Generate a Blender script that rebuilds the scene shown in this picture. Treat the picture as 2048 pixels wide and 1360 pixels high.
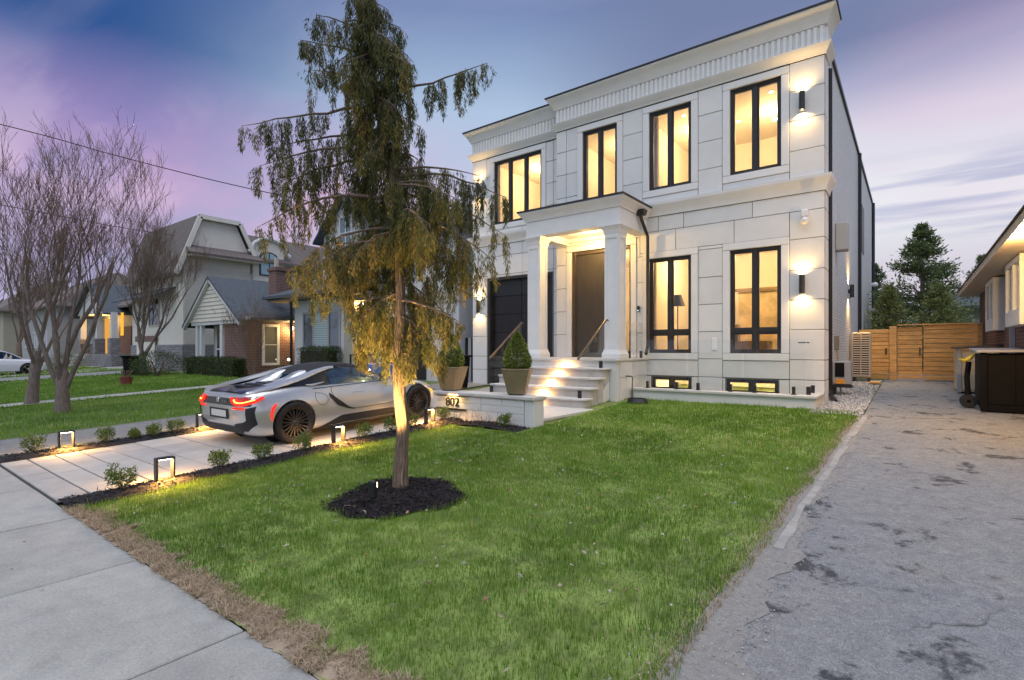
import bpy, bmesh, math, random
import numpy as np
from mathutils import Vector, Matrix
R = math.radians
rng = np.random.default_rng(7)
random.seed(7)
for o in list(bpy.data.objects): bpy.data.objects.remove(o)
scene = bpy.context.scene
COL = scene.collection

# ------------------------------------------------------------------ camera
cam_d = bpy.data.cameras.new('camera'); cam = bpy.data.objects.new('camera', cam_d); COL.objects.link(cam)
cam.location = (0, 0, 1.65); cam.rotation_euler = (R(90), 0, R(37.373))
cam_d.sensor_width = 36; cam_d.lens = 36*1050/2048; cam_d.shift_y = 18/2048
cam_d.clip_start = 0.05; cam_d.clip_end = 1500
scene.camera = cam
scene.view_settings.view_transform = 'Standard'; scene.view_settings.look = 'None'
scene.view_settings.exposure = 0.12; scene.view_settings.gamma = 1.0
scene.view_settings.use_curve_mapping = False

def lin(c):
    c = [x/255 for x in c]
    return tuple(x/12.92 if x <= .04045 else ((x+.055)/1.055)**2.4 for x in c)
def hexc(*c): return lin(c)+(1,)

# ------------------------------------------------------------------ world: dusk sky with drifting pink cloud
world = bpy.data.worlds.new('World'); scene.world = world; world.use_nodes = True
WT = world.node_tree; WT.nodes.clear()
def wn(t, **k):
    n = WT.nodes.new(t)
    for a, b in k.items(): setattr(n, a, b)
    return n
def wmath(op, a, b=None, c=None, clamp=False):
    n = wn('ShaderNodeMath', operation=op); n.use_clamp = clamp
    for i, x in enumerate((a, b, c)):
        if x is None: continue
        if isinstance(x, (int, float)): n.inputs[i].default_value = x
        else: WT.links.new(x, n.inputs[i])
    return n.outputs[0]
def wramp(x, stops, interp='EASE'):
    n = wn('ShaderNodeValToRGB'); cr = n.color_ramp; cr.interpolation = interp
    while len(cr.elements) < len(stops): cr.elements.new(.5)
    for e, (p, c) in zip(cr.elements, stops):
        e.position = p; e.color = c if isinstance(c, tuple) and len(c) == 4 else (c, c, c, 1)
    WT.links.new(x, n.inputs[0]); return n.outputs[0]
def wmix(f, a, b, mode='MIX'):
    n = wn('ShaderNodeMix', data_type='RGBA', blend_type=mode)
    if isinstance(f, (int, float)): n.inputs[0].default_value = f
    else: WT.links.new(f, n.inputs[0])
    for i, x in ((6, a), (7, b)):
        if isinstance(x, tuple): n.inputs[i].default_value = x
        else: WT.links.new(x, n.inputs[i])
    return n.outputs[2]
def build_world():
    tc = wn('ShaderNodeTexCoord'); nrm = wn('ShaderNodeVectorMath', operation='NORMALIZE')
    WT.links.new(tc.outputs['Generated'], nrm.inputs[0])
    sp = wn('ShaderNodeSeparateXYZ'); WT.links.new(nrm.outputs[0], sp.inputs[0])
    z = wmath('MAXIMUM', sp.outputs[2], 0.0); y = sp.outputs[1]; x = sp.outputs[0]
    right = wramp(z, [(0, hexc(206, 192, 200)), (.12, hexc(206, 202, 214)), (.22, hexc(230, 235, 238)), (.33, hexc(212, 214, 226)), (.385, hexc(160, 168, 196)), (.445, hexc(116, 128, 164)), (1, hexc(96, 112, 152))], 'LINEAR')
    mid = wramp(z, [(0, hexc(186, 190, 214)), (.3, hexc(178, 196, 220)), (.41, hexc(168, 190, 217)), (.54, hexc(116, 136, 178)), (1, hexc(84, 104, 152))], 'LINEAR')
    left = wramp(z, [(0, hexc(168, 174, 206)), (.235, hexc(150, 156, 196)), (.33, hexc(108, 120, 178)), (.44, hexc(48, 84, 142)), (1, hexc(50, 80, 136))], 'LINEAR')
    # horizontal angle: 0 over the left of the street, 1 down the driveway
    hx = wmath('SQRT', wmath('ADD', wmath('MULTIPLY', x, x), wmath('MULTIPLY', y, y)))
    az = wmath('DIVIDE', y, wmath('MAXIMUM', hx, .001)); a01 = wmath('MULTIPLY_ADD', az, .5, .5)
    m1 = wramp(a01, [(0, 1.0), (.40, .9), (.54, 0.0), (.62, 0.0), (.86, 1.0)], 'EASE')
    m2 = wramp(a01, [(.89, 0.0), (.985, 1.0)], 'EASE')
    base = wmix(m2, wmix(m1, left, mid), right)
    # clouds: project the direction on a high flat deck so they stretch towards the horizon
    inv = wmath('DIVIDE', 1.0, wmath('ADD', z, .16))
    cb = wn('ShaderNodeCombineXYZ')
    WT.links.new(wmath('MULTIPLY', x, inv), cb.inputs[0]); WT.links.new(wmath('MULTIPLY', y, inv), cb.inputs[1])
    mp = wn('ShaderNodeMapping'); WT.links.new(cb.outputs[0], mp.inputs[0])
    mp.inputs['Rotation'].default_value = (0, 0, R(-38)); mp.inputs['Scale'].default_value = (.5, 1.1, 1); mp.inputs['Location'].default_value = (3.1, .6, 0)
    n1 = wn('ShaderNodeTexNoise'); n1.inputs['Scale'].default_value = 1.9; n1.inputs['Detail'].default_value = 7; n1.inputs['Roughness'].default_value = .52; n1.inputs['Distortion'].default_value = .9
    WT.links.new(mp.outputs[0], n1.inputs['Vector'])
    n2 = wn('ShaderNodeTexNoise'); n2.inputs['Scale'].default_value = .55; n2.inputs['Detail'].default_value = 3
    WT.links.new(mp.outputs[0], n2.inputs['Vector'])
    # rosy veil low over the left of the street and a fainter one at the right
    def blob(d, lo, hi):
        dv = wn('ShaderNodeVectorMath', operation='DOT_PRODUCT'); dv.inputs[1].default_value = d
        WT.links.new(nrm.outputs[0], dv.inputs[0])
        m = wn('ShaderNodeMapRange', interpolation_type='SMOOTHERSTEP'); WT.links.new(dv.outputs['Value'], m.inputs[0])
        m.inputs[1].default_value = lo; m.inputs[2].default_value = hi; return m.outputs[0]
    v1 = Vector((-1.06, .45, .43)).normalized(); v2 = Vector((.14, 1.38, .49)).normalized(); v3 = Vector((-.7, .8, .38)).normalized()
    zw = wmath('ADD', z, wmath('MULTIPLY', wmath('SUBTRACT', n1.outputs[0], .5), .16))
    band = wramp(zw, [(0, .3), (.2, .7), (.27, 1.0), (.425, 0.0)], 'LINEAR')
    veil = wmath('MAXIMUM', wmath('MULTIPLY', blob(v1, .86, .992), band), wmath('MULTIPLY', blob(v2, .972, .999), .32))
    rag = wmath('MULTIPLY', wramp(n2.outputs[0], [(.25, .45), (.7, 1.0)]), wramp(n1.outputs[0], [(.30, .45), (.62, 1.0)]))
    base = wmix(wmath('MULTIPLY', wmath('MULTIPLY', veil, rag), .95), base, hexc(216, 164, 202))
    base = wmix(wmath('MULTIPLY', blob(v3, .86, .99), .0), base, hexc(176, 196, 224))
    low = wramp(z, [(0, .55), (.25, 1.0), (.36, .8), (.42, .25), (1, .25)])
    c1 = wramp(n1.outputs[0], [(.42, 0.0), (.66, 1.0)])
    base = wmix(wmath('MULTIPLY', wmath('MULTIPLY', c1, low), .30), base, hexc(220, 206, 224))
    # thin slate streaks near the skyline down the driveway
    mp2 = wn('ShaderNodeMapping'); WT.links.new(nrm.outputs[0], mp2.inputs[0]); mp2.inputs['Scale'].default_value = (2.2, 2.2, 34)
    n3 = wn('ShaderNodeTexNoise'); n3.inputs['Scale'].default_value = 1.0; n3.inputs['Detail'].default_value = 4; WT.links.new(mp2.outputs[0], n3.inputs['Vector'])
    st = wmath('MULTIPLY', wramp(n3.outputs[0], [(.46, 0.0), (.60, 1.0)]), wramp(z, [(.02, .3), (.1, 1.0), (.24, .9), (.30, 0.0)]))
    st = wmath('MULTIPLY', st, wramp(wmath('MULTIPLY_ADD', az, .5, .5), [(.8, 0.15), (.97, 1.0)]))
    base = wmix(wmath('MULTIPLY', st, .7), base, hexc(158, 166, 200))
    bg = wn('ShaderNodeBackground'); bg.inputs[1].default_value = SKY_STRENGTH
    WT.links.new(base, bg.inputs[0])
    out = wn('ShaderNodeOutputWorld'); WT.links.new(bg.outputs[0], out.inputs[0])
SKY_STRENGTH = 1.0
build_world()

# soft overhead fill: one very wide sun lamp added from high above
sun_d = bpy.data.lights.new('sun', 'SUN'); sun_d.energy = 2.4; sun_d.angle = R(75); sun_d.color = (.97, .98, 1.0)
sun = bpy.data.objects.new('sun', sun_d); COL.objects.link(sun)
sun.rotation_euler = Vector((-.16, .30, -1.0)).to_track_quat('-Z', 'Y').to_euler()

# ------------------------------------------------------------------ terrain
def g(Y):
    if Y < 1.6: return 0.0
    if Y < 13: return 0.0425*(Y-1.6)
    if Y < 40: return 0.4845+0.025*(Y-13)
    return 1.16
def gv(Y):
    return np.interp(Y, [1.6, 13, 40], [0, .4845, 1.1595])

# ------------------------------------------------------------------ materials
MATS = {}
def mat(name, col, rough=.6, var=0.0, scale=6.0, bump=0.0, bscale=40.0, metal=0.0, col2=None, spec=.5, detail=5, stretch=None, tint=None, trans=0.0, coat=0.0, emit=None, estr=0.0, coords='Object'):
    """procedural material: base colour broken up by noise, fine bump relief"""
    m = bpy.data.materials.new(name); m.use_nodes = True; MATS[name] = m
    nt = m.node_tree; b = nt.nodes['Principled BSDF']; L = nt.links.new
    b.inputs['Roughness'].default_value = rough; b.inputs['Metallic'].default_value = metal
    b.inputs['Specular IOR Level'].default_value = spec
    b.inputs['Base Color'].default_value = tuple(col)+(1,)
    if coat: b.inputs['Coat Weight'].default_value = coat; b.inputs['Coat Roughness'].default_value = .05
    if emit: b.inputs['Emission Color'].default_value = tuple(emit)+(1,); b.inputs['Emission Strength'].default_value = estr
    tc = nt.nodes.new('ShaderNodeTexCoord'); vec = tc.outputs[coords]
    if stretch:
        mp = nt.nodes.new('ShaderNodeMapping'); mp.inputs['Scale'].default_value = stretch; L(vec, mp.inputs[0]); vec = mp.outputs[0]
    src = None
    if var > 0 or col2 is not None:
        n = nt.nodes.new('ShaderNodeTexNoise'); n.inputs['Scale'].default_value = scale; n.inputs['Detail'].default_value = detail; n.inputs['Roughness'].default_value = .6
        L(vec, n.inputs['Vector'])
        rp = nt.nodes.new('ShaderNodeValToRGB'); rp.color_ramp.elements[0].position = .3; rp.color_ramp.elements[1].position = .72
        a = tuple(max(0, c*(1-var)) for c in col); c2 = tuple(col2) if col2 is not None else tuple(min(1, c*(1+var)) for c in col)
        rp.color_ramp.elements[0].color = (a if col2 is None else tuple(col))+(1,); rp.color_ramp.elements[1].color = c2+(1,)
        L(n.outputs[0], rp.inputs[0]); src = rp.outputs[0]
    if tint:
        at = nt.nodes.new('ShaderNodeAttribute'); at.attribute_name = 'tint'
        rp2 = nt.nodes.new('ShaderNodeValToRGB'); cr = rp2.color_ramp
        while len(cr.elements) < len(tint): cr.elements.new(.5)
        for i, (e, c) in enumerate(zip(cr.elements, tint)):
            e.position = i/(len(tint)-1); e.color = tuple(c)+(1,)
        L(at.outputs['Fac'], rp2.inputs[0]); src = rp2.outputs[0]
    if src is not None: L(src, b.inputs['Base Color'])
    if bump > 0:
        n2 = nt.nodes.new('ShaderNodeTexNoise'); n2.inputs['Scale'].default_value = bscale; n2.inputs['Detail'].default_value = 6
        L(vec, n2.inputs['Vector'])
        bp = nt.nodes.new('ShaderNodeBump'); bp.inputs['Strength'].default_value = bump; bp.inputs['Distance'].default_value = .02
        L(n2.outputs[0], bp.inputs['Height']); L(bp.outputs[0], b.inputs['Normal'])
    if trans > 0:
        tr = nt.nodes.new('ShaderNodeBsdfTranslucent'); mx = nt.nodes.new('ShaderNodeMixShader'); mx.inputs[0].default_value = trans
        if src is not None: L(src, tr.inputs[0])
        else: tr.inputs[0].default_value = tuple(col)+(1,)
        out = nt.nodes['Material Output']; L(b.outputs[0], mx.inputs[1]); L(tr.outputs[0], mx.inputs[2]); L(mx.outputs[0], out.inputs[0])
    return m
def brick_mat(name, c1, c2, mortar, bw=.21, bh=.07, axis='y', mort=.012, bump=.6, rough=.8):
    m = bpy.data.materials.new(name); m.use_nodes = True; MATS[name] = m
    nt = m.node_tree; b = nt.nodes['Principled BSDF']; L = nt.links.new; b.inputs['Roughness'].default_value = rough
    tc = nt.nodes.new('ShaderNodeTexCoord'); s = nt.nodes.new('ShaderNodeSeparateXYZ'); cb = nt.nodes.new('ShaderNodeCombineXYZ')
    L(tc.outputs['Object'], s.inputs[0])
    if axis == 'xy':
        ad = nt.nodes.new('ShaderNodeMath'); ad.operation = 'ADD'; L(s.outputs[0], ad.inputs[0]); L(s.outputs[1], ad.inputs[1]); L(ad.outputs[0], cb.inputs[0])
    else: L(s.outputs[{'x': 0, 'y': 1}[axis]], cb.inputs[0])
    L(s.outputs[2], cb.inputs[1])
    br = nt.nodes.new('ShaderNodeTexBrick'); L(cb.outputs[0], br.inputs['Vector'])
    br.inputs['Scale'].default_value = 1; br.inputs['Brick Width'].default_value = bw; br.inputs['Row Height'].default_value = bh; br.inputs['Mortar Size'].default_value = mort
    br.inputs['Mortar Smooth'].default_value = .1
    br.inputs['Color1'].default_value = tuple(c1)+(1,); br.inputs['Color2'].default_value = tuple(c2)+(1,); br.inputs['Mortar'].default_value = tuple(mortar)+(1,)
    n = nt.nodes.new('ShaderNodeTexNoise'); n.inputs['Scale'].default_value = 14; L(tc.outputs['Object'], n.inputs['Vector'])
    mx = nt.nodes.new('ShaderNodeMix'); mx.data_type = 'RGBA'; mx.blend_type = 'OVERLAY'; mx.inputs[0].default_value = .25
    L(br.outputs['Color'], mx.inputs[6]); L(n.outputs[0], mx.inputs[7]); L(mx.outputs[2], b.inputs['Base Color'])
    bp = nt.nodes.new('ShaderNodeBump'); bp.inputs['Strength'].default_value = bump; bp.inputs['Distance'].default_value = .012; bp.invert = True
    L(br.outputs['Fac'], bp.inputs['Height']); L(bp.outputs[0], b.inputs['Normal'])
    return m
def glass_mat(name, tint=(1, 1, 1), refl=.25, rough=.0):
    m = bpy.data.materials.new(name); m.use_nodes = True; MATS[name] = m
    nt = m.node_tree; nt.nodes.clear(); L = nt.links.new
    out = nt.nodes.new('ShaderNodeOutputMaterial'); t = nt.nodes.new('ShaderNodeBsdfTransparent'); t.inputs[0].default_value = tuple(tint)+(1,)
    gl = nt.nodes.new('ShaderNodeBsdfGlossy'); gl.inputs['Roughness'].default_value = rough; gl.inputs[0].default_value = (1, 1, 1, 1)
    fa = nt.nodes.new('ShaderNodeLayerWeight'); fa.inputs[0].default_value = .5
    lw = nt.nodes.new('ShaderNodeMath'); lw.operation = 'POWER'; lw.inputs[1].default_value = 5.0; L(fa.outputs['Facing'], lw.inputs[0])
    ml = nt.nodes.new('ShaderNodeMath'); ml.operation = 'MULTIPLY_ADD'; ml.inputs[1].default_value = .9; ml.inputs[2].default_value = refl+.03; ml.use_clamp = True
    L(lw.outputs[0], ml.inputs[0])
    mx = nt.nodes.new('ShaderNodeMixShader'); L(ml.outputs[0], mx.inputs[0]); L(t.outputs[0], mx.inputs[1]); L(gl.outputs[0], mx.inputs[2]); L(mx.outputs[0], out.inputs[0])
    return m
def concrete_mat(name, col):
    m = mat(name, col, .85, bump=.35, bscale=140); nt = m.node_tree; L = nt.links.new; b = nt.nodes['Principled BSDF']; tc = nt.nodes.new('ShaderNodeTexCoord'); prev = None
    for s, d, lo, hi, p0, p1 in ((.7, 8, .80, 1.10, .3, .7), (5, 9, .88, 1.06, .35, .65), (60, 3, .80, 1.10, .3, .7), (1.9, 10, 1.0, .80, .58, .75)):
        n = nt.nodes.new('ShaderNodeTexNoise'); n.inputs['Scale'].default_value = s; n.inputs['Detail'].default_value = d; n.inputs['Roughness'].default_value = .65; L(tc.outputs['Object'], n.inputs['Vector'])
        r_ = nt.nodes.new('ShaderNodeValToRGB'); e = r_.color_ramp.elements; e[0].position = p0; e[1].position = p1; e[0].color = (lo, lo, lo, 1); e[1].color = (hi, hi, hi*.985, 1); L(n.outputs[0], r_.inputs[0])
        mx = nt.nodes.new('ShaderNodeMix'); mx.data_type = 'RGBA'; mx.blend_type = 'MULTIPLY'; mx.inputs[0].default_value = 1.0; mx.clamp_result = False
        if prev is None: mx.inputs[6].default_value = tuple(col)+(1,)
        else: L(prev, mx.inputs[6])
        L(r_.outputs[0], mx.inputs[7]); prev = mx.outputs[2]
    L(prev, b.inputs['Base Color']); return m
def emis(name, col, s):
    m = bpy.data.materials.new(name); m.use_nodes = True; MATS[name] = m
    nt = m.node_tree; nt.nodes.clear(); out = nt.nodes.new('ShaderNodeOutputMaterial'); e = nt.nodes.new('ShaderNodeEmission')
    e.inputs[0].default_value = tuple(col)+(1,); e.inputs[1].default_value = s; nt.links.new(e.outputs[0], out.inputs[0]); return m

mat('stone', (.70, .69, .67), .72, var=.05, scale=2.2, bump=.12, bscale=55); mat('stone_b', (.67, .665, .65), .72, var=.06, scale=1.7, bump=.12, bscale=55); mat('stone_c', (.725, .715, .69), .7, var=.05, scale=1.3, bump=.12, bscale=55)
mat('stone_trim', (.74, .73, .71), .65, var=.04, scale=3, bump=.08, bscale=60)
mat('joint', (.16, .155, .15), .9)
mat('stucco_white', (.68, .68, .66), .8, var=.05, scale=1.2, bump=.25, bscale=90)
brick_mat('white_brick', (.70, .69, .66), (.62, .61, .59), (.42, .41, .40), .23, .075, 'xy', .008, .5, .6)
mat('flash', (.025, .025, .028), .45, metal=.3)
mat('black_metal', (.018, .018, .02), .4, var=.3, scale=8)
mat('frame_dark', (.022, .021, .022), .45, var=.25, scale=3)
mat('door_wood', (.046, .040, .032), .42, var=.25, scale=1.6, stretch=(14, 14, 1), bump=.05, bscale=6)
mat('door_frame', (.055, .04, .026), .45)
mat('garage_dark', (.016, .013, .013), .3, var=.3, scale=3)
mat('room', (.80, .74, .62), .85, var=.03, scale=.6)
mat('room_floor', (.42, .28, .16), .5, var=.2, scale=2)
mat('room_dark', (.20, .13, .06), .6, var=.4, scale=3)
mat('marble', (.55, .43, .25), .4, var=.35, scale=2.5, detail=8)
glass_mat('glass', (1, 1, 1), .04)
glass_mat('glass_rail', (.975, .985, .98), .0)
glass_mat('glass_dark', (.10, .11, .12), .08)
glass_mat('glass_tint', (.35, .45, .50), .12)
mat('step_stone', (.50, .46, .42), .7, var=.12, scale=4, bump=.15, bscale=60)
mat('tread_stone', (.58, .56, .53), .6, var=.08, scale=4, bump=.1, bscale=60)
mat('bronze_rail', (.16, .12, .075), .35, metal=.6)
mat('pot', (.24, .18, .10), .5, var=.1, scale=5, bump=.05, bscale=70)
mat('soil', (.035, .026, .02), .95, var=.4, scale=30, bump=.8, bscale=60)
mat('mulch', (.016, .012, .014), .85, var=.5, scale=30, bump=.6, bscale=70)
mat('mulch_chip', (.02, .015, .018), .8, tint=[(.008, .006, .008), (.024, .018, .022), (.05, .036, .03)])
concrete_mat('concrete', (.43, .425, .405)); concrete_mat('concrete_b', (.39, .385, .37))
mat('paver', (.43, .41, .38), .8, var=.12, scale=2.6, bump=.15, bscale=80, detail=8)
mat('paver_b', (.38, .365, .345), .8, var=.14, scale=3.3, bump=.15, bscale=80, detail=8)
mat('joint_sand', (.06, .055, .05), .95, var=.2, scale=20)
mat('dirt', (.38, .29, .21), .95, var=.35, scale=7, bump=.7, bscale=60)
mat('lawn_soil', (.19, .25, .065), .95, var=.5, scale=5, bump=.5, bscale=40)
mat('far_grass', (.09, .15, .035), .95, col2=(.14, .18, .055), scale=1.4, bump=.9, bscale=120, detail=8)
mat('grass', (.1, .2, .03), .6, tint=[(.090, .175, .022), (.165, .31, .038), (.25, .40, .060), (.42, .50, .12), (.62, .54, .32)], trans=.5, spec=.25)
mat('dead_grass', (.4, .3, .18), .8, tint=[(.30, .21, .14), (.46, .35, .24), (.58, .48, .35)], trans=.2, spec=.2)
mat('litter', (.4, .3, .18), .8, tint=[(.42, .36, .27), (.36, .20, .10), (.55, .50, .44), (.25, .14, .07)])
mat('gravel', (.36, .35, .34), .85, tint=[(.20, .21, .24), (.38, .37, .36), (.58, .54, .48)])
mat('gravel_bed', (.26, .25, .25), .95, var=.4, scale=40, bump=1, bscale=60)
mat('kerb', (.32, .315, .30), .85, var=.3, scale=4, bump=.3, bscale=60)
mat('bark_cedar', (.19, .135, .095), .9, var=.6, scale=7, stretch=(11, 11, .8), bump=1.0, bscale=11)
mat('bark_grey', (.17, .135, .115), .9, var=.4, scale=6, stretch=(6, 6, 1), bump=.9, bscale=8)
mat('twig', (.165, .112, .078), .9)
mat('cedar_leaf', (.05, .08, .03), .65, tint=[(.062, .078, .030), (.13, .14, .046), (.21, .19, .060), (.30, .22, .08), (.34, .21, .09)], trans=.4, spec=.3)
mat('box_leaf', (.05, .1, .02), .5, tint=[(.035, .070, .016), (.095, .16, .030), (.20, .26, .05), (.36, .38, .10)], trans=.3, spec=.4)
mat('hedge_leaf', (.04, .07, .02), .6, tint=[(.024, .042, .012), (.052, .085, .022), (.095, .125, .034)], trans=.25)
mat('pine_leaf', (.03, .06, .03), .6, tint=[(.05, .09, .046), (.11, .17, .07), (.20, .24, .085), (.34, .33, .10)], trans=.25)
mat('cable', (.012, .012, .013), .6)

# ------------------------------------------------------------------ helpers
def tag(o, label=None, cat=None, group=None, kind=None):
    if label: o['label'] = label
    if cat: o['category'] = cat
    if group: o['group'] = group
    if kind: o['kind'] = kind
    return o
def empty(name, loc=(0, 0, 0), rz=0.0, label=None, cat=None, group=None, parent=None):
    o = bpy.data.objects.new(name, None); COL.objects.link(o); o.location = loc; o.rotation_euler = (0, 0, rz); o.empty_display_size = .1
    if parent: o.parent = parent
    tag(o, label, cat, group); o['local'] = 1 if rz else 0
    del o['local']
    return o
LOCAL_ROOTS = set()
class MB:
    def __init__(s): s.v = []; s.f = []
    def add(s, vs, fs):
        n = len(s.v); s.v.extend([tuple(p) for p in vs]); s.f.extend([tuple(i+n for i in f) for f in fs]); return s
    def box(s, x0, x1, y0, y1, z0, z1):
        return s.add([(x0, y0, z0), (x1, y0, z0), (x1, y1, z0), (x0, y1, z0), (x0, y0, z1), (x1, y0, z1), (x1, y1, z1), (x0, y1, z1)],
                     [(0, 3, 2, 1), (4, 5, 6, 7), (0, 1, 5, 4), (1, 2, 6, 5), (2, 3, 7, 6), (3, 0, 4, 7)])
    def hexa(s, p):  # 8 points, bottom ring ccw then top ring ccw
        return s.add(p, [(0, 3, 2, 1), (4, 5, 6, 7), (0, 1, 5, 4), (1, 2, 6, 5), (2, 3, 7, 6), (3, 0, 4, 7)])
    def obox(s, c, ax, ay, az, hx, hy, hz):
        c = Vector(c); ax, ay, az = Vector(ax), Vector(ay), Vector(az)
        P = [c+ax*hx*i+ay*hy*j+az*hz*k for k in (-1, 1) for i, j in ((-1, -1), (1, -1), (1, 1), (-1, 1))]
        return s.hexa(P)
    def bar(s, a, b, w, h, up=(0, 0, 1)):
        a, b = Vector(a), Vector(b); d = (b-a); L = d.length; d.normalize(); up = Vector(up)
        sx = d.cross(up)
        if sx.length < 1e-4: sx = Vector((1, 0, 0))
        sx.normalize(); u = sx.cross(d).normalized()
        return s.obox((a+b)/2, sx, d, u, w/2, L/2, h/2)
    def prism(s, pts, vec):  # polygon (3d, any winding) extruded along vec
        n = len(pts); a = [Vector(p) for p in pts]; b = [p+Vector(vec) for p in a]
        return s.add(a+b, [tuple(range(n))[::-1], tuple(range(n, 2*n))]+[(i, (i+1) % n, n+(i+1) % n, n+i) for i in range(n)])
    def tube(s, path, rad, n=8, cap=True, closed=False):
        path = [Vector(p) for p in path]; m = len(path)
        if not hasattr(rad, '__len__'): rad = [rad]*m
        rings = []; ref = None
        for i in range(m):
            if closed: d = path[(i+1) % m]-path[i-1]
            else: d = path[min(i+1, m-1)]-path[max(i-1, 0)]
            if d.length < 1e-9: d = Vector((0, 0, 1))
            d.normalize()
            if ref is None: ref = Vector((0, 0, 1)) if abs(d.z) < .9 else Vector((1, 0, 0))
            sx = d.cross(ref)
            if sx.length < 1e-4: sx = d.cross(Vector((0, 1, 0)))
            sx.normalize(); ref = sx.cross(d).normalized()
            rings.append([path[i]+(sx*math.cos(2*math.pi*k/n)+ref*math.sin(2*math.pi*k/n))*rad[i] for k in range(n)])
        return s.loft(rings, cap and not closed, closed)
    def loft(s, rings, cap=True, closed=False, ring_closed=True):
        n = len(rings[0]); m = len(rings); vs = [p for r in rings for p in r]; fs = []
        for i in range(m if closed else m-1):
            a = i*n; b = ((i+1) % m)*n
            for k in range(n if ring_closed else n-1):
                fs.append((a+k, a+(k+1) % n, b+(k+1) % n, b+k))
        if cap: fs.append(tuple(range(n))[::-1]); fs.append(tuple(range((m-1)*n, m*n)))
        return s.add(vs, fs)
    def lathe(s, prof, c=(0, 0, 0), axis='z', n=24, cap=False):
        rings = []
        for k in range(n):
            a = 2*math.pi*k/n; ring = []
            for r, h in prof:
                if axis == 'z': p = (c[0]+r*math.cos(a), c[1]+r*math.sin(a), c[2]+h)
                elif axis == 'x': p = (c[0]+h, c[1]+r*math.cos(a), c[2]+r*math.sin(a))
                else: p = (c[0]+r*math.cos(a), c[1]+h, c[2]+r*math.sin(a))
                ring.append(p)
            rings.append(ring)
        return s.loft(rings, False, True, False)
    def ball(s, c, r, n=10, m=6):
        prof = [(r*math.sin(math.pi*i/m), -r*math.cos(math.pi*i/m)) for i in range(m+1)]
        return s.lathe(prof, c, 'z', n)
    def build(s, name, material, parent=None, smooth=False, bevel=0.0, local=False, seg=1, kind=None):
        me = bpy.data.meshes.new(name); me.from_pydata(s.v, [], s.f); me.update()
        if isinstance(material, str): material = MATS[material]
        me.materials.append(material)
        bm = bmesh.new(); bm.from_mesh(me); bmesh.ops.recalc_face_normals(bm, faces=bm.faces); bm.to_mesh(me); bm.free()
        if smooth: smooth_mesh(me)
        o = bpy.data.objects.new(name, me); COL.objects.link(o)
        place(o, parent, local)
        if bevel > 0:
            b = o.modifiers.new('bevel', 'BEVEL'); b.width = bevel; b.segments = seg; b.limit_method = 'ANGLE'; b.angle_limit = R(40)
        if kind: o['kind'] = kind
        return o
def smooth_mesh(me, ang=38):
    me.polygons.foreach_set('use_smooth', [True]*len(me.polygons))
    bm = bmesh.new(); bm.from_mesh(me)
    for e in bm.edges:
        if len(e.link_faces) == 2:
            e.smooth = e.calc_face_angle(0) < R(ang)
    bm.to_mesh(me); bm.free()
def place(o, parent, local=False):
    if parent:
        o.parent = parent
        if not local and parent.type == 'EMPTY': o.location = tuple(-x for x in parent.location)
def struct(o): o['kind'] = 'structure'; return o
def raw_mesh(name, V, Fq, material, parent=None, tint=None, smooth=False, local=False, kind=None):
    """fast numpy mesh; Fq is an (n,k) index array"""
    me = bpy.data.meshes.new(name); V = np.asarray(V, np.float32); Fq = np.asarray(Fq, np.int32); n, k = Fq.shape
    me.vertices.add(len(V)); me.vertices.foreach_set('co', V.ravel())
    me.loops.add(n*k); me.loops.foreach_set('vertex_index', Fq.ravel())
    me.polygons.add(n); me.polygons.foreach_set('loop_start', np.arange(0, n*k, k, dtype=np.int32)); me.polygons.foreach_set('loop_total', np.full(n, k, np.int32))
    if smooth: me.polygons.foreach_set('use_smooth', np.ones(n, bool))
    me.update(calc_edges=True); me.validate()
    if tint is not None:
        a = me.attributes.new('tint', 'FLOAT', 'POINT'); a.data.foreach_set('value', np.asarray(tint, np.float32))
    me.materials.append(MATS[material] if isinstance(material, str) else material)
    o = bpy.data.objects.new(name, me); COL.objects.link(o); place(o, parent, local)
    if kind: o['kind'] = kind
    return o
def norm(a): return a/np.maximum(np.linalg.norm(a, axis=-1, keepdims=True), 1e-9)
def leaf_geo(P, D, L, W, tint, fold=.25):
    """one folded diamond leaf per point: P base, D direction, L length, W width"""
    n = len(P); D = norm(D); up = norm(rng.normal(size=(n, 3)))
    S = norm(np.cross(D, up)); N = np.cross(S, D)
    L = np.broadcast_to(L, n)[:, None]; W = np.broadcast_to(W, n)[:, None]
    a = P; b = P+D*L*.5+S*W*.5+N*W*fold; c = P+D*L; d = P+D*L*.5-S*W*.5+N*W*fold
    V = np.stack([a, b, c, d], 1).reshape(-1, 3); i = np.arange(n)[:, None]*4
    return V, np.concatenate([i+[0, 1, 2], i+[0, 2, 3]], 0), np.repeat(tint, 4)
def merge_geo(gs):
    V = []; F = []; T = []; o = 0
    for v, f, t in gs: V.append(v); F.append(f+o); T.append(t); o += len(v)
    return np.concatenate(V), np.concatenate(F), np.concatenate(T)
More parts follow.
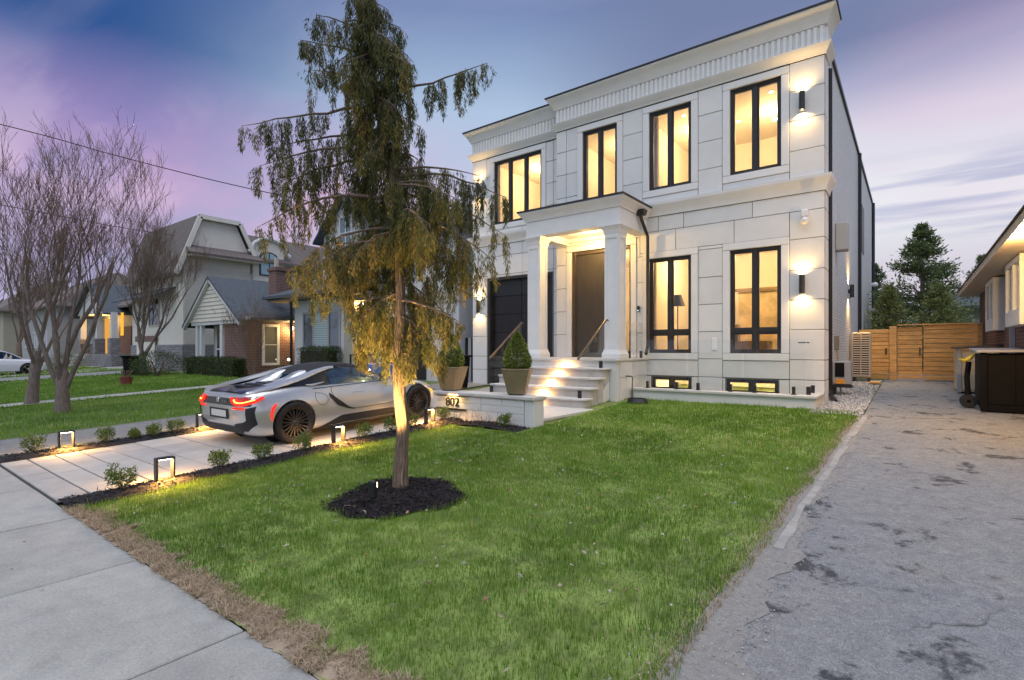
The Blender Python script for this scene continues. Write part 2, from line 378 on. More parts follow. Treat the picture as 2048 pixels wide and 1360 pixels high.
def segs_geo(segs, n=5):
    """tapered tubes for (p0,p1,r0,r1) segments"""
    A = np.array([s[0] for s in segs], float); B = np.array([s[1] for s in segs], float); r0 = np.array([s[2] for s in segs]); r1 = np.array([s[3] for s in segs])
    D = norm(B-A); ref = np.where(np.abs(D[:, 2:3]) < .9, np.array([[0, 0, 1.]]), np.array([[1., 0, 0]])); S = norm(np.cross(D, ref)); U = np.cross(S, D)
    ang = 2*np.pi*np.arange(n)/n; c = np.cos(ang)[None, :, None]; s_ = np.sin(ang)[None, :, None]
    O = S[:, None]*c+U[:, None]*s_
    V = np.concatenate([A[:, None]+O*r0[:, None, None], B[:, None]+O*r1[:, None, None]], 1).reshape(-1, 3)
    base = (np.arange(len(A))*2*n)[:, None, None]; k = np.arange(n); q = np.stack([k, (k+1) % n, n+(k+1) % n, n+k], 1)[None]
    return V, (base+q).reshape(-1, 4)
def light(name, kind, loc, energy, col=(1, .72, .38), size=.05, direction=None, spot=None, blend=.5, parent=None):
    d = bpy.data.lights.new(name, kind); d.energy = energy; d.color = col
    if kind == 'AREA': d.size = size
    else: d.shadow_soft_size = size
    if kind == 'SPOT': d.spot_size = R(spot); d.spot_blend = blend
    o = bpy.data.objects.new(name, d); COL.objects.link(o); o.location = loc
    if direction is not None: o.rotation_euler = Vector(direction).to_track_quat('-Z', 'Y').to_euler()
    if parent:
        o.parent = parent; o.location = tuple(a-b for a, b in zip(loc, parent.location)) if parent.type == 'EMPTY' else loc
    return o
WARM = (1, .62, .22)
def copy_tree(o, parent=None):
    c = o.copy(); COL.objects.link(c); c.parent = parent
    for ch in list(o.children): copy_tree(ch, c)
    return c
def wall_grid(mb, u0, u1, z0, z1, holes, d0, d1, axis='y'):
    """wall slab between depths d0 (outer) and d1 with rectangular holes cut through"""
    us = sorted({u0, u1, *[h[0] for h in holes], *[h[1] for h in holes]}); us = [u for u in us if u0 <= u <= u1]
    zs = sorted({z0, z1, *[h[2] for h in holes], *[h[3] for h in holes]}); zs = [z for z in zs if z0 <= z <= z1]
    nu, nz = len(us)-1, len(zs)-1
    solid = [[not any(h[0]-1e-6 <= us[i] and us[i+1] <= h[1]+1e-6 and h[2]-1e-6 <= zs[j] and zs[j+1] <= h[3]+1e-6 for h in holes) for j in range(nz)] for i in range(nu)]
    P = (lambda u, d, z: (u, d, z)) if axis == 'y' else (lambda u, d, z: (d, u, z))
    S = lambda i, j: 0 <= i < nu and 0 <= j < nz and solid[i][j]
    for i in range(nu):
        for j in range(nz):
            if not solid[i][j]: continue
            a, b, c, d = us[i], us[i+1], zs[j], zs[j+1]
            for dd in (d0, d1): mb.add([P(a, dd, c), P(b, dd, c), P(b, dd, d), P(a, dd, d)], [(0, 1, 2, 3)])
            if not S(i-1, j): mb.add([P(a, d0, c), P(a, d1, c), P(a, d1, d), P(a, d0, d)], [(0, 1, 2, 3)])
            if not S(i+1, j): mb.add([P(b, d0, c), P(b, d1, c), P(b, d1, d), P(b, d0, d)], [(0, 1, 2, 3)])
            if not S(i, j-1): mb.add([P(a, d0, c), P(b, d0, c), P(b, d1, c), P(a, d1, c)], [(0, 1, 2, 3)])
            if not S(i, j+1): mb.add([P(a, d0, d), P(b, d0, d), P(b, d1, d), P(a, d1, d)], [(0, 1, 2, 3)])
    return mb
def moulding(mb, path, prof):
    """sweep a (out,z) profile along an xy path with mitred corners; outward is right of travel"""
    rings = []; m = len(path)
    for i in range(m):
        ns = []
        for a, b in ((i-1, i), (i, i+1)):
            if 0 <= a and b < m:
                d = Vector((path[b][0]-path[a][0], path[b][1]-path[a][1])).normalized(); ns.append(Vector((d.y, -d.x)))
        if len(ns) == 2:
            k = ns[0]+ns[1]; k = k/(k.dot(ns[0])) if k.length > 1e-6 else ns[0]
        else: k = ns[0]
        rings.append([(path[i][0]+k.x*o, path[i][1]+k.y*o, z) for o, z in prof])
    return mb.loft(rings, True, False, True)

# ------------------------------------------------------------------ ground, paving
def asphalt_mat(name, base, dark, tan, patch=.62):
    m = bpy.data.materials.new(name); m.use_nodes = True; MATS[name] = m
    nt = m.node_tree; b = nt.nodes['Principled BSDF']; L = nt.links.new; b.inputs['Roughness'].default_value = .85
    tc = nt.nodes.new('ShaderNodeTexCoord')
    def noise(s, d=5, r=.6, w=0):
        n = nt.nodes.new('ShaderNodeTexNoise'); n.inputs['Scale'].default_value = s; n.inputs['Detail'].default_value = d; n.inputs['Roughness'].default_value = r; n.inputs['Distortion'].default_value = w
        L(tc.outputs['Object'], n.inputs['Vector']); return n.outputs[0]
    def ramp(x, p0, p1, c0=(0, 0, 0, 1), c1=(1, 1, 1, 1)):
        r = nt.nodes.new('ShaderNodeValToRGB'); r.color_ramp.elements[0].position = p0; r.color_ramp.elements[1].position = p1
        r.color_ramp.elements[0].color = c0; r.color_ramp.elements[1].color = c1; L(x, r.inputs[0]); return r.outputs[0]
    def mix(f, a, c, mode='MIX'):
        n = nt.nodes.new('ShaderNodeMix'); n.data_type = 'RGBA'; n.blend_type = mode
        if isinstance(f, float): n.inputs[0].default_value = f
        else: L(f, n.inputs[0])
        for i, x in ((6, a), (7, c)):
            if isinstance(x, tuple): n.inputs[i].default_value = x
            else: L(x, n.inputs[i])
        return n.outputs[2]
    col = mix(ramp(noise(.55, 6, .6, .5), .35, .68), base+(1,), tan+(1,))
    col = mix(ramp(noise(2.3, 9, .68, .25), patch, patch+.06), col, dark+(1,))
    vo = nt.nodes.new('ShaderNodeTexVoronoi'); vo.inputs['Scale'].default_value = 150; L(tc.outputs['Object'], vo.inputs['Vector'])
    sp = nt.nodes.new('ShaderNodeSeparateColor'); L(vo.outputs['Color'], sp.inputs[0])
    col = mix(.6, col, ramp(sp.outputs[0], 0, 1, (.5, .5, .5, 1), (1.35, 1.33, 1.3, 1)), 'MULTIPLY')
    col = mix(.8, col, ramp(noise(9, 8, .7, 1.0), .3, .7, (.62, .635, .66, 1), (1.22, 1.21, 1.19, 1)), 'MULTIPLY')
    # hairline cracks
    vc = nt.nodes.new('ShaderNodeTexVoronoi'); vc.feature = 'DISTANCE_TO_EDGE'; vc.inputs['Scale'].default_value = .8
    mp = nt.nodes.new('ShaderNodeMapping'); L(tc.outputs['Object'], mp.inputs[0])
    nd = nt.nodes.new('ShaderNodeTexNoise'); nd.inputs['Scale'].default_value = 2.5; L(tc.outputs['Object'], nd.inputs['Vector'])
    ad = nt.nodes.new('ShaderNodeVectorMath'); ad.operation = 'MULTIPLY_ADD'; L(nd.outputs['Color'], ad.inputs[0]); ad.inputs[1].default_value = (.7, .7, 0); L(mp.outputs[0], ad.inputs[2]); L(ad.outputs[0], vc.inputs['Vector'])
    crack = ramp(vc.outputs['Distance'], .0, .012, (1, 1, 1, 1), (0, 0, 0, 1))
    gate = ramp(noise(.4, 2), .54, .62)
    cm = nt.nodes.new('ShaderNodeMath'); cm.operation = 'MULTIPLY'; L(crack, cm.inputs[0]); L(gate, cm.inputs[1])
    col = mix(cm.outputs[0], col, (.05, .05, .05, 1))
    L(col, b.inputs['Base Color'])
    bp = nt.nodes.new('ShaderNodeBump'); bp.inputs['Strength'].default_value = .8; bp.inputs['Distance'].default_value = .012
    hs = nt.nodes.new('ShaderNodeMath'); hs.operation = 'ADD'; L(vo.outputs['Distance'], hs.inputs[0]); L(noise(22, 6), hs.inputs[1]); L(hs.outputs[0], bp.inputs['Height']); L(bp.outputs[0], b.inputs['Normal'])
asphalt_mat('asphalt', (.295, .31, .335), (.075, .08, .09), (.355, .35, .34), .565)
asphalt_mat('asphalt_n', (.26, .265, .275), (.16, .165, .175), (.30, .295, .28), .68)

def strip(name, x0, x1, ys, dz, material, parent=None, nx=1):
    """sheet following the slope of the lot between edges x0(y), x1(y)"""
    fx0 = x0 if callable(x0) else (lambda y: x0); fx1 = x1 if callable(x1) else (lambda y: x1)
    V = []; F = []
    for y in ys:
        for k in range(nx+1):
            t = k/nx; V.append((fx0(y)*(1-t)+fx1(y)*t, y, g(y)+dz))
    n = nx+1
    for i in range(len(ys)-1):
        for k in range(nx): F.append((i*n+k, i*n+k+1, (i+1)*n+k+1, (i+1)*n+k))
    mb = MB(); mb.add(V, F); return mb.build(name, material, parent)
yb = [-220, -40, 1.6, 13, 40, 420]
struct(strip('ground', -420, 260, yb, -.03, 'far_grass'))
struct(strip('road', -300, 200, [-9.2, -1.6], -.02, 'asphalt_n'))
mb = MB(); mb.box(-300, 200, -1.6, -1.42, -.1, .09); struct(mb.build('kerb', 'kerb', bevel=.02))

# sidewalk: single cast slabs with open joints
sw = struct(strip('sidewalk_bed', -60, 12, [-.2, 1.5], -.045, 'joint_sand'))
edges = [-60+.0]+[]
xs = [-4.83-1.71*k for k in range(0, 16)][::-1]+[-3.12, -1.41, .3, 2.01, 3.72, 5.43, 7.14]
for i in range(len(xs)-1):
    mb = MB(); tlt = random.uniform(-.003, .003)
    mb.hexa([(xs[i]+.011, -.2, -.04), (xs[i+1]-.011, -.2, -.04), (xs[i+1]-.011, 1.5, -.04), (xs[i]+.011, 1.5, -.04),
             (xs[i]+.011, -.2, tlt), (xs[i+1]-.011, -.2, tlt), (xs[i+1]-.011, 1.5, tlt), (xs[i]+.011, 1.5, tlt)])
    mb.build('slab', 'concrete' if i % 2 else 'concrete_b', sw, bevel=.008)

# the white house's paved driveway: separate pavers over a sand bed
dw = struct(strip('driveway', -10.42, -7.3, [1.5, 1.6, 13.3], -.008, 'joint_sand'))
y = 1.52; row = 0
rows = [.30, .30, .30, .32, .42, .60, .60, .45, .60, .60, .60, .60, .60, .60, .60, .6, .6, .6, .6, .6, .6]
for h in rows:
    if y > 12.9: break
    x = -10.40; first = True
    while x < -7.36:
        w = (random.choice([.55, .7, .9, 1.1]) if h < .4 else random.choice([.6, .9, 1.2]))
        if first: w *= random.uniform(.4, 1); first = False
        if x+w > -7.7: w = -7.34-x
        a, b_, c, d = x+.009, x+w-.009, y+.009, y+h-.009; t = random.uniform(-.002, .003)
        mb = MB(); mb.hexa([(a, c, g(c)-.01), (b_, c, g(c)-.01), (b_, d, g(d)-.01), (a, d, g(d)-.01), (a, c, g(c)+.012+t), (b_, c, g(c)+.012+t), (b_, d, g(d)+.012+t), (a, d, g(d)+.012+t)])
        mb.build('paver', random.choice(['paver', 'paver', 'paver_b']), dw, bevel=.005)
        x += w
    y += h

# right-hand driveway with its crumbling concrete edging
def kx(y): return -.86+.018*(y-2.9)+.008*math.sin(y*1.9)+.006*math.sin(y*5.3)
ys = [1.52]+[1.6+.3*i for i in range(0, 38)]+[13, 16, 20, 26]
ad = struct(strip('asphalt_drive', lambda y: kx(y) if y < 11.4 else -.72, 9, ys, .0, 'asphalt'))
struct(strip('asphalt_apron', -1.25, 9, [-1.42, -.2, -.19, 1.5, 1.52], -.012, 'asphalt'))
y = 4.4; k = 0
while y < 11.2:
    h = random.uniform(.5, 1.0); c, d = y+.006, y+h-.006; wj = random.uniform(.06, .09); up = random.uniform(.011, .018)
    if random.random() < .8+.2*(y > 6):
        a0, a1 = kx(c)-.03, kx(d)-.03; j = lambda s: random.uniform(-s, s)
        mb = MB(); m_ = (c+d)/2; am = (a0+a1)/2+j(.012)
        for (p, q, pa, qa) in ((c, m_, a0, am), (m_, d, am, a1)):
            pass
        rings = []
        for yy, xx in ((c, a0+j(.005)), (c+(d-c)*.33, a0*.67+a1*.33+j(.007)), (c+(d-c)*.67, a0*.33+a1*.67+j(.007)), (d, a1+j(.005))):
            w2 = wj+j(.008); rings.append([(xx, yy, g(yy)-.03), (xx+w2, yy, g(yy)-.03), (xx+w2, yy, g(yy)+up+j(.004)), (xx, yy, g(yy)+up+.006+j(.004))])
        mb.loft(rings); mb.build('kerb_stone', 'kerb', ad, bevel=.006)
    y += h
# silt washed along the edging
V = []; F = []; ys = np.linspace(1.55, 11.3, 90)
for i, y in enumerate(ys):
    w = .05+.12*max(0, 1-(y-1.5)/4)+.04*math.sin(y*3.1)+.04*math.sin(y*7.7)+.03*math.sin(y*19)
    V += [(kx(y)-.13, y, g(y)+.018), (kx(y)-.02, y, g(y)+.007), (kx(y)+.04+w, y, g(y)+.0042)]
    if i: n = i*3; F += [(n-3, n-2, n+1, n), (n-2, n-1, n+2, n+1)]
mb = MB(); mb.add(V, F); struct(mb.build('silt_edge', mat('silt', (.26, .25, .235), .95, col2=(.38, .365, .34), scale=26, bump=1.0, bscale=90, detail=9)))

# front lawn base between driveway and asphalt, planting beds
lawn = struct(strip('lawn', -6.86, lambda y: kx(y)-.06, [1.5]+[1.6+.3*i for i in range(0, 36)]+[12.0], .008, 'lawn_soil'))
V = []; F = []
def edge_n(x, f, s):   # smooth 1-d noise in -1..1
    q = x*f+100; i = math.floor(q); t = q-i; t = t*t*(3-2*t); h = lambda k: (math.sin(k*127.1+s*311.7)*43758.5453) % 1
    return 2*(h(i)*(1-t)+h(i+1)*t)-1
for i, x in enumerate(np.linspace(-6.95, -1.0, 240)):
    e0 = 1.487+edge_n(x, 9, 1)*.010+edge_n(x, 30, 2)*.012; e1 = 1.665+edge_n(x, 2.2, 3)*.09+edge_n(x, 9, 4)*.05
    V += [(x, e0, .006), (x, (e0+e1)/2, .022+.008*edge_n(x, 18, 5)), (x, e1, g(e1)+.014)]
    if i: n = i*3; F += [(n-3, n-2, n+1, n), (n-2, n-1, n+2, n+1)]
mb = MB(); mb.add(V, F); struct(mb.build('dirt_edge', 'dirt'))
def bed(name, x0, x1, y0, y1, rise=.05, ny=40, nx=5, wob=.03):
    V = []; F = []
    for i in range(ny+1):
        y = y0+(y1-y0)*i/ny
        for k in range(nx+1):
            t = k/nx; x = x0+(x1-x0)*t+(wob*math.sin(y*4.1+x0)*(t)+wob*math.sin(y*9.7)*.5*t)
            V.append((x, y, g(y)+.012+rise*math.sin(math.pi*min(max(t, 0), 1))+random.uniform(-.008, .008)))
    n = nx+1
    for i in range(ny):
        for k in range(nx): F.append((i*n+k, i*n+k+1, (i+1)*n+k+1, (i+1)*n+k))
    mb = MB(); mb.add(V, F); return struct(mb.build(name, 'mulch'))
bed('mulch_bed_right', -7.32, -6.82, 1.5, 7.5); bed('mulch_bed_left', -10.95, -10.42, 1.5, 8.0); bed('mulch_bed_wall', -6.83, -5.3, 7.05, 7.62, .04, 8, 12)
# round mulch ring under the cedar
V = [(-4.30, 3.70, g(3.7)+.10)]; F = []; n = 48
def ring_r(a): return 1+.07*math.sin(3*a+.5)+.06*math.sin(5*a)+.04*math.sin(9*a+2)
for j, rr in enumerate((.33, .66, 1.0)):
    for k in range(n):
        a = 2*math.pi*k/n; r_ = rr*.66*ring_r(a); x, y = -4.28+r_*math.cos(a)*.95, 3.64+r_*math.sin(a)*.98
        V.append((x, y, g(y)+.02+.08*(1-rr**2)+random.uniform(-.006, .006)))
for k in range(n): F.append((0, 1+k, 1+(k+1) % n))
for j in range(2):
    for k in range(n): a = 1+j*n; F.append((a+k, a+n+k, a+n+(k+1) % n, a+(k+1) % n))
mb = MB(); mb.add(V, F); struct(mb.build('mulch_ring', 'mulch', smooth=True))
def in_ring(x, y, f=1.0):
    dx, dy = (x+4.28)/.95, (y-3.64)/.98; a = np.arctan2(dy, dx)
    return np.hypot(dx, dy) < .66*f*(1+.07*np.sin(3*a+.5)+.06*np.sin(5*a)+.04*np.sin(9*a+2))
# shredded bark chips over all beds
def chips(n_per):
    P = []
    for (x0, x1, y0, y1, n) in ((-7.32, -6.8, 1.5, 7.5, int(2600*n_per)), (-10.95, -10.42, 1.5, 7.5, int(1400*n_per)), (-6.85, -5.3, 7.05, 7.6, int(500*n_per))):
        p = rng.uniform((x0, y0), (x1, y1), (n, 2)); t = (p[:, 0]-x0)/(x1-x0); P.append(np.c_[p, gv(p[:, 1])+.02+.05*np.sin(np.pi*np.clip(t, 0, 1))])
    p = rng.uniform((-5.1, 2.8), (-3.4, 4.5), (int(6500*n_per), 2)); p = p[in_ring(p[:, 0], p[:, 1], 1.04)]; rr = np.hypot(p[:, 0]+4.28, p[:, 1]-3.64)/.66
    P.append(np.c_[p, gv(p[:, 1])+.03+.08*np.clip(1-rr**2, 0, 1)])
    P = np.concatenate(P); n = len(P); D = rng.normal(size=(n, 3)); D[:, 2] *= .25
    return leaf_geo(P, D, rng.uniform(.02, .075, n), rng.uniform(.006, .016, n), rng.uniform(0, 1, n)**1.6)
V, F, T = chips(1.6); o = raw_mesh('bark_mulch', V, F, 'mulch_chip', tint=T); tag(o, 'black shredded bark mulch over the planting beds', 'mulch', kind='stuff')

# gravel strip at the right side of the house
struct(strip('gravel_strip', -1.62, lambda y: -.74+.03*math.sin(y*3), [11.4, 11.8, 12.2, 12.6, 13, 14, 15, 16, 18, 20.2], .004, 'gravel_bed'))
def pebbles(n, x0, x1, y0, y1, s0, s1, dz=.006):
    ico = np.array([(0, 0, 1), (.9, 0, .2), (.28, .86, .2), (-.73, .53, .2), (-.73, -.53, .2), (.28, -.86, .2), (0, 0, -.4)]); f = np.array([(0, 1, 2), (0, 2, 3), (0, 3, 4), (0, 4, 5), (0, 5, 1), (6, 2, 1), (6, 3, 2), (6, 4, 3), (6, 5, 4), (6, 1, 5)])
    p = rng.uniform((x0, y0), (x1, y1), (n, 2)); s = rng.uniform(s0, s1, (n, 1, 1)); sc = rng.uniform(.6, 1.3, (n, 1, 3)); a = rng.uniform(0, 6.28, n)
    q = ico[None]*s*sc; c, sn = np.cos(a)[:, None], np.sin(a)[:, None]
    V = np.stack([q[..., 0]*c-q[..., 1]*sn, q[..., 0]*sn+q[..., 1]*c, q[..., 2]], -1)+np.c_[p, gv(p[:, 1])+dz][:, None]
    return V.reshape(-1, 3), (np.arange(n)[:, None, None]*7+f[None]).reshape(-1, 3), np.repeat(rng.uniform(0, 1, n), 7)
gsets = [pebbles(2600, -1.6, -.74, 11.45, 14.5, .012, .03), pebbles(1500, -1.5, -.74, 14.5, 20, .015, .035), pebbles(3000, -1.22, -.62, 1.6, 8.5, .002, .009, .006), pebbles(350, -.8, 2.5, 2.0, 9, .003, .009, .002)]
tag(raw_mesh('loose_gravel', *merge_geo(gsets)[:2], 'gravel', tint=merge_geo(gsets)[2]), 'grey and cream gravel along the side of the white house', 'gravel', kind='stuff')

# neighbours' paving to the left
struct(strip('neighbour_drive', -13.0, -11.0, [1.5, 1.6, 13, 20], .0, 'asphalt_n'))
struct(strip('neighbour_path', -20.7, -19.75, [1.5, 1.6, 12.6], .002, 'concrete'))
struct(strip('far_path', -46.5, -45.0, [1.5, 1.6, 13], .002, 'concrete')); struct(strip('far_drive', -36.9, -33.4, [1.5, 1.6, 13], .002, 'asphalt_n'))
struct(strip('distant_drive', -43.2, -38.2, [1.5, 1.6, 13], .002, 'concrete'))

# ------------------------------------------------------------------ the white house
house = empty('white_house', (-6.7, 13.0, .48), label='two-storey white stone-panelled house with fluted cornice and tall lit black-framed windows', cat='house')
YF, YL = 13.0, 13.35
U1, U2, U3 = (-7.42, -6.36, 5.75, 7.78), (-5.45, -4.36, 5.75, 7.78), (-3.44, -2.35, 5.75, 7.78)
L1, L2 = (-5.45, -4.36, 1.55, 3.98), (-3.44, -2.35, 1.55, 3.98)
B1, B2 = (-5.38, -4.37, .60, .94), (-3.53, -2.41, .60, .94)
DR = (-7.78, -5.96, 1.42, 4.42)
UL = (-10.94, -9.06, 5.72, 7.78); GA = (-11.22, -8.68, .38, 3.97)
# backing walls with openings
mb = MB(); wall_grid(mb, -8.3, -1.5, -.2, 8.7, [U1, U2, U3, L1, L2, B1, B2, DR], YF+.03, YF+.33); mb.build('front_wall', 'joint', house)
mb = MB(); wall_grid(mb, -11.88, -8.3, -.2, 8.7, [UL, GA], YL+.03, YL+.33); mb.build('garage_wall', 'joint', house)
mb = MB(); mb.box(-1.86, -1.57, 13.62, 30.4, -.2, 8.62); mb.build('side_wall', 'white_brick', house)
mb = MB(); mb.box(-11.86, -11.6, 13.4, 30.4, -.2, 8.62); mb.box(-11.6, -1.86, 30.1, 30.4, -.2, 8.62); mb.build('rear_wall', 'stucco_white', house)
mb = MB(); mb.box(-11.9, -1.52, 13.45, 30.45, 8.62, 8.74); rf = mb.build('roof', 'flash', house)
# quoin return on the side
rowsU = [5.42, 6.02, 6.69, 7.35, 7.97]; rowsL = [.46, .97, 1.41, 2.07, 2.73, 3.39, 4.07, 4.68, 5.06]
def panel(x0, x1, z0, z1, y, d=.034, gap=.007, m='stone'):
    if x1-x0 < .05 or z1-z0 < .05: return
    mb = MB(); mb.box(x0+gap, x1-gap, y+random.uniform(-.002, .002), y+d, z0+gap, z1-gap); mb.build('stone_panel', random.choice(['stone', 'stone', 'stone_b', 'stone_c']) if m == 'stone' else m, house, bevel=.006)
def panel_field(cols, rows, y, skips, merge=()):
    for j in range(len(rows)-1):
        for i in range(len(cols)-1):
            cells = [(cols[i], cols[i+1], rows[j], rows[j+1])]
            for s in skips:
                new = []
                for (a, b, c, d) in cells:
                    if b <= s[0]+1e-4 or a >= s[1]-1e-4 or d <= s[2]+1e-4 or c >= s[3]-1e-4: new.append((a, b, c, d)); continue
                    if c < s[2]-1e-4: new.append((a, b, c, s[2]))
                    if d > s[3]+1e-4: new.append((a, b, s[3], d))
                    if a < s[0]-1e-4: new.append((a, s[0], max(c, s[2]), min(d, s[3])))
                    if b > s[1]+1e-4: new.append((s[1], b, max(c, s[2]), min(d, s[3])))
                cells = new
            for c in cells: panel(*c, y)
T = .17
def grow(o, t=T, b=T): return (o[0]-t, o[1]+t, o[2]-b, o[3]+t)
tr = [grow(o) for o in (U1, U2, U3)]
panel_field([-8.3, -7.96, -7.59, -6.19, -5.62, -4.19, -3.61, -2.18, -1.5], rowsU, YF, tr)
trl = [grow(L1), grow(L2), (DR[0]-T, DR[1]+T, .4, DR[3]+T), (B1[0]-.02, B1[1]+.02, B1[2]-.2, B1[3]+.02), (B2[0]-.02, B2[1]+.02, B2[2]-.2, B2[3]+.02)]
panel_field([-8.3, -7.95, -5.79, -5.62, -4.19, -3.61, -2.18, -1.5], rowsL[:6]+[4.07], YF, trl)
for a, b in ((-8.3, -6.9), (-6.9, -5.2), (-5.2, -4.55), (-4.55, -2.95), (-2.95, -1.5)):
    panel(a, b, 4.68, 5.06, YF)
for a, b in ((-8.3, -7.3), (-7.3, -5.7), (-5.7, -4.75), (-4.75, -3.35), (-3.35, -2.18), (-2.18, -1.5)):
    lo = 4.15 if b < -2 and a > -5.8 else 4.07
    z0 = 4.07
    for s in (grow(L1), grow(L2)):
        pass
    panel_field([a, b], [4.07, 4.68], YF, trl)
gsk = [grow(UL), (GA[0]-.02, GA[1]+.02, .2, GA[3]+.02)]
panel_field([-11.88, -11.25, -9.8, -8.62, -8.3], rowsU, YL, gsk)
panel_field([-11.88, -11.25, -9.8, -8.62, -8.3], rowsL, YL, gsk)
# side return of the corner pier
for z0, z1 in list(zip(rowsU[:-1], rowsU[1:]))+list(zip(rowsL[:-1], rowsL[1:])):
    mb = MB(); mb.box(-1.53, -1.497+random.uniform(-.002, .002), YF+.042, YF+.60, z0+.007, z1-.007); mb.build('stone_panel', 'stone', house, bevel=.006)
mb = MB(); mb.box(-1.58, -1.531, YF+.34, YF+.61, -.2, 8.6); mb.build('corner_backing', 'joint', house)
# window trims (four stones each)
def trim(o, y, t=T, sill=True):
    a, b, c, d = o
    for (p, q, r_, s) in ((a-t, b+t, d, d+t), (a-t, a, c, d), (b, b+t, c, d), (a-t, b+t, c-t, c)):
        mb = MB(); mb.box(p+.004, q-.004, y-.022, y+.10, r_+.004, s-.004); mb.build('window_surround', 'stone_trim', house, bevel=.008)
for o in (U1, U2, U3, L1, L2): trim(o, YF)
trim(UL, YL)
for (p, q, r_, s) in ((DR[0]-T, DR[1]+T, DR[3], DR[3]+T), (DR[0]-T, DR[0], 1.42, DR[3]), (DR[1], DR[1]+T, 1.42, DR[3])):
    mb = MB(); mb.box(p+.004, q-.004, YF-.022, YF+.1, r_+.004, s-.004); mb.build('door_surround', 'stone_trim', house, bevel=.008)
# cornices
path_top = [(-8.3, 13.37), (-8.3, 13.0), (-1.5, 13.0), (-1.5, 13.66)]; path_l = [(-11.88, 14.0), (-11.88, 13.35), (-8.305, 13.35)]
lowp = [(0, 7.985), (.03, 7.985), (.035, 8.02), (.06, 8.05), (.10, 8.11), (.125, 8.15), (.14, 8.185), (0, 8.185)]
crown = [(0, 8.60), (.05, 8.60), (.06, 8.63), (.085, 8.68), (.12, 8.75), (.17, 8.83), (.215, 8.875), (.225, 8.885), (.225, 8.925), (0, 8.925)]
cap = [(-.05, 8.928), (.25, 8.928), (.25, 8.965), (-.05, 8.965)]
back = [(0, 8.18), (.012, 8.18), (.012, 8.605), (0, 8.605)]
for pth in (path_top, path_l):
    mb = MB(); moulding(mb, pth, lowp); mb.build('lower_cornice', 'stone_trim', house, smooth=True)
    mb = MB(); moulding(mb, pth, crown); mb.build('crown_cornice', 'stone_trim', house, smooth=True)
    mb = MB(); moulding(mb, pth, cap); mb.build('roof_flashing', 'flash', house)
    mb = MB(); moulding(mb, pth, back); mb.build('frieze_board', 'stone', house)
mb = MB()
def flutes(x0, x1, y):
    n = int((x1-x0)/.118); w = (x1-x0)/n
    for i in range(n):
        a = x0+i*w+.018; b = a+w-.036
        mb.prism([(a, y-.012, 8.20), (b, y-.012, 8.20), (b-.012, y-.05, 8.20), (a+.012, y-.05, 8.20)], (0, 0, .385))
flutes(-8.28, -1.5, YF); mb.build('fluted_frieze', 'stone_trim', house, bevel=.004, kind='stuff'); mb = MB(); flutes(-11.88, -8.42, YL); mb.build('fluted_frieze', 'stone_trim', house, bevel=.004, kind='stuff'); mb = MB()
n = 5
for i in range(n): a = 13.03+i*.12; mb.box(-1.488, -1.452, a, a+.085, 8.20, 8.585)
o = mb.build('fluted_frieze', 'stone_trim', house, bevel=.004, kind='stuff')
strp = [(0, 5.065), (.03, 5.065), (.035, 5.12), (.06, 5.18), (.10, 5.26), (.13, 5.31), (.14, 5.33), (.14, 5.385), (.02, 5.415), (0, 5.415)]
for pth in ([(-8.3, 13.37), (-8.3, 13.0), (-1.5, 13.0), (-1.5, 13.64)], [(-11.88, 13.8), (-11.88, 13.35), (-8.305, 13.35)]):
    mb = MB(); moulding(mb, pth, strp); mb.build('string_course', 'stone_trim', house, smooth=True)
# parapet wall behind crown
mb = MB(); mb.box(-8.25, -1.55, 13.05, 13.6, 8.7, 8.92); mb.box(-11.83, -8.26, 13.4, 13.9, 8.7, 8.92); mb.build('parapet', 'stucco_white', house)

# windows: frame, mullions, panes
def window(o, y, mull, trans=None, fw=.055, name='window', glass='glass'):
    a, b, c, d = o; mb = MB(); yy0, yy1 = y+.05, y+.13
    mb.box(a, a+fw, yy0, yy1, c, d); mb.box(b-fw, b, yy0, yy1, c, d); mb.box(a+fw, b-fw, yy0, yy1, d-fw, d); mb.box(a+fw, b-fw, yy0, yy1, c, c+fw)
    w = mb.build(name, 'frame_dark', house, bevel=.004)
    zr = [(c+fw, d-fw)]
    if trans: zr = [(c+fw, trans-.045), (trans+.045, d-fw)]
    xs = [a+fw]; 
    for mlt in mull: xs += [mlt-.045, mlt+.045]
    xs.append(b-fw)
    for mlt in mull:
        m2 = MB(); m2.box(mlt-.045, mlt+.045, yy0-.006, yy1+.002, c+fw, d-fw); m2.build('mullion', 'frame_dark', w, bevel=.004)
    if trans:
        for i in range(0, len(xs), 2):
            m2 = MB(); m2.box(xs[i], xs[i+1], yy0-.004, yy1+.004, trans-.045, trans+.045); m2.build('transom', 'frame_dark', w, bevel=.004)
    for i in range(0, len(xs), 2):
        for (p, q) in zr:
            s = .035
            m2 = MB(); x0, x1 = xs[i], xs[i+1]
            m2.box(x0, x0+s, yy0+.018, yy1-.02, p, q); m2.box(x1-s, x1, yy0+.018, yy1-.02, p, q); m2.box(x0+s, x1-s, yy0+.018, yy1-.02, q-s, q); m2.box(x0+s, x1-s, yy0+.018, yy1-.02, p, p+s)
            m2.build('sash', 'frame_dark', w, bevel=.003)
            m3 = MB(); m3.add([(x0+s, yy0+.04, p+s), (x1-s, yy0+.04, p+s), (x1-s, yy0+.04, q-s), (x0+s, yy0+.04, q-s)], [(0, 1, 2, 3)]); m3.build('pane', glass, w)
    return w
mid = lambda o: (o[0]+o[1])/2
for o in (U1, U2, U3): window(o, YF, [mid(o)])
for o in (L1, L2): window(o, YF, [mid(o)], trans=2.07)
for o in (B1, B2): window(o, YF, [mid(o)], fw=.045)
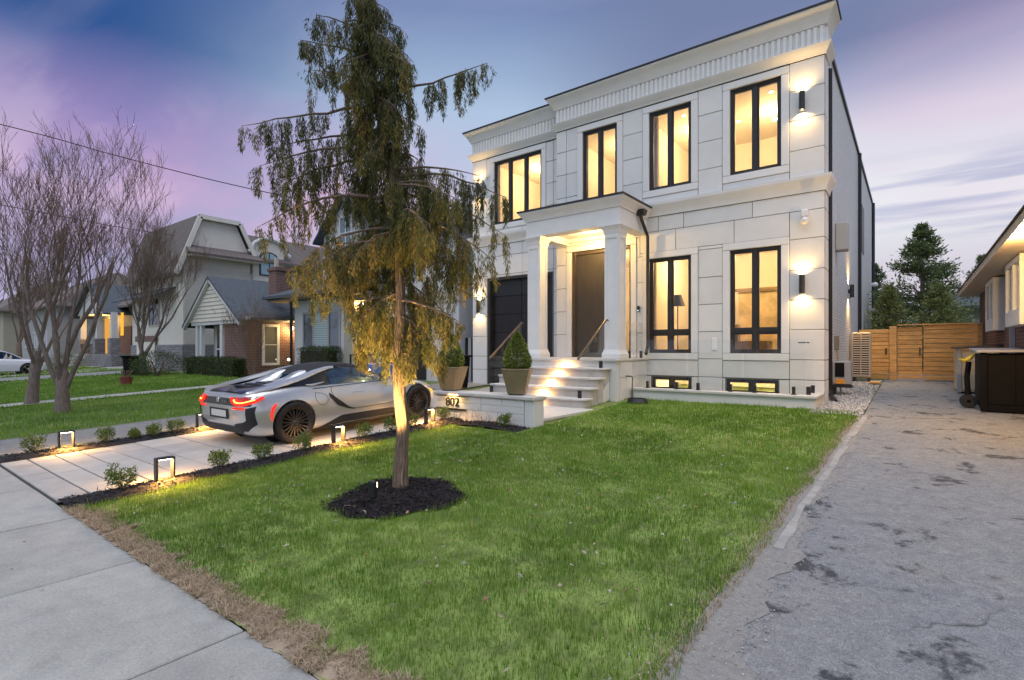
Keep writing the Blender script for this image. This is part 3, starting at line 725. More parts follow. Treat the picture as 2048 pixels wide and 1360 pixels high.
w3 = (UL[1]-UL[0])/3; window(UL, YL, [UL[0]+w3, UL[0]+2*w3])
# entrance: pivot door, sidelight
mb = MB(); a, b, c, d = DR
for x0, x1 in ((a, a+.10), (-6.42, -6.30), (b-.06, b)): mb.box(x0, x1, YF+.04, YF+.17, c, d)
mb.box(a+.1, -6.42, YF+.04, YF+.17, d-.10, d); mb.box(-6.30, b-.06, YF+.04, YF+.17, d-.08, d); mb.box(-6.30, b-.06, YF+.04, YF+.17, c, c+.06)
dr = mb.build('door', 'door_frame', house, bevel=.006)
mb = MB(); mb.box(a+.10, -6.42, YF+.08, YF+.13, c+.01, d-.10); mb.build('door_leaf', 'door_wood', dr, bevel=.004)
mb = MB(); mb.tube([(-6.52, YF+.03, 2.0), (-6.52, YF+.03, 3.3)], .016, 8); mb.box(-6.53, -6.51, YF+.03, YF+.08, 2.1, 2.13); mb.box(-6.53, -6.51, YF+.03, YF+.08, 3.17, 3.2); mb.build('door_handle', 'black_metal', dr, smooth=True)
mb = MB(); mb.add([(-6.30, YF+.1, c+.06), (b-.06, YF+.1, c+.06), (b-.06, YF+.1, d-.08), (-6.30, YF+.1, d-.08)], [(0, 1, 2, 3)]); mb.build('sidelight', 'glass', dr)
# garage door: dark glossy panels
mb = MB(); mb.box(GA[0], GA[1], YL+.20, YL+.24, GA[2], GA[3]); gd = mb.build('garage_door', 'garage_dark', house)
for i in range(6):
    z0 = GA[2]+.02+i*.595
    for k in range(2):
        x0 = GA[0]+.10+k*1.19; mb = MB(); mb.box(x0, x0+1.16, YL+.172, YL+.205, z0+.012, min(z0+.583, GA[3]-.02)); mb.build('door_panel', 'garage_dark' if i < 5 else 'black_metal', gd, bevel=.006)
mb = MB(); mb.box(GA[0]+.0, GA[0]+.09, YL+.02, YL+.20, GA[2], GA[3]); mb.box(GA[1]-.06, GA[1], YL+.02, YL+.20, GA[2], GA[3]); mb.box(GA[0]+.09, GA[1]-.06, YL+.02, YL+.2, GA[3]-.07, GA[3]); mb.build('door_frame', 'frame_dark', gd, bevel=.005)

# rooms behind the glass
def room(x0, x1, y0, y1, z0, z1):
    mb = MB(); t = .04
    mb.box(x0, x1, y1, y1+t, z0, z1); mb.box(x0-t, x0, y0, y1, z0, z1); mb.box(x1, x1+t, y0, y1, z0, z1); mb.box(x0, x1, y0, y1, z1, z1+t)
    r_ = mb.build('room_shell', 'room', house); mb = MB(); mb.box(x0, x1, y0, y1, z0-t, z0); mb.build('room_floor', 'room_floor', r_); return r_
def ceiling_lamp(x, y, z, energy, r_=.09, col=(1, .70, .33)):
    mb = MB(); mb.lathe([(0, 0), (r_, 0), (r_, .02), (0, .02)], (x, y, z-.025), 'z', 14); o = mb.build('downlight', emis_lamp, house)
    light('room_light', 'POINT', (x, y, z-.45), energy, col, size=.12, parent=house)
emis_lamp = emis('lamp_warm', (1, .82, .55), 14)
yb0 = YF+.34
r1 = room(-11.54, -8.45, YL+.34, 17.2, 5.5, 8.05); r2 = room(-8.2, -5.95, yb0, 16.6, 5.5, 8.05); r3 = room(-5.85, -1.9, yb0, 17.4, 5.5, 8.05)
r4 = room(-8.2, -5.88, yb0, 18.0, 1.44, 4.62); r5 = room(-5.8, -1.9, yb0, 17.6, 1.44, 4.62); r6 = room(-5.8, -1.9, yb0, 16.5, -.9, 1.25)
LAMP = 1.0
for (x, y, z, e) in ((-10.3, 15.4, 8.02, 105), (-7.0, 15.2, 8.02, 70), (-4.9, 15.4, 8.02, 80), (-2.9, 15.4, 8.02, 80), (-6.4, 15.6, 4.59, 120), (-4.9, 15.4, 4.59, 110), (-2.9, 15.4, 4.59, 110), (-4.9, 15.0, 1.2, 75), (-2.9, 15.0, 1.2, 75)):
    ceiling_lamp(x, y, z, e*LAMP)
# a few things one makes out inside: doorway, fireplace, pictures
mb = MB(); mb.box(-4.15, -3.05, 16.6, 17.3, 1.44, 3.35); fp = mb.build('chimney_breast', 'marble', house); mb = MB(); mb.box(-4.45, -2.75, 16.5, 16.62, 3.36, 3.44); mb.build('mantel', 'room_dark', fp)
mb = MB(); mb.box(-4.35, -2.95, 14.6, 15.2, 1.62, 1.86); mb.box(-4.3, -4.22, 14.62, 15.18, 1.44, 1.62); mb.box(-3.1, -3.0, 14.62, 15.18, 1.44, 1.62); mb.box(-4.0, -3.7, 14.75, 15.0, 1.86, 2.3); mb.build('console_table', 'room_dark', house)
mb = MB(); mb.box(-7.35, -6.55, 16.52, 16.59, 5.5, 7.4); mb.build('inner_door', mat('blue_grey', (.25, .30, .36), .6), house)
mb = MB(); mb.tube([(-6.9, 15.0, 8.0), (-6.9, 15.0, 7.3)], .012, 6); mb.ball((-6.9, 15.0, 7.25), .09); mb.build('pendant', 'black_metal', house, smooth=True)
mb = MB(); mb.ball((-4.75, 14.2, 7.62), .055, 12, 8); mb.build('pendant_bulb', emis_lamp, house, smooth=True); mb = MB(); mb.ball((-2.72, 14.3, 7.35), .05, 12, 8); mb.build('pendant_bulb', emis_lamp, house, smooth=True)
mb = MB(); mb.box(-5.3, -4.5, 17.25, 17.36, 6.1, 6.7); mb.build('headboard', mat('linen', (.62, .55, .45), .9, var=.1), house)

for (x0, x1, y, z0, z1) in ((-5.72, -5.42, 13.55, 5.52, 7.9), (-1.98, -2.3, 13.55, 5.52, 7.9), (-5.72, -5.5, 13.6, 1.46, 4.3)):   # curtains gathered at the window sides
    rings = [[(min(x0, x1)+abs(x1-x0)*k/14, y+.035*math.sin(k*1.9), z) for k in range(15)] for z in (z0, z1)]; mb = MB(); mb.loft(rings, False, False, False); mb.build('drape', MATS['linen'], house, smooth=True)
for (x0, x1, z0, z1, y) in ((-4.1, -3.2, 6.35, 7.1, 17.36), (-5.4, -4.7, 2.4, 3.4, 17.56), (-10.6, -9.9, 6.3, 7.2, 17.16), (-2.9, -2.3, 6.2, 7.4, 17.36)):
    mb = MB(); mb.box(x0, x1, y-.03, y-.005, z0, z1); pf = mb.build('picture_frame', 'room_dark', house); mb = MB(); mb.box(x0+.05, x1-.05, y-.036, y-.031, z0+.05, z1-.05); mb.build('picture', 'linen', pf)
mb = MB(); mb.box(-5.35, -4.3, 16.2, 17.0, 1.46, 1.9); mb.box(-5.35, -4.3, 16.8, 17.05, 1.9, 2.35); mb.build('sofa', MATS['linen'], house, bevel=.05, seg=2)
mb = MB(); mb.tube([(-5.2, 14.4, 1.46), (-5.2, 14.4, 2.9)], .015, 6); mb.lathe([(.10, .30), (.2, 0)], (-5.2, 14.4, 2.85), 'z', 16); mb.build('floor_lamp', 'black_metal', house)
for x in (-5.0, -3.9, -2.8):
    for y in (14.3, 15.6): mb = MB(); mb.lathe([(0, 0), (.05, 0)], (x, y, 8.045), 'z', 12); mb.build('downlight', emis_lamp, house); mb = MB(); mb.lathe([(0, 0), (.05, 0)], (x, y, 4.615), 'z', 12); mb.build('downlight', emis_lamp, house)
# porch: entablature, ceiling, columns, floor
PX0, PX1, PY = -8.22, -5.50, 11.38
mb = MB(); mb.box(PX0, PX1, PY, PY+.34, 4.62, 5.02); mb.box(PX0, PX0+.34, PY+.34, 12.995, 4.62, 5.02); mb.box(PX1-.34, PX1, PY+.34, 12.995, 4.62, 5.02); pe = mb.build('porch_beam', 'stone_trim', house, bevel=.006)
mb = MB(); mb.box(PX0+.34, PX1-.34, PY+.34, 12.995, 4.80, 4.86); mb.build('porch_ceiling', 'stone_trim', house)
pp = [(PX0, 12.99), (PX0, PY), (PX1, PY), (PX1, 12.99)]
mb = MB(); moulding(mb, pp, [(0, 5.02), (.025, 5.02), (.03, 5.06), (.06, 5.10), (.10, 5.17), (.14, 5.21), (.15, 5.22), (.15, 5.26), (0, 5.26)]); mb.build('porch_cornice', 'stone_trim', house, smooth=True)
mb = MB(); moulding(mb, pp, [(-.06, 5.263), (.18, 5.263), (.18, 5.30), (-.06, 5.30)]); mb.box(PX0+.05, PX1-.05, PY+.05, 12.98, 5.2, 5.31); mb.build('porch_roof', 'flash', house)
def column(cx, cy):
    h = .18; mb = MB(); mb.box(cx-h, cx+h, cy-h, cy+h, 1.66, 4.40); c = mb.build('column', 'stone_trim', house, bevel=.008)
    for dx, dy in ((0, -1), (0, 1), (1, 0), (-1, 0)):   # sunk panel: four raised rails on each face
        for (u0, u1, z0, z1) in ((-h, -h+.055, 1.66, 4.40), (h-.055, h, 1.66, 4.40), (-h+.055, h-.055, 4.30, 4.40), (-h+.055, h-.055, 1.66, 1.76)):
            m2 = MB(); p, q = h+.001, h+.020
            if dy: m2.box(cx+u0+(.001 if u0 == -h else 0), cx+u1-(.001 if u1 == h else 0), min(cy+dy*p, cy+dy*q), max(cy+dy*p, cy+dy*q), z0, z1)
            else: m2.box(min(cx+dx*p, cx+dx*q), max(cx+dx*p, cx+dx*q), cy+u0+(.001 if u0 == -h else 0), cy+u1-(.001 if u1 == h else 0), z0, z1)
            m2.build('column_rail', 'stone_trim', c, bevel=.004)
    sq = lambda r_, z: [(cx-r_, cy-r_, z), (cx+r_, cy-r_, z), (cx+r_, cy+r_, z), (cx-r_, cy+r_, z)]
    m2 = MB(); m2.loft([sq(h+.02, 4.40), sq(h+.03, 4.43), sq(h+.045, 4.50), sq(h+.085, 4.57), sq(h+.10, 4.585), sq(h+.10, 4.618)]); m2.build('capital', 'stone_trim', c)
    m2 = MB(); m2.loft([sq(h+.06, 1.425), sq(h+.06, 1.53), sq(h+.05, 1.55), sq(h+.025, 1.62), sq(h+.02, 1.66)]); m2.build('column_base', 'stone_trim', c)
column(PX0+.22, PY+.22); column(PX1-.22, PY+.22)
# porch floor, steps, pedestal walls
SX0, SX1 = -8.45, -5.72
mb = MB(); mb.box(-8.5, -5.46, 11.16, 12.998, 1.36, 1.42); mb.build('porch_floor', 'tread_stone', house, bevel=.012, seg=2)
mb = MB(); mb.box(-8.46, -5.52, 11.22, 12.996, .2, 1.358); mb.build('porch_base', 'stucco_white', house)
for i, (a, b) in enumerate(((11.40, 12.1), (12.1, 12.97))):   # side cladding of the porch base
    for z0, z1 in ((.42, .97), (.97, 1.355)):
        mb = MB(); mb.box(-5.518, -5.49, a+.006, b-.006, z0+.006, z1-.006); mb.build('stone_panel', 'stone', house, bevel=.005)
ny = [10.84, 10.50, 10.17, 9.86]; tz = [1.205, .995, .785, .575]
prev = 11.2
for i, (yn, z) in enumerate(zip(ny, tz)):
    mb = MB(); xe = SX1+.10-i*.0+.02*i
    pts = [(SX0, yn-.03), (xe-.28, yn-.03), (xe-.10, yn+.0), (xe, yn+.10), (xe, prev+.02), (SX0, prev+.02)]
    mb.prism([(x, y, z-.045) for x, y in pts], (0, 0, .045)); mb.build('tread', 'tread_stone', house, bevel=.012, seg=2)
    pts = [(SX0, yn+.02), (xe-.28, yn+.02), (xe-.14, yn+.05), (xe-.06, yn+.12), (xe-.06, prev+.0), (SX0, prev)]
    mb = MB(); mb.prism([(x, y, .18) for x, y in pts], (0, 0, z-.046-.18)); mb.build('riser', 'step_stone', house, bevel=.006)
    prev = yn+.02
# slanted cheek wall right of the steps
mb = MB(); mb.prism([(-5.80, 11.2, .2), (-5.80, 10.3, .2), (-5.80, 11.2, .9)], (.13, 0, 0)); mb.build('stair_cheek', 'stone', house, bevel=.008) if True else mb.prism([(-5.66, 11.2, .2), (-5.66, 9.95, .2), (-5.66, 9.98, .36), (-5.66, 10.5, .80), (-5.66, 11.2, 1.34)], (.16, 0, 0))
# landing in front of the steps
mb = MB(); mb.box(-8.6, -5.38, 7.86, 9.9, .315, .375); mb.build('landing', 'tread_stone', house, bevel=.012, seg=2)
mb = MB(); mb.box(-8.56, -5.42, 7.88, 9.95, .0, .314); mb.build('landing_base', 'stucco_white', house)
# step lights under each nosing
emis_step = emis('lamp_step', (1, .66, .26), 9)
for i, (yy, z) in enumerate(zip([11.2]+[y+.02 for y in ny], [1.34, 1.14, .93, .72, .515])):
    x = -6.85; mb = MB(); mb.box(x-.10, x+.10, yy-.016 if i else yy-.0+.004, yy+.004 if i else yy+.018, z-.045, z-.015); mb.build('step_light', emis_step, house)
    light('step_lamp', 'AREA', (x, yy-.03, z-.03), 13, (1, .52, .14), size=.26, direction=(0, .12, -1), parent=house)
# porch downlight
mb = MB(); mb.lathe([(0, 0), (.05, 0), (.05, .02), (0, .02)], (-6.86, 12.2, 4.785), 'z', 16); mb.build('porch_downlight', emis('lamp_porch', (1, .85, .6), 30), house)
light('porch_lamp', 'POINT', (-6.86, 12.2, 4.62), 125, WARM, .05, parent=house)
# handrails with glass: right and left of the steps
def rail(x, glass=True):
    a, b = Vector((x, 9.95, 1.42)), Vector((x, 11.3, 2.35))
    mb = MB(); mb.bar(a, b, .04, .05); mb.bar(b, b+Vector((0, .1, -.02)), .03, .03); h = mb.build('handrail', 'bronze_rail', house, bevel=.008)
    m2 = MB(); m2.prism([(x, 9.95, .66), (x, 9.95, 1.40), (x, 11.28, 2.32), (x, 11.28, 1.52)], (.012, 0, 0)); m2.build('glass_panel', 'glass_rail', h)
    for yy, zz in ((10.02, .575), (11.0, 1.205)):
        m2 = MB(); m2.box(x-.03, x+.045, yy-.03, yy+.03, zz, zz+.17); m2.build('spigot', 'black_metal', h, bevel=.006)
rail(-5.80); rail(-8.3)
# glass guard along the right side of the porch
mb = MB(); mb.box(-5.545, -5.533, 11.8, 12.95, 1.50, 2.32); gg = mb.build('glass_guard', 'glass_rail', house)
for yy in (12.0, 12.7): m2 = MB(); m2.box(-5.57, -5.51, yy-.03, yy+.03, 1.42, 1.60); m2.build('spigot', 'black_metal', gg, bevel=.006)
# window-well kerb with cap and glass guard
mb = MB(); mb.box(-5.40, -1.55, 11.93, 12.15, .1, .655); mb.box(-1.75, -1.55, 12.15, 12.99, .1, .655); mb.build('well_wall', 'stucco_white', house)
mb = MB(); mb.box(-5.44, -1.50, 11.88, 12.20, .657, .715); mb.box(-1.78, -1.50, 12.20, 12.985, .657, .715); mb.build('well_cap', 'tread_stone', house, bevel=.012, seg=2)
for i, (x0, x1) in enumerate(((-5.30, -4.15), (-4.10, -2.95), (-2.90, -1.72))):
    mb = MB(); mb.box(x0, x1, 12.035, 12.047, .80, 1.86); gg = mb.build('glass_guard', 'glass_rail', house)
    for x in (x0+.22, x1-.22): m2 = MB(); m2.box(x-.028, x+.028, 12.00, 12.08, .715, .88); m2.box(x-.05, x+.05, 11.98, 12.10, .715, .727); m2.build('spigot', 'black_metal', gg, bevel=.005)
mb = MB(); mb.box(-1.70, -1.688, 12.06, 12.95, .80, 1.86); gg = mb.build('glass_guard', 'glass_rail', house)
for yy in (12.2, 12.75): m2 = MB(); m2.box(-1.735, -1.655, yy-.028, yy+.028, .715, .88); m2.build('spigot', 'black_metal', gg, bevel=.005)
mb = MB(); mb.bar((-1.86, 12.045, 1.78), (-1.72, 12.045, 1.78), .03, .02); mb.bar((-1.694, 12.06, 1.78), (-1.694, 12.2, 1.78), .03, .02); mb.build('glass_clip', 'black_metal', house)
# hose bib on porch base
mb = MB(); mb.tube([(-5.49, 11.7, 1.0), (-5.35, 11.7, 1.0), (-5.32, 11.7, .97), (-5.32, 11.68, .55), (-5.28, 11.6, .50)], .014, 6); mb.build('hose_bib', mat('olive', (.08, .09, .05), .6), house, smooth=True)
# downspouts
def spout(pts, name='downspout', r=.05):
    mb = MB(); mb.tube(pts, r, 4); mb.build(name, 'black_metal', house, bevel=.01)
spout([(-5.40, 12.35, 5.05), (-5.40, 12.4, 4.9), (-5.43, 12.86, 4.55), (-5.43, 12.88, 2.0), (-5.43, 12.88, 1.75), (-5.36, 12.6, 1.52)])
mb = MB(); mb.hexa([(-5.48, 12.3, 4.98), (-5.30, 12.3, 4.98), (-5.30, 12.45, 4.98), (-5.48, 12.45, 4.98), (-5.52, 12.25, 5.12), (-5.27, 12.25, 5.12), (-5.27, 12.5, 5.12), (-5.52, 12.5, 5.12)]); mb.build('downspout_head', 'black_metal', house, bevel=.01)
spout([(-1.49, 13.72, 7.95), (-1.49, 13.72, .75), (-1.47, 13.66, .62), (-1.32, 13.3, .50)], r=.06)
spout([(-1.50, 22.3, 8.6), (-1.50, 22.3, .8)], r=.06); spout([(-1.50, 30.3, 8.6), (-1.50, 30.3, .9)], r=.07)
# side wall equipment
mb = MB(); mb.box(-1.565, -1.30, 15.55, 15.95, 4.15, 4.85); mb.build('meter_box', mat('box_grey', (.42, .43, .42), .6), house, bevel=.02)
mb = MB(); mb.ball((-1.86, 12.86, 4.43), .085, 14, 10); cm = mb.build('dome_camera', mat('cam_white', (.75, .75, .75), .3), house, smooth=True); mb = MB(); mb.box(-1.93, -1.79, 12.80, 12.995, 4.50, 4.66); mb.build('camera_mount', 'stone_trim', cm, bevel=.02)
mb = MB(); mb.box(-5.77, -5.70, 12.955, 12.996, 2.62, 2.78); db = mb.build('doorbell', 'black_metal', house, bevel=.015); mb = MB(); mb.lathe([(0, 0), (.016, 0), (.016, -.006), (0, -.006)], (-5.735, 12.952, 2.66), 'y', 12); mb.build('doorbell_button', emis('white_led', (1, 1, 1), 1.5), db)
mb = MB(); mb.box(-3.86, -3.74, 12.978, 12.997, 1.62, 1.93); mb.build('wall_vent', mat('vent_white', (.8, .8, .8), .4), house, bevel=.01)
# up-and-down wall sconces
def sconce(x, y, z, d=(0, -1), e=42.0):
    cx, cy = x+d[0]*.10, y+d[1]*.10
    mb = MB(); mb.lathe([(.045, -.20), (.058, -.20), (.058, .20), (.045, .20), (.045, -.20)], (cx, cy, z), 'z', 20); s = mb.build('wall_sconce', 'black_metal', house, smooth=True)
    m2 = MB(); m2.box(min(x, x+d[0]*.05)-(.03 if d[1] else 0), max(x, x+d[0]*.05)+(.03 if d[1] else 0), min(y, y+d[1]*.05)-(.03 if d[0] else 0), max(y, y+d[1]*.05)+(.03 if d[0] else 0), z-.06, z+.06); m2.build('sconce_bracket', 'black_metal', s)
    for k in (-1, 1):
        m2 = MB(); m2.lathe([(0, 0), (.043, 0)], (cx, cy, z+k*.17), 'z', 16); m2.build('sconce_bulb', emis_lamp, s)
        light('sconce_lamp', 'SPOT', (cx, cy, z+k*.185), e, WARM, .03, (-d[0]*.12, -d[1]*.12, k), 145, 1.0, parent=house)
sconce(-1.92, YF, 7.05); sconce(-1.92, YF, 3.06); sconce(-11.56, YL, 7.0); sconce(-11.56, YL, 3.06); sconce(-1.57, 18.9, 3.4, (1, 0), 130)
# small wall-mounted cameras far along the side
for yy, z in ((29.3, 4.6), (29.0, 3.4)):
    mb = MB(); mb.ball((-1.38, yy, z), .12, 10, 6); mb.box(-1.56, -1.38, yy-.05, yy+.05, z-.04, z+.1); mb.build('side_camera', MATS['cam_white'], house, smooth=True)
mb = MB(); mb.box(-1.6, -1.55, 24.0, 25.2, 5.4, 7.2); mb.build('side_window', 'frame_dark', house)

# low front wall with house number
wall = empty('low_wall', (-6.5, 7.65, .25), label='low white block wall with house number 802 beside the steps', cat='wall')
mb = MB(); mb.box(-7.66, -5.46, 7.52, 7.80, .0, .74); mb.build('wall_core', 'stucco_white', wall)
z = .23
while z < .73:
    x = -7.66; k = int(z*10)
    while x < -5.47:
        w = random.choice([.5, .7, .9]); e = min(x+w, -5.46)
        if -5.46-e < .2: e = -5.46
        mb = MB(); mb.box(x+.003, e-.003, 7.49+random.uniform(-.003, .003), 7.519, z+.003, min(z+.127, .735)-.002); mb.build('wall_block', 'stone', wall, bevel=.005); x = e
    z += .127
mb = MB(); mb.box(-7.70, -5.22, 7.46, 7.86, .742, .815); mb.build('wall_cap', 'tread_stone', wall, bevel=.02, seg=3)
mb = MB(); mb.box(-5.455, -5.25, 7.50, 7.82, .0, .74); mb.build('end_pier', 'stone', wall, bevel=.01)
def text(s, name, loc, size, material, parent, ext=.006, rot=(R(90), 0, 0)):
    c = bpy.data.curves.new(name, 'FONT'); c.body = s; c.size = size; c.extrude = ext; c.align_x = 'CENTER'
    t = bpy.data.objects.new(name+'_tmp', c); COL.objects.link(t)
    dg = bpy.context.evaluated_depsgraph_get(); me = bpy.data.meshes.new_from_object(t.evaluated_get(dg)); bpy.data.objects.remove(t)
    me.materials.clear(); me.materials.append(MATS[material]); me.transform(Matrix.Translation(Vector(loc)) @ Matrix.Rotation(rot[2], 4, 'Z') @ Matrix.Rotation(rot[0], 4, 'X'))
    o = bpy.data.objects.new(name, me); COL.objects.link(o); place(o, parent); return o
text('802', 'house_number', (-7.18, 7.472, .535), .24, 'frame_dark', wall, .012)
mb = MB(); mb.box(-7.62, -6.82, 7.462, 7.486, .455, .49); mb.build('number_rail', 'black_metal', wall)
light('wall_wash', 'AREA', (-7.15, 7.40, .735), 5, WARM, .25, (0, .5, -1), parent=wall)
mb = MB(); mb.box(-7.55, -6.75, 7.38, 7.46, .728, .741); mb.build('wash_light', 'bronze_rail', wall)

# ------------------------------------------------------------------ cars
mat('car_silver', (.66, .66, .64), .28, metal=.6, coat=.8, var=.02, scale=2)
mat('car_black', (.012, .012, .014), .22, coat=.6)
mat('car_satin', (.016, .016, .018), .5)
mat('tyre', (.014, .014, .014), .75, var=.2, scale=20)
mat('rim', (.045, .045, .046), .45, metal=.15); mat('rim_dark', (.006, .006, .006), .9, spec=.1)
mat('chrome', (.7, .7, .7), .15, metal=1)
mat('plate', (.62, .62, .58), .5, var=.1, scale=20)
mat('soft_top', (.02, .02, .022), .75, bump=.1, bscale=200)
mat('interior', (.06, .045, .035), .7)
mat('car_white', (.62, .63, .66), .3, coat=.6)
emis('tail_red', (1, .03, .02), 1.6); emis('tail_orange', (1, .30, .06), 5.0); emis('amber', (1, .45, .05), 1.6)
mat('tail_dark', (.22, .006, .006), .15, coat=.8, emit=(1, .02, .015), estr=.25)
def catmull(P, per=4):
    P = np.asarray(P, float); Q = np.vstack([2*P[0]-P[1], P, 2*P[-1]-P[-2]]); out = []
    for i in range(1, len(Q)-2):
        for t in np.linspace(0, 1, per, endpoint=False):
            a, b, c, d = Q[i-1], Q[i], Q[i+1], Q[i+2]
            out.append(.5*((2*b)+(-a+c)*t+(2*a-5*b+4*c-d)*t*t+(-a+3*b-3*c+d)*t**3))
    out.append(P[-1]); return np.array(out)
def mono(x, xs, ys):
    """smooth monotone-ish interpolation (cubic hermite, limited slopes)"""
    xs = np.asarray(xs, float); ys = np.asarray(ys, float); h = np.diff(xs); d = np.diff(ys)/h; m = np.zeros(len(xs)); m[0] = d[0]; m[-1] = d[-1]
    for i in range(1, len(xs)-1): m[i] = 0 if d[i-1]*d[i] <= 0 else 2*d[i-1]*d[i]/(d[i-1]+d[i])
    i = int(np.clip(np.searchsorted(xs, x)-1, 0, len(h)-1)); t = (x-xs[i])/h[i]
    return float((2*t**3-3*t*t+1)*ys[i]+(t**3-2*t*t+t)*h[i]*m[i]+(-2*t**3+3*t*t)*ys[i+1]+(t**3-t*t)*h[i]*m[i+1])
class CarBody:
    def __init__(s, tab): s.t = np.array(tab, float); s.ys = s.t[:, 0]
    def sec(s, y):
        wm, zm, ws, zs, zc, zb, wb = [mono(y, s.ys, s.t[:, k]) for k in range(1, 8)]
        P = [(0, zb), (wb*.7, zb), (wb, zb+.02), (wb+(wm-wb)*.65, zb+(zm-zb)*.30), (wm, zm), (ws+(wm-ws)*.62, zm+(zs-zm)*.62), (ws+(wm-ws)*.15, zs-.02), (ws*.93, zs+(zc-zs)*.12+.004), (ws*.6, zs+(zc-zs)*.72), (0, zc)]
        return catmull(P, 4)
    def side_x(s, y, z):
        q = s.sec(y); best = 0
        for a, b in zip(q[:-1], q[1:]):
            if (a[1]-z)*(b[1]-z) <= 0 and abs(a[1]-b[1]) > 1e-6:
                t = (z-a[1])/(b[1]-a[1]); best = max(best, a[0]+(b[0]-a[0])*t)
        return best
    def top_z(s, y, x):
        q = s.sec(y); best = 0
        for a, b in zip(q[:-1], q[1:]):
            if (a[0]-x)*(b[0]-x) <= 0 and abs(a[0]-b[0]) > 1e-6:
                t = (x-a[0])/(b[0]-a[0]); best = max(best, a[1]+(b[1]-a[1])*t)
        return best
    def rear_y(s, x, z, lo=None, hi=-1.4):
        lo = s.ys[0] if lo is None else lo
        for _ in range(26):
            m = (lo+hi)/2
            if s.side_x(m, z) >= x: hi = m
            else: lo = m
        return hi
    def shell(s, name, material, parent, ny=72, cuts=()):
        # finer stations towards both rounded ends
        u = np.linspace(0, 1, ny); yy = s.ys[0]+(s.ys[-1]-s.ys[0])*(.5-.5*np.cos(np.pi*u))*.5+(s.ys[-1]-s.ys[0])*u*.5
        rings = []
        for y in yy:
            q = s.sec(y); ring = [(a, y, b) for a, b in q]+[(-a, y, b) for a, b in q[-2:0:-1]]; rings.append(ring)
        mb = MB(); mb.loft(rings); o = mb.build(name, material, parent, local=True)
        if cuts:
            cm = MB()
            for (y, z, r_) in cuts: cm.tube([(-1.5, y, z), (1.5, y, z)], r_, 40)
            # leave a bridge of body between the wheels
            c = MB()
            for (y, z, r_) in cuts:
                for sg in (-1, 1): c.tube([(sg*.60, y, z), (sg*1.5, y, z)], r_, 44)
            co = c.build('cut_tmp', material); bo = o.modifiers.new('b', 'BOOLEAN'); bo.object = co; bo.operation = 'DIFFERENCE'; bo.solver = 'EXACT'
            dg = bpy.context.evaluated_depsgraph_get(); par = o.parent; o.parent = None; bpy.context.view_layer.update()
            dg = bpy.context.evaluated_depsgraph_get(); me = bpy.data.meshes.new_from_object(o.evaluated_get(dg)); o.modifiers.clear(); o.data = me; o.parent = par
            me.materials.clear(); me.materials.append(MATS[material]); bpy.data.objects.remove(co)
        smooth_mesh(o.data, 32); return o
    def side_patch(s, name, material, parent, ys, zlo, zhi, off=.004, side=1, nz=5, both=True):
        o = None
        for sg in ((1, -1) if both else (side,)):
            mb = MB(); rings = []
            for y in ys:
                a, b = zlo(y), zhi(y); rings.append([(sg*(s.side_x(y, a+(b-a)*k/nz)+off), y, a+(b-a)*k/nz) for k in range(nz+1)])
            mb.loft(rings, False, False, False); o = mb.build(name, material, parent, smooth=True, local=True)
        return o
    def rear_patch(s, name, material, parent, xs, zlo, zhi, off=.005, nz=4, mirror=False):
        mb = MB()
        for sg in ((1, -1) if mirror else (1,)):
            rings = []
            for x in xs:
                a, b = zlo(x), zhi(x); rings.append([(sg*x, s.rear_y(abs(x), a+(b-a)*k/nz)-off, a+(b-a)*k/nz) for k in range(nz+1)])
            mb.loft(rings, False, False, False)
        return mb.build(name, material, parent, smooth=True, local=True)
def wheel(parent, x, y, z, r=.335, w=.22, spokes=20, sg=1, rimmat='rim'):
    """multi-spoke wheel, outer face towards sg*x"""
    rr = r*.745; mb = MB()
    mb.lathe([(rr*.90, -.02*sg), (rr*.985, 0), (rr, .008*sg), (rr, -w*sg), (rr*.93, -w*sg), (rr*.90, -.05*sg), (rr*.90, -.02*sg)], (x, y, z), 'x', 40)
    mb.lathe([(0, .0), (.028, .0), (.034, -.008*sg), (.05, -.022*sg), (.06, -.05*sg), (0, -.05*sg)], (x, y, z), 'x', 20)
    for k in range(spokes):
        a = 2*math.pi*(k//2)/(spokes/2)+(.17 if k % 2 else -.17)*.9; a0 = 2*math.pi*(k//2)/(spokes/2)
        c, s_ = math.cos(a), math.sin(a); c0, s0 = math.cos(a0+(a-a0)*.55), math.sin(a0+(a-a0)*.55)
        p = Vector((x-.026*sg, y+c0*.045, z+s0*.045)); q = Vector((x-.012*sg, y+c*rr*.93, z+s_*rr*.93))
        mb.bar(p, q, .016, .02, (1, 0, 0))
    wh = mb.build('wheel', rimmat, parent, smooth=True, local=True)
    t = MB(); tw = w
    t.lathe([(rr, .004*sg), (rr+.01, .012*sg), (r*.90, .016*sg), (r*.965, .004*sg), (r*.995, -.03*sg), (r, -tw*.5*sg), (r*.995, -(tw-.03)*sg), (r*.96, -tw*sg), (rr, -tw*sg)], (x, y, z), 'x', 44)
    t.build('tyre', 'tyre', wh, smooth=True)
    d = MB(); d.lathe([(.0, -.085*sg), (rr*.72, -.085*sg), (rr*.72, -.10*sg), (0, -.10*sg)], (x, y, z), 'x', 28); d.lathe([(0, -.15*sg), (rr*.95, -.15*sg)], (x, y, z), 'x', 28); d.build('brake_disc', 'rim_dark', wh)
    return wh

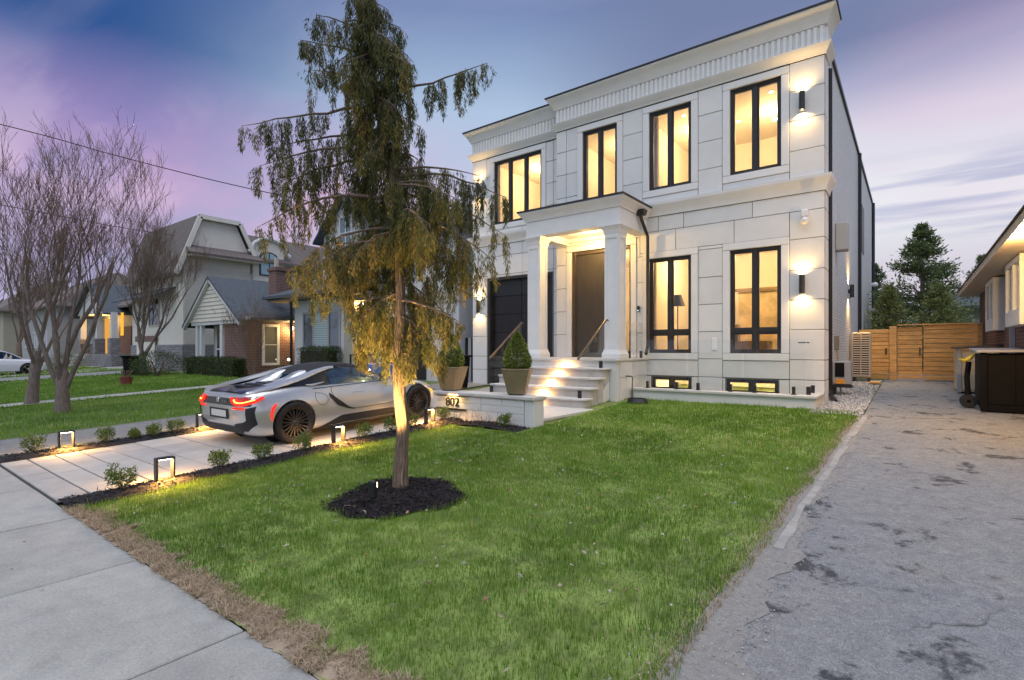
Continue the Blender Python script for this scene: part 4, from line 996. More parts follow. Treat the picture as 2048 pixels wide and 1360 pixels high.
def sports_car():
    car = empty('sports_car', (-8.80, 5.93, g(5.93)+.014), label='silver low-slung two-seat sports car with black soft top and glowing red tail lights', cat='car')
    car.scale = (.955,)*3; car.rotation_euler = (math.atan(.0425), 0, R(.4))
    A = 1.40
    B = CarBody([  # y, wmax, zmax, wshoulder, zshoulder, zcentre, zbottom, wbottom
        (-2.19, .60, .60, .50, .80, .83, .42, .52), (-2.145, .80, .60, .68, .84, .865, .30, .70), (-2.05, .895, .60, .78, .885, .90, .21, .79), (-1.86, .955, .60, .83, .915, .925, .17, .86),
        (-1.4, .985, .60, .85, .93, .945, .15, .90), (-.9, .955, .56, .83, .905, .93, .15, .86), (-.3, .905, .52, .79, .885, .90, .15, .82), (.3, .895, .50, .775, .875, .90, .15, .81),
        (.8, .91, .50, .78, .865, .90, .15, .83), (1.1, .93, .53, .79, .85, .85, .15, .85), (1.4, .955, .55, .79, .815, .775, .15, .87), (1.75, .935, .52, .74, .735, .69, .16, .85), (2.05, .83, .48, .62, .62, .60, .18, .74), (2.24, .64, .45, .46, .53, .53, .20, .52), (2.33, .36, .43, .26, .47, .48, .26, .30)])
    body = B.shell('body', 'car_silver', car, cuts=((-A, .345, .385), (A, .345, .382)))
    # dark inner arches
    for y in (-A, A):
        for sg in (-1, 1):
            mb = MB(); ring = [[(sg*x, y+.40*math.cos(t), .345+.40*math.sin(t)) for x in (.56, .885)] for t in np.linspace(-.5, math.pi+.5, 24)]
            mb.loft(ring, False, False, False); mb.add([(sg*.57, y+.4*math.cos(t), .345+.4*math.sin(t)) for t in np.linspace(0, 2*math.pi, 24, endpoint=False)], [tuple(range(24))]); mb.build('arch_liner', 'car_satin', car, local=True)
    mb = MB(); mb.box(-.80, .80, -1.0, 1.0, .13, .18); mb.build('floor_pan', 'car_satin', car, local=True)
    # cabin: soft top, glass
    st = [(1.02, .50, .875, .66), (.80, .52, .965, .68), (.50, .545, 1.105, .70), (.22, .555, 1.205, .715), (.0, .56, 1.252, .72), (-.25, .56, 1.268, .72), (-.5, .55, 1.25, .715), (-.72, .53, 1.20, .70), (-.92, .50, 1.12, .68), (-1.12, .46, 1.00, .66), (-1.3, .42, .93, .64)]
    ysr = [s[0] for s in st][::-1]; f = lambda k: (lambda y: mono(y, ysr, [s[k] for s in st][::-1]))
    rw, rz, bw = f(1), f(2), f(3)
    def roof_sec(y):
        w, z = rw(y), rz(y); return [(w, z-.062), (w*.97, z-.03), (w*.86, z-.010), (w*.5, z+.008), (0, z+.014)]
    def roof_loft(mb, y0, y1, n=14):
        rings = []
        for y in np.linspace(y0, y1, n):
            q = roof_sec(y); rings.append([(a, y, b) for a, b in q]+[(-a, y, b) for a, b in q[-2::-1]])
        mb.loft(rings, False, False, False)
    mb = MB(); roof_loft(mb, .14, -.98); mb.build('soft_top', 'soft_top', car, smooth=True, local=True)
    mb = MB(); roof_loft(mb, .98, .14); mb.build('windshield', 'glass_tint', car, smooth=True, local=True)
    mb = MB(); roof_loft(mb, -.98, -1.24, 5); mb.build('rear_glass', 'glass_dark', car, smooth=True, local=True)
    belt = lambda y: B.side_x(y, .86)-.045
    mb = MB(); m2 = MB()
    for sg in (1, -1):
        rings = []
        for y in np.linspace(.86, -.66, 16):
            z1 = rz(y)-.062; x1 = rw(y); x0 = belt(y); z0 = .862
            rings.append([(sg*(x0+(x1-x0)*t+.02*math.sin(math.pi*t)), y, z0+(z1-z0)*t) for t in (0, .33, .66, 1)])
        mb = MB(); mb.loft(rings, False, False, False); mb.build('side_window', 'glass_tint', car, smooth=True, local=True); m2 = MB()
        # window frame line and pillar
        pts = [(sg*(rw(y)+.004), y, rz(y)-.06) for y in np.linspace(.98, -.98, 22)]; m2.tube(pts, .016, 6)
        rings = []
        for y in np.linspace(-.66, -1.05, 6):
            z1 = rz(y)-.062; x1 = rw(y); x0 = belt(y); rings.append([(sg*(x0+(x1-x0)*t), y, .862+(z1-.862)*t) for t in (0, .5, 1)])
        m2.loft(rings, False, False, False); m2.build('window_frame', 'car_black', car, smooth=True, local=True)
    # seats and dash seen through the glass
    for sg in (1, -1):
        mb = MB(); mb.hexa([(sg*.16, -.25, .45), (sg*.56, -.25, .45), (sg*.56, -.5, .45), (sg*.16, -.5, .45), (sg*.2, -.42, 1.04), (sg*.52, -.42, 1.04), (sg*.52, -.6, 1.04), (sg*.2, -.6, 1.04)]); mb.build('seat', 'interior', car, bevel=.05, seg=3, local=True)
    mb = MB(); mb.box(-.68, .68, .35, .85, .60, .88); mb.build('dashboard', 'interior', car, bevel=.06, seg=3, local=True)
    # headrest fairings behind the roof
    for sg in (1, -1):
        rings = []
        for y, w, z in ((-.86, .20, 1.17), (-1.0, .20, 1.14), (-1.2, .18, 1.06), (-1.45, .14, .99), (-1.7, .07, .945)):
            c = sg*.34; rings.append([(c+w, y, .90), (c+w*.85, y, (z+.9)/2+.03), (c+w*.45, y, z), (c-w*.45, y, z), (c-w*.85, y, (z+.9)/2+.03), (c-w, y, .90)])
        mb = MB(); mb.loft(rings); mb.build('fairing', 'car_silver', car, smooth=True, local=True)
    # black engine deck between the buttresses
    mb = MB(); rings = []
    for y in np.linspace(-.95, -2.10, 16): rings.append([(x, y, B.top_z(y, abs(x))+.010+.018*math.sin(math.pi*min(1, (abs(x))/.62))) for x in np.linspace(-.60, .60, 11)])
    mb.loft(rings, False, False, False); mb.build('engine_deck', 'car_black', car, smooth=True, local=True)
    for k in range(4):
        y = -1.2-k*.19; mb = MB(); mb.box(-.26, .26, y-.06, y+.06, B.top_z(y, .1)+.012, B.top_z(y, .1)+.045); mb.build('deck_louvre', 'car_satin', car, bevel=.015, local=True)
    # flying buttress: silver blade from the roof to the tail lamp on both sides
    for sg in (1, -1):
        rings = []
        for y, x, z, w, t in ((-.38, .575, 1.205, .03, .02), (-.55, .61, 1.205, .075, .03), (-.8, .675, 1.165, .11, .04), (-1.1, .745, 1.095, .13, .045), (-1.45, .80, 1.025, .13, .045), (-1.74, .815, .97, .12, .04), (-1.96, .79, .925, .09, .03), (-2.09, .74, .895, .05, .02)):
            rings.append([(sg*(x-w), y, z+.012), (sg*(x-w*.3), y, z+.02), (sg*(x+w*.35), y, z-.006), (sg*(x+w*.42), y, z-t), (sg*(x), y, z-t-.014), (sg*(x-w), y, z-t+.006)])
        mb = MB(); mb.loft(rings); mb.build('buttress', 'car_silver', car, smooth=True, local=True)
        # dark channel wall and quarter window below it
        rings = []
        for y, xa, za in ((-.62, .66, 1.15), (-.85, .69, 1.12), (-1.15, .745, 1.05), (-1.5, .79, .985), (-1.76, .80, .935)):
            xb = B.side_x(min(y, -.62), .86)-.05; rings.append([(sg*xb, y, .862), (sg*(xa*.5+xb*.5), y, (.862+za)/2), (sg*xa, y, za)])
        mb = MB(); mb.loft(rings, False, False, False); mb.build('quarter_panel', 'glass_dark' if False else 'car_black', car, smooth=True, local=True)
        mb = MB(); mb.tube([(sg*(B.side_x(-.75, .86)-.02), -.75, .965), (sg*(B.side_x(-1.0, .86)-.03), -1.0, .935), (sg*(B.side_x(-1.1, .86)-.045), -1.12, .95)], [.008, .022, .006], 6); mb.build('intake_blade', 'car_silver', car, smooth=True, local=True)
    # side details: door cut, black sill wedge, intake slash, fuel flap, handle
    off = .004
    sill = B.side_patch('side_skirt', 'car_satin', car, np.linspace(-.97, 1.0, 34), lambda y: .155, lambda y: float(np.interp(y, [-.97, -.86, -.45, .75, .9, 1.0], [.17, .20, .335, .325, .25, .17])), .006)
    def line(name, pts, r=.005, m='car_satin'):
        for sg in (1, -1): mb = MB(); mb.tube([(sg*(B.side_x(y, z)+.001), y, z) for y, z in pts], r, 5); mb.build(name, m, car, smooth=True, local=True)
    cr = lambda P, n=5: catmull(P, n)
    line('door_gap', cr([(-.62, .865), (-.63, .76), (-.52, .58), (-.30, .46), (-.05, .42), (.40, .425), (.74, .44), (.86, .56), (.88, .74), (.86, .84)]))
    line('belt_line', [(y, .868) for y in np.linspace(-1.0, .9, 16)], .008)
    line('fuel_flap', cr([(-.98, .80), (-.80, .76), (-.74, .66), (-.80, .58), (-.92, .59), (-.99, .70), (-.98, .80)]), .004)
    B.side_patch('intake_slash', 'car_satin', car, np.linspace(-.70, -.16, 16), lambda y: float(np.interp(y, [-.70, -.55, -.3, -.16], [.70, .53, .43, .41])), lambda y: float(np.interp(y, [-.70, -.55, -.3, -.16], [.775, .66, .475, .418])), .008)
    B.side_patch('door_handle', 'chrome', car, np.linspace(-.18, .06, 6), lambda y: .712, lambda y: .728, .010, nz=1)
    # wing mirrors
    for sg in (1, -1):
        mb = MB(); mb.hexa([(sg*.80, .48, .93), (sg*.98, .46, .93), (sg*.98, .58, .94), (sg*.80, .60, .94), (sg*.82, .48, 1.04), (sg*.97, .46, 1.05), (sg*.95, .56, 1.04), (sg*.82, .58, 1.04)]); mb.bar((sg*.74, .56, .88), (sg*.84, .53, .95), .05, .04); mb.build('wing_mirror', 'car_black', car, bevel=.03, seg=3, local=True, smooth=True)
    # rear: lamps, black panel, plate, diffuser
    xs = np.linspace(.44, .86, 16)
    B.rear_patch('tail_panel', 'car_black', car, np.linspace(-.86, .86, 40), lambda x: .695, lambda x: .815 if abs(x) < .55 else .815+.03*min(1, (abs(x)-.55)/.2), .004)
    for sg in (1, -1):
        def rp(name, m, pts_lo, pts_hi, x0, x1, off, n=14):
            mb = MB(); rings = []
            for x in np.linspace(x0, x1, n):
                a, b = float(np.interp(x, *pts_lo)), float(np.interp(x, *pts_hi)); rings.append([(sg*x, B.rear_y(x, a+(b-a)*k/3)-off, a+(b-a)*k/3) for k in range(4)])
            mb.loft(rings, False, False, False); return mb.build(name, m, car, smooth=True, local=True)
        tl = rp('tail_light', 'tail_dark', ([.44, .56, .76, .82], [.80, .705, .70, .715]), ([.44, .52, .82], [.83, .84, .842]), .44, .82, .012)
        def glow(name, m, pts, r_):
            mb = MB(); mb.tube([((sg*x, B.rear_y(x, z)-.020, z) if x > 0 else (sg*(B.side_x(x, z)+.012), x, z)) for x, z in pts], r_, 6); o = mb.build(name, m, tl, smooth=True); return o
        glow('lamp_bar', MATS['tail_red'], [(.47, .828), (.495, .79), (.53, .755), (.60, .725), (.68, .722), (.76, .726), (.80, .735), (-2.03, .765), (-1.97, .795), (-1.90, .825)], .023)
        glow('lamp_bar', MATS['tail_orange'], [(.54, .80), (.57, .762), (.63, .75), (.70, .748), (.77, .755), (.80, .765), (-2.02, .79)], .013)
        glow('lamp_bar', MATS['tail_red'], [(.60, .815), (.66, .778), (.74, .78)], .010)
        rp('fog_light', MATS['tail_red'], ([.48, .78], [.645, .645]), ([.48, .78], [.672, .676]), .48, .78, .012)
        # black corner intake
        rp('rear_intake', 'car_satin', ([.50, .60, .80, .90], [.37, .30, .29, .40]), ([.50, .55, .74, .80, .90], [.385, .41, .44, .47, .70]), .50, .90, .010, 16)
        rp('rear_slot', 'car_satin', ([.80, .90], [.45, .45]), ([.80, .90], [.66, .69]), .80, .90, .011, 6)
        # side marker lamp ahead of the wheel arch
        mb = MB(); mb.tube([(sg*(B.side_x(y, z)+.006), y, z) for y, z in ((-1.80, .44), (-1.805, .54), (-1.775, .63), (-1.72, .70))], [.012, .022, .028, .014], 6); mb.build('marker_light', 'tail_red', car, smooth=True, local=True)
        mb = MB(); mb.tube([(sg*(B.side_x(y, z)+.004), y, z) for y, z in ((1.76, .60), (1.80, .56), (1.82, .50))], [.012, .026, .012], 6); mb.build('front_marker', 'amber', car, smooth=True, local=True)
        mb = MB(); mb.tube([(sg*(B.side_x(2.02-.02*k, .60+.004*k)-.02), 2.02-.1*k, .61+.02*k) for k in range(4)], [.02, .035, .03, .01], 6); mb.build('headlight', 'chrome', car, smooth=True, local=True)
    B.rear_patch('number_plate', 'plate', car, np.linspace(-.26, .26, 8), lambda x: .50, lambda x: .61, .014)
    B.rear_patch('plate_recess', 'car_satin', car, np.linspace(-.34, .34, 8), lambda x: .47, lambda x: .635, .006)
    B.rear_patch('diffuser', 'car_satin', car, np.linspace(-.72, .72, 24), lambda x: .19 if abs(x) < .5 else .19+.1*(abs(x)-.5)/.22, lambda x: .36, .012)
    mb = MB(); mb.lathe([(0, 0), (.038, 0), (.044, .006), (.044, .014)], (0, B.rear_y(0.01, .775)-.022, .775), 'y', 20); mb.build('badge', 'chrome', car, local=True)
    mb = MB()
    for i, (dx, h) in enumerate(((-.0, .05), (.045, .04), (.075, .05), (.115, .04))): mb.bar((.18+dx, B.rear_y(.18+dx, .76)-.012, .74), (.185+dx, B.rear_y(.18+dx, .76)-.012, .74+h), .012, .008, (0, 1, 0))
    mb.build('model_lettering', 'chrome', car, local=True)
    for x in (-.985, .985):
        for y in (-A, A): wheel(car, x*(.995 if y < 0 else .965), y, .345, .345, .24 if y < 0 else .2, sg=1 if x > 0 else -1)
    return car
sports_car()

def sedan(loc, rz, label):
    car = empty('white_car', loc, rz, label=label, cat='car')
    B = CarBody([(-2.25, .60, .62, .55, .86, .90, .35, .5), (-2.15, .80, .62, .72, .92, .95, .25, .7), (-1.4, .90, .6, .80, .94, .99, .2, .8), (0, .91, .58, .80, .92, .97, .2, .82), (1.3, .90, .58, .78, .86, .92, .2, .8), (2.0, .82, .55, .66, .76, .80, .22, .7), (2.25, .55, .5, .45, .62, .66, .3, .45)])
    B.shell('body', 'car_white', car, ny=44, cuts=((-1.38, .33, .37), (1.38, .33, .37)))
    st = [(-1.9, .50, .96), (-1.5, .53, 1.20), (-.9, .56, 1.38), (-.1, .57, 1.42), (.4, .55, 1.36), (1.0, .5, 1.08), (1.25, .48, .93)]
    ysr = [s[0] for s in st]; rw = lambda y: mono(y, ysr, [s[1] for s in st]); rz_ = lambda y: mono(y, ysr, [s[2] for s in st])
    mb = MB(); m2 = MB(); rings = []; 
    for y in np.linspace(-1.9, 1.25, 22):
        w, z = rw(y), rz_(y); rings.append([(w, y, z-.05), (w*.9, y, z-.01), (0, y, z+.01), (-w*.9, y, z-.01), (-w, y, z-.05)])
    mb.loft(rings, False, False, False); mb.build('roof', 'car_white', car, smooth=True, local=True)
    for sg in (1, -1):
        rings = []
        for y in np.linspace(-1.7, 1.1, 16):
            z1, x1 = rz_(y)-.05, rw(y); x0 = .75; rings.append([(sg*x0, y, min(.93, z1)), (sg*x1, y, z1)])
        m2 = MB(); m2.loft(rings, False, False, False); m2.build('side_window', 'glass_dark', car, local=True)
    for x in (-.90, .90):
        for y in (-1.38, 1.38): wheel(car, x, y, .33, .33, .2, 10, 1 if x > 0 else -1, 'chrome')
    return car
sedan((-40.6, 5.6, g(5.6)+.01), R(1), 'white sedan parked on the far driveway beyond the bare trees')

# ------------------------------------------------------------------ weeping cedar on the lawn
CF = Vector((-.60703, .79468, 0)); CR = Vector((.79468, .60703, 0))   # horizontal axes: away from the street corner / across
def cedar():
    base = Vector((-4.33, 3.72, .17)); D0 = base.dot(CF)   # distance of the trunk from the viewer's corner
    tree = empty('weeping_cedar', base, label='tall weeping cedar with drooping foliage in the mulch ring on the lawn', cat='tree')
    def at(u, v, dd=0.0):   # a point of the tree measured off the photograph, dd metres nearer or farther
        z = D0+dd; t = (u-1024)/1050*z; p = CF*z+CR*t; return Vector((p.x, p.y, 1.65+(698-v)/1050*z))
    tp = [at(800, 992), at(802, 930), at(806, 850), at(799, 770), at(797, 700), at(800, 600), at(797, 500), at(790, 400), at(772, 290), at(752, 180), at(738, 80), at(730, 0), at(726, -70), at(722, -130)]
    tp = [Vector(p) for p in catmull([tuple(p) for p in tp], 7)]; n = len(tp)
    rad = list(np.interp(np.linspace(0, 1, n), [0, .03, .1, .35, .6, .85, 1], [.094, .076, .067, .052, .034, .017, .005]))
    rings = []; 
    for i, (p, r_) in enumerate(zip(tp, rad)):
        ring = []
        for k in range(28):
            a = 2*math.pi*k/28; rr = r_*(1+.10*math.sin(3*a+i*.16)+.07*math.sin(5*a-i*.25)+.06*math.sin(11*a+i*.2)*math.sin(i*.5)+random.uniform(-.035, .035)); ring.append((p.x+rr*math.cos(a), p.y+rr*math.sin(a), p.z))
        rings.append(ring)
    mb = MB(); mb.loft(rings); mb.build('trunk', 'bark_cedar', tree, smooth=True)
    rs = random.Random(77); mb = MB()   # peeling strips of bark
    for k in range(230):
        i0 = rs.randrange(0, int(n*.62)); ln = rs.randrange(2, 7); a = rs.uniform(0, 6.283); w = rs.uniform(.05, .16); rows = []
        for i in range(i0, min(i0+ln, n)):
            a += rs.gauss(.02, .03); lift = rs.uniform(1.03, 1.10); ww = w*(.35 if i in (i0, i0+ln-1) else 1)
            rows.append([(tp[i].x+rad[i]*lift*math.cos(a+s*ww), tp[i].y+rad[i]*lift*math.sin(a+s*ww), tp[i].z) for s in (-1, 0, 1)])
        if len(rows) > 1: mb.loft(rows, False, False, False)
    mb.build('bark_strips', mat('bark_strip', (.25, .185, .13), .9, var=.5, scale=9, stretch=(6, 6, 1)), tree, kind='stuff')
    def trunk_at(v):
        zs = [p.z for p in tp]; z = 1.65+(698-v)/1050*D0; i = int(np.clip(np.searchsorted(zs, z), 1, n-1)); return tp[i], rad[i]
    branches = []   # polylines with radius
    def branch(v0, tip, sag=.10, r0=None, dd=0.0, rise=0.0):
        a, ra = trunk_at(v0); b = at(*tip, dd); L = (b-a).length; P = []
        for k in range(9):
            t = k/8; p = a.lerp(b, t); p.z += rise*L*math.sin(math.pi*t)-sag*L*math.sin(math.pi*t)*.5; p += Vector((random.uniform(-1, 1), random.uniform(-1, 1), random.uniform(-.6, .6)))*.018*L*math.sin(math.pi*t); P.append(p)
        branches.append((P, r0 or min(.5*ra+.004, .006+.012*L)))
    # the long limbs whose outline the photograph shows
    for v0, tip, kw in ((225, (484, 252), dict(rise=.06)), (300, (520, 332), dict(rise=.10)), (400, (514, 455), dict(rise=.16)), (190, (975, 126), dict(sag=.10)), (360, (1012, 395), dict(rise=.14)), (395, (1010, 470), dict(rise=.12, dd=.5)), (430, (985, 520), dict(rise=.14, dd=-.4)),
                        (120, (600, 80), dict(rise=.05)), (75, (632, 30), dict(rise=.1)), (170, (622, 140), dict(rise=.08)), (60, (802, 56), dict(rise=.2)), (140, (812, 150), dict(rise=.12)), (240, (842, 255), dict(rise=.15)), (300, (846, 330), dict(rise=.15)), (270, (560, 290), dict(rise=.05, dd=.3)),
                        (460, (590, 535), dict(rise=.18)), (500, (596, 560), dict(rise=.2, dd=-.35)), (540, (640, 600), dict(rise=.16, dd=.3)), (455, (930, 545), dict(rise=.2)), (560, (905, 640), dict(rise=.1)), (600, (722, 640), dict(rise=.15, dd=-.3)), (640, (865, 690), dict(rise=.12, dd=-.2)), (650, (735, 690), dict(rise=.1, dd=.25)), (380, (880, 372), dict(rise=.12, dd=-.3)), (330, (560, 372), dict(rise=.12, dd=.4)), (345, (960, 352), dict(rise=.1))):
        branch(v0, tip, **kw)
    # inner limbs filling the crown's depth
    for i in range(54):
        v0 = random.uniform(-60, 670); hw = float(np.interp(v0, [-40, 60, 200, 320, 450, 600, 690], [45, 95, 105, 150, 195, 175, 85])); cu = float(np.interp(v0, [0, 300, 700], [728, 775, 800]))
        s = random.choice((-1, 1)); f = random.uniform(.25, .85); branch(v0, (cu+s*hw*f, v0+random.uniform(5, 60)), rise=random.uniform(.08, .22), dd=random.choice((-1, 1))*random.uniform(.1, .75)*hw/195)
    for i in range(30):   # short drooping shoots all along the trunk
        v0 = random.uniform(-70, 715); cu = float(np.interp(v0, [0, 300, 700], [728, 775, 800])); branch(v0, (cu+random.choice((-1, 1))*random.uniform(14, 40 if v0 < 560 else 78), v0+random.uniform(0, 30)), rise=.2, r0=.005, dd=random.uniform(-.25, .10))
    for (P, r0) in branches[:26]:
        mb = MB(); mb.tube(P, list(np.linspace(r0, .003, len(P))), 6); mb.build('branch', 'bark_cedar', tree, smooth=True)
    mb = MB()
    for (P, r0) in branches[26:]: mb.tube(P, list(np.linspace(r0, .003, len(P))), 5)
    mb.build('inner_branches', 'bark_cedar', tree, smooth=True)
    # hanging sprays: strings of small overlapping scale-leaf fans
    Ps, Ds, Ts, Ls, Ws, stems = [], [], [], [], [], []
    for bi, (P, r0) in enumerate(branches):
        L = sum((P[i+1]-P[i]).length for i in range(len(P)-1)); longlimb = bi < 26
        for k in range(int(L*(17 if longlimb else 15))+1):   # tassels: teardrop bunches of sprays hung from the limb
            t = random.uniform(.05, 1.0)**.85 if k else 1.0; i = min(int(t*8), 7); p = P[i].lerp(P[i+1], t*8-i)+Vector((random.gauss(0, .02), random.gauss(0, .02), 0))
            low = float(np.interp(p.z, [1.2, 2.2, 3.6, 4.6], [.8, 1.25, 1.35, 1.0]))
            ln = random.uniform(.12, .36)*low*(.75 if t > .92 else 1)
            if random.random() < .15: ln *= 1.5
            ln = min(ln, p.z-.95) if p.z > 1.15 else .1
            side = Vector((random.gauss(0, 1), random.gauss(0, 1), 0))*.03; q = p+side+Vector((0, 0, -ln)); m = p.lerp(q, .35)+side*.5
            stems.append((p, m, .0026, .0018)); stems.append((m, q, .0018, .001))
            tone = .23+.15*random.gauss(0, 1)+(.17 if p.z < 3.0 else 0); wr = random.uniform(.020, .040)*(1+.5*(low-1))  # random per tassel; low ones more golden, uplight warmth put into leaf colour
            nl = int(ln*430)+14; u = rng.random(nl)**.9; pa, ma, qa = np.array(p), np.array(m), np.array(q)
            c = np.where((u < .35)[:, None], pa+(ma-pa)*(u/.35)[:, None], ma+(qa-ma)*((u-.35)/.65)[:, None]); w = (wr*np.sin(np.pi*np.clip(u, .02, 1)**.75)**.8+.006)[:, None]
            # three or four separate strings inside each tassel
            ns_ = 4; sid = rng.integers(0, ns_, nl); offs = rng.normal(size=(ns_, 3)); offs[:, 2] = 0; j = offs[sid]*w*.75+rng.normal(size=(nl, 3))*np.array([.008, .008, 0]); c = c.copy(); c[:, 2] += .22*ln*(rng.random(ns_)-.3)[sid]*u
            Ps.append(c+j); dd = rng.normal(size=(nl, 3))*.30+j*6; dd[:, 2] = -1; Ds.append(dd); Ts.append(tone+rng.normal(0, .12, nl))
    Ps = np.concatenate(Ps); Ds = np.concatenate(Ds); Ts = np.clip(np.concatenate(Ts), 0, 1); nn = len(Ps)
    V, F, T = leaf_geo(Ps, Ds, rng.uniform(.028, .075, nn), rng.uniform(.005, .011, nn), Ts)
    print('cedar leaves', len(Ps)); raw_mesh('crown', V, F, 'cedar_leaf', tree, tint=T)
    V, F = segs_geo(stems, 3); raw_mesh('hanging_twigs', V, F, 'twig', tree)
cedar()

# uplight in the mulch, aimed into the crown
up = empty('spotlight', (-4.20, 3.26, .10), label='small black garden spotlight on a stake in the mulch ring', cat='spotlight')
mb = MB(); mb.box(-4.235, -4.145, 3.22, 3.27, .20, .36); mb.build('lamp_head', 'black_metal', up, bevel=.008)
mb = MB(); mb.tube([(-4.19, 3.245, .02), (-4.19, 3.245, .21)], .008, 6); mb.build('stake', 'black_metal', up)
mb = MB(); mb.box(-4.225, -4.155, 3.271, 3.276, .30, .35); mb.build('lens', emis_lamp, up)
mb = MB(); mb.tube([(-4.19, 3.245, .05), (-4.26, 3.2, .1), (-4.4, 3.1, .12), (-4.5, 3.05, .07)], .006, 5); mb.build('cord', mat('tan_cord', (.35, .3, .2), .7), up)
light('uplight_lamp', 'SPOT', (-4.19, 3.29, .36), 900, (1, .62, .22), .03, (-.05, .10, 1), 78, .7, parent=up)

# ------------------------------------------------------------------ leafless street trees
def bare_tree(name, base, h, label, stems, seed, spread=.55, r0=.16, levels=4, group=None, fork=.22, density=1.0, tr=1.0):
    rnd = random.Random(seed); tree = empty(name, base, label=label, cat='tree', group=group); base = Vector(base)
    big, small = [], []
    fk = base+Vector((rnd.uniform(-.1, .1), rnd.uniform(-.1, .1), h*fork))
    prof = [base+(fk-base)*t for t in (0, .15, .5, 1)]; mb = MB(); mb.tube([base-Vector((0, 0, .1))]+prof[1:]+[fk+Vector((0, 0, .25))], [r0*1.35, r0*1.1, r0*.92, r0*.85, r0*.35], 12); mb.build('trunk', 'bark_grey', tree, smooth=True)
    def grow_(p, d, L, r, lev):
        n = 5 if lev < 2 else 4; q = p; dirs = d.copy()
        for i in range(n):
            dirs = (dirs+Vector((rnd.gauss(0, .10), rnd.gauss(0, .10), rnd.gauss(.05, .06)))).normalized(); e = q+dirs*(L/n); ra = r*(1-.55*i/n); rb = r*(1-.55*(i+1)/n)
            (big if ra > .016 else small).append((q, e, ra, rb))
            if lev < levels and i >= (1 if lev else 1):
                for _ in range(2 if rnd.random() < .42*density else 1):
                    ax = Vector((rnd.gauss(0, 1), rnd.gauss(0, 1), rnd.gauss(0, .4))).normalized(); k = rnd.uniform(.35, .8)
                    nd = (dirs*(1-k*.5)+ax*k*spread*1.25+Vector((0, 0, .34))).normalized(); grow_(e, nd, L*rnd.uniform(.42, .62), rb*rnd.uniform(.32, .5), lev+1)
            q = e
    for i in range(stems):
        a = 2*math.pi*i/stems+rnd.uniform(-.4, .4); tilt = rnd.uniform(.12, .48)*spread/.55
        d = Vector((math.cos(a)*tilt, math.sin(a)*tilt, 1)).normalized(); grow_(fk-Vector((0, 0, rnd.uniform(0, .3))*1) if False else fk-Vector((0, 0, rnd.uniform(.05, .6))), d, h*rnd.uniform(.5, .66), r0*rnd.uniform(.30, .46), 0)
    if big: V, F = segs_geo(big, 7); raw_mesh('limbs', V, F, 'bark_grey', tree, smooth=True)
    small = [(a, b, max(c*tr, .0035*tr), max(d*tr, .0028*tr)) for a, b, c, d in small]
    V, F = segs_geo(small, 3); raw_mesh('crown', V, F, 'twig', tree); return tree
bare_tree('street_tree', (-16.7, 3.56, .08), 5.7, 'leafless multi-stem tree with peeling trunk, nearest on the neighbouring lawn', 6, 11, r0=.15, fork=.17)
bare_tree('street_tree', (-20.1, 3.6, .08), 5.8, 'leafless tree with brown trunk beside the narrow path at far left', 4, 23, r0=.14, fork=.22)
bare_tree('street_tree', (-30.2, 9.6, .33), 6.6, 'leafless vase-shaped tree before the grey porch house', 7, 31, r0=.16, fork=.16, tr=1.4, levels=4)
bare_tree('garden_tree', (-23.5, 11.7, .43), 3.3, 'small leafless many-stemmed tree against the brick bungalow', 6, 47, r0=.07, fork=.08, spread=.7, levels=3)
for i, (x, y, h, s) in enumerate(((-44, 5.0, 6.5, 61), (-54, 9.0, 7.5, 62), (-64, 4.0, 8, 63), (-60, 26, 9, 64), (-75, 15, 9, 65))):
    bare_tree('street_tree', (x, y, g(y)), h, ('bare tree rising behind the white sedan', 'tall bare tree behind the far-left houses', 'distant bare tree at the left edge of the street', 'bare tree rising behind the grey porch house roofs', 'farthest bare tree on the left skyline')[i], 5, s, r0=.2, tr=1.9, levels=3, density=1.3)
bare_tree('yard_tree', (4.2, 30, .9), 4.2, 'thin leafless tree behind the brick bungalow roof', 5, 91, r0=.1, tr=1.3, levels=3)

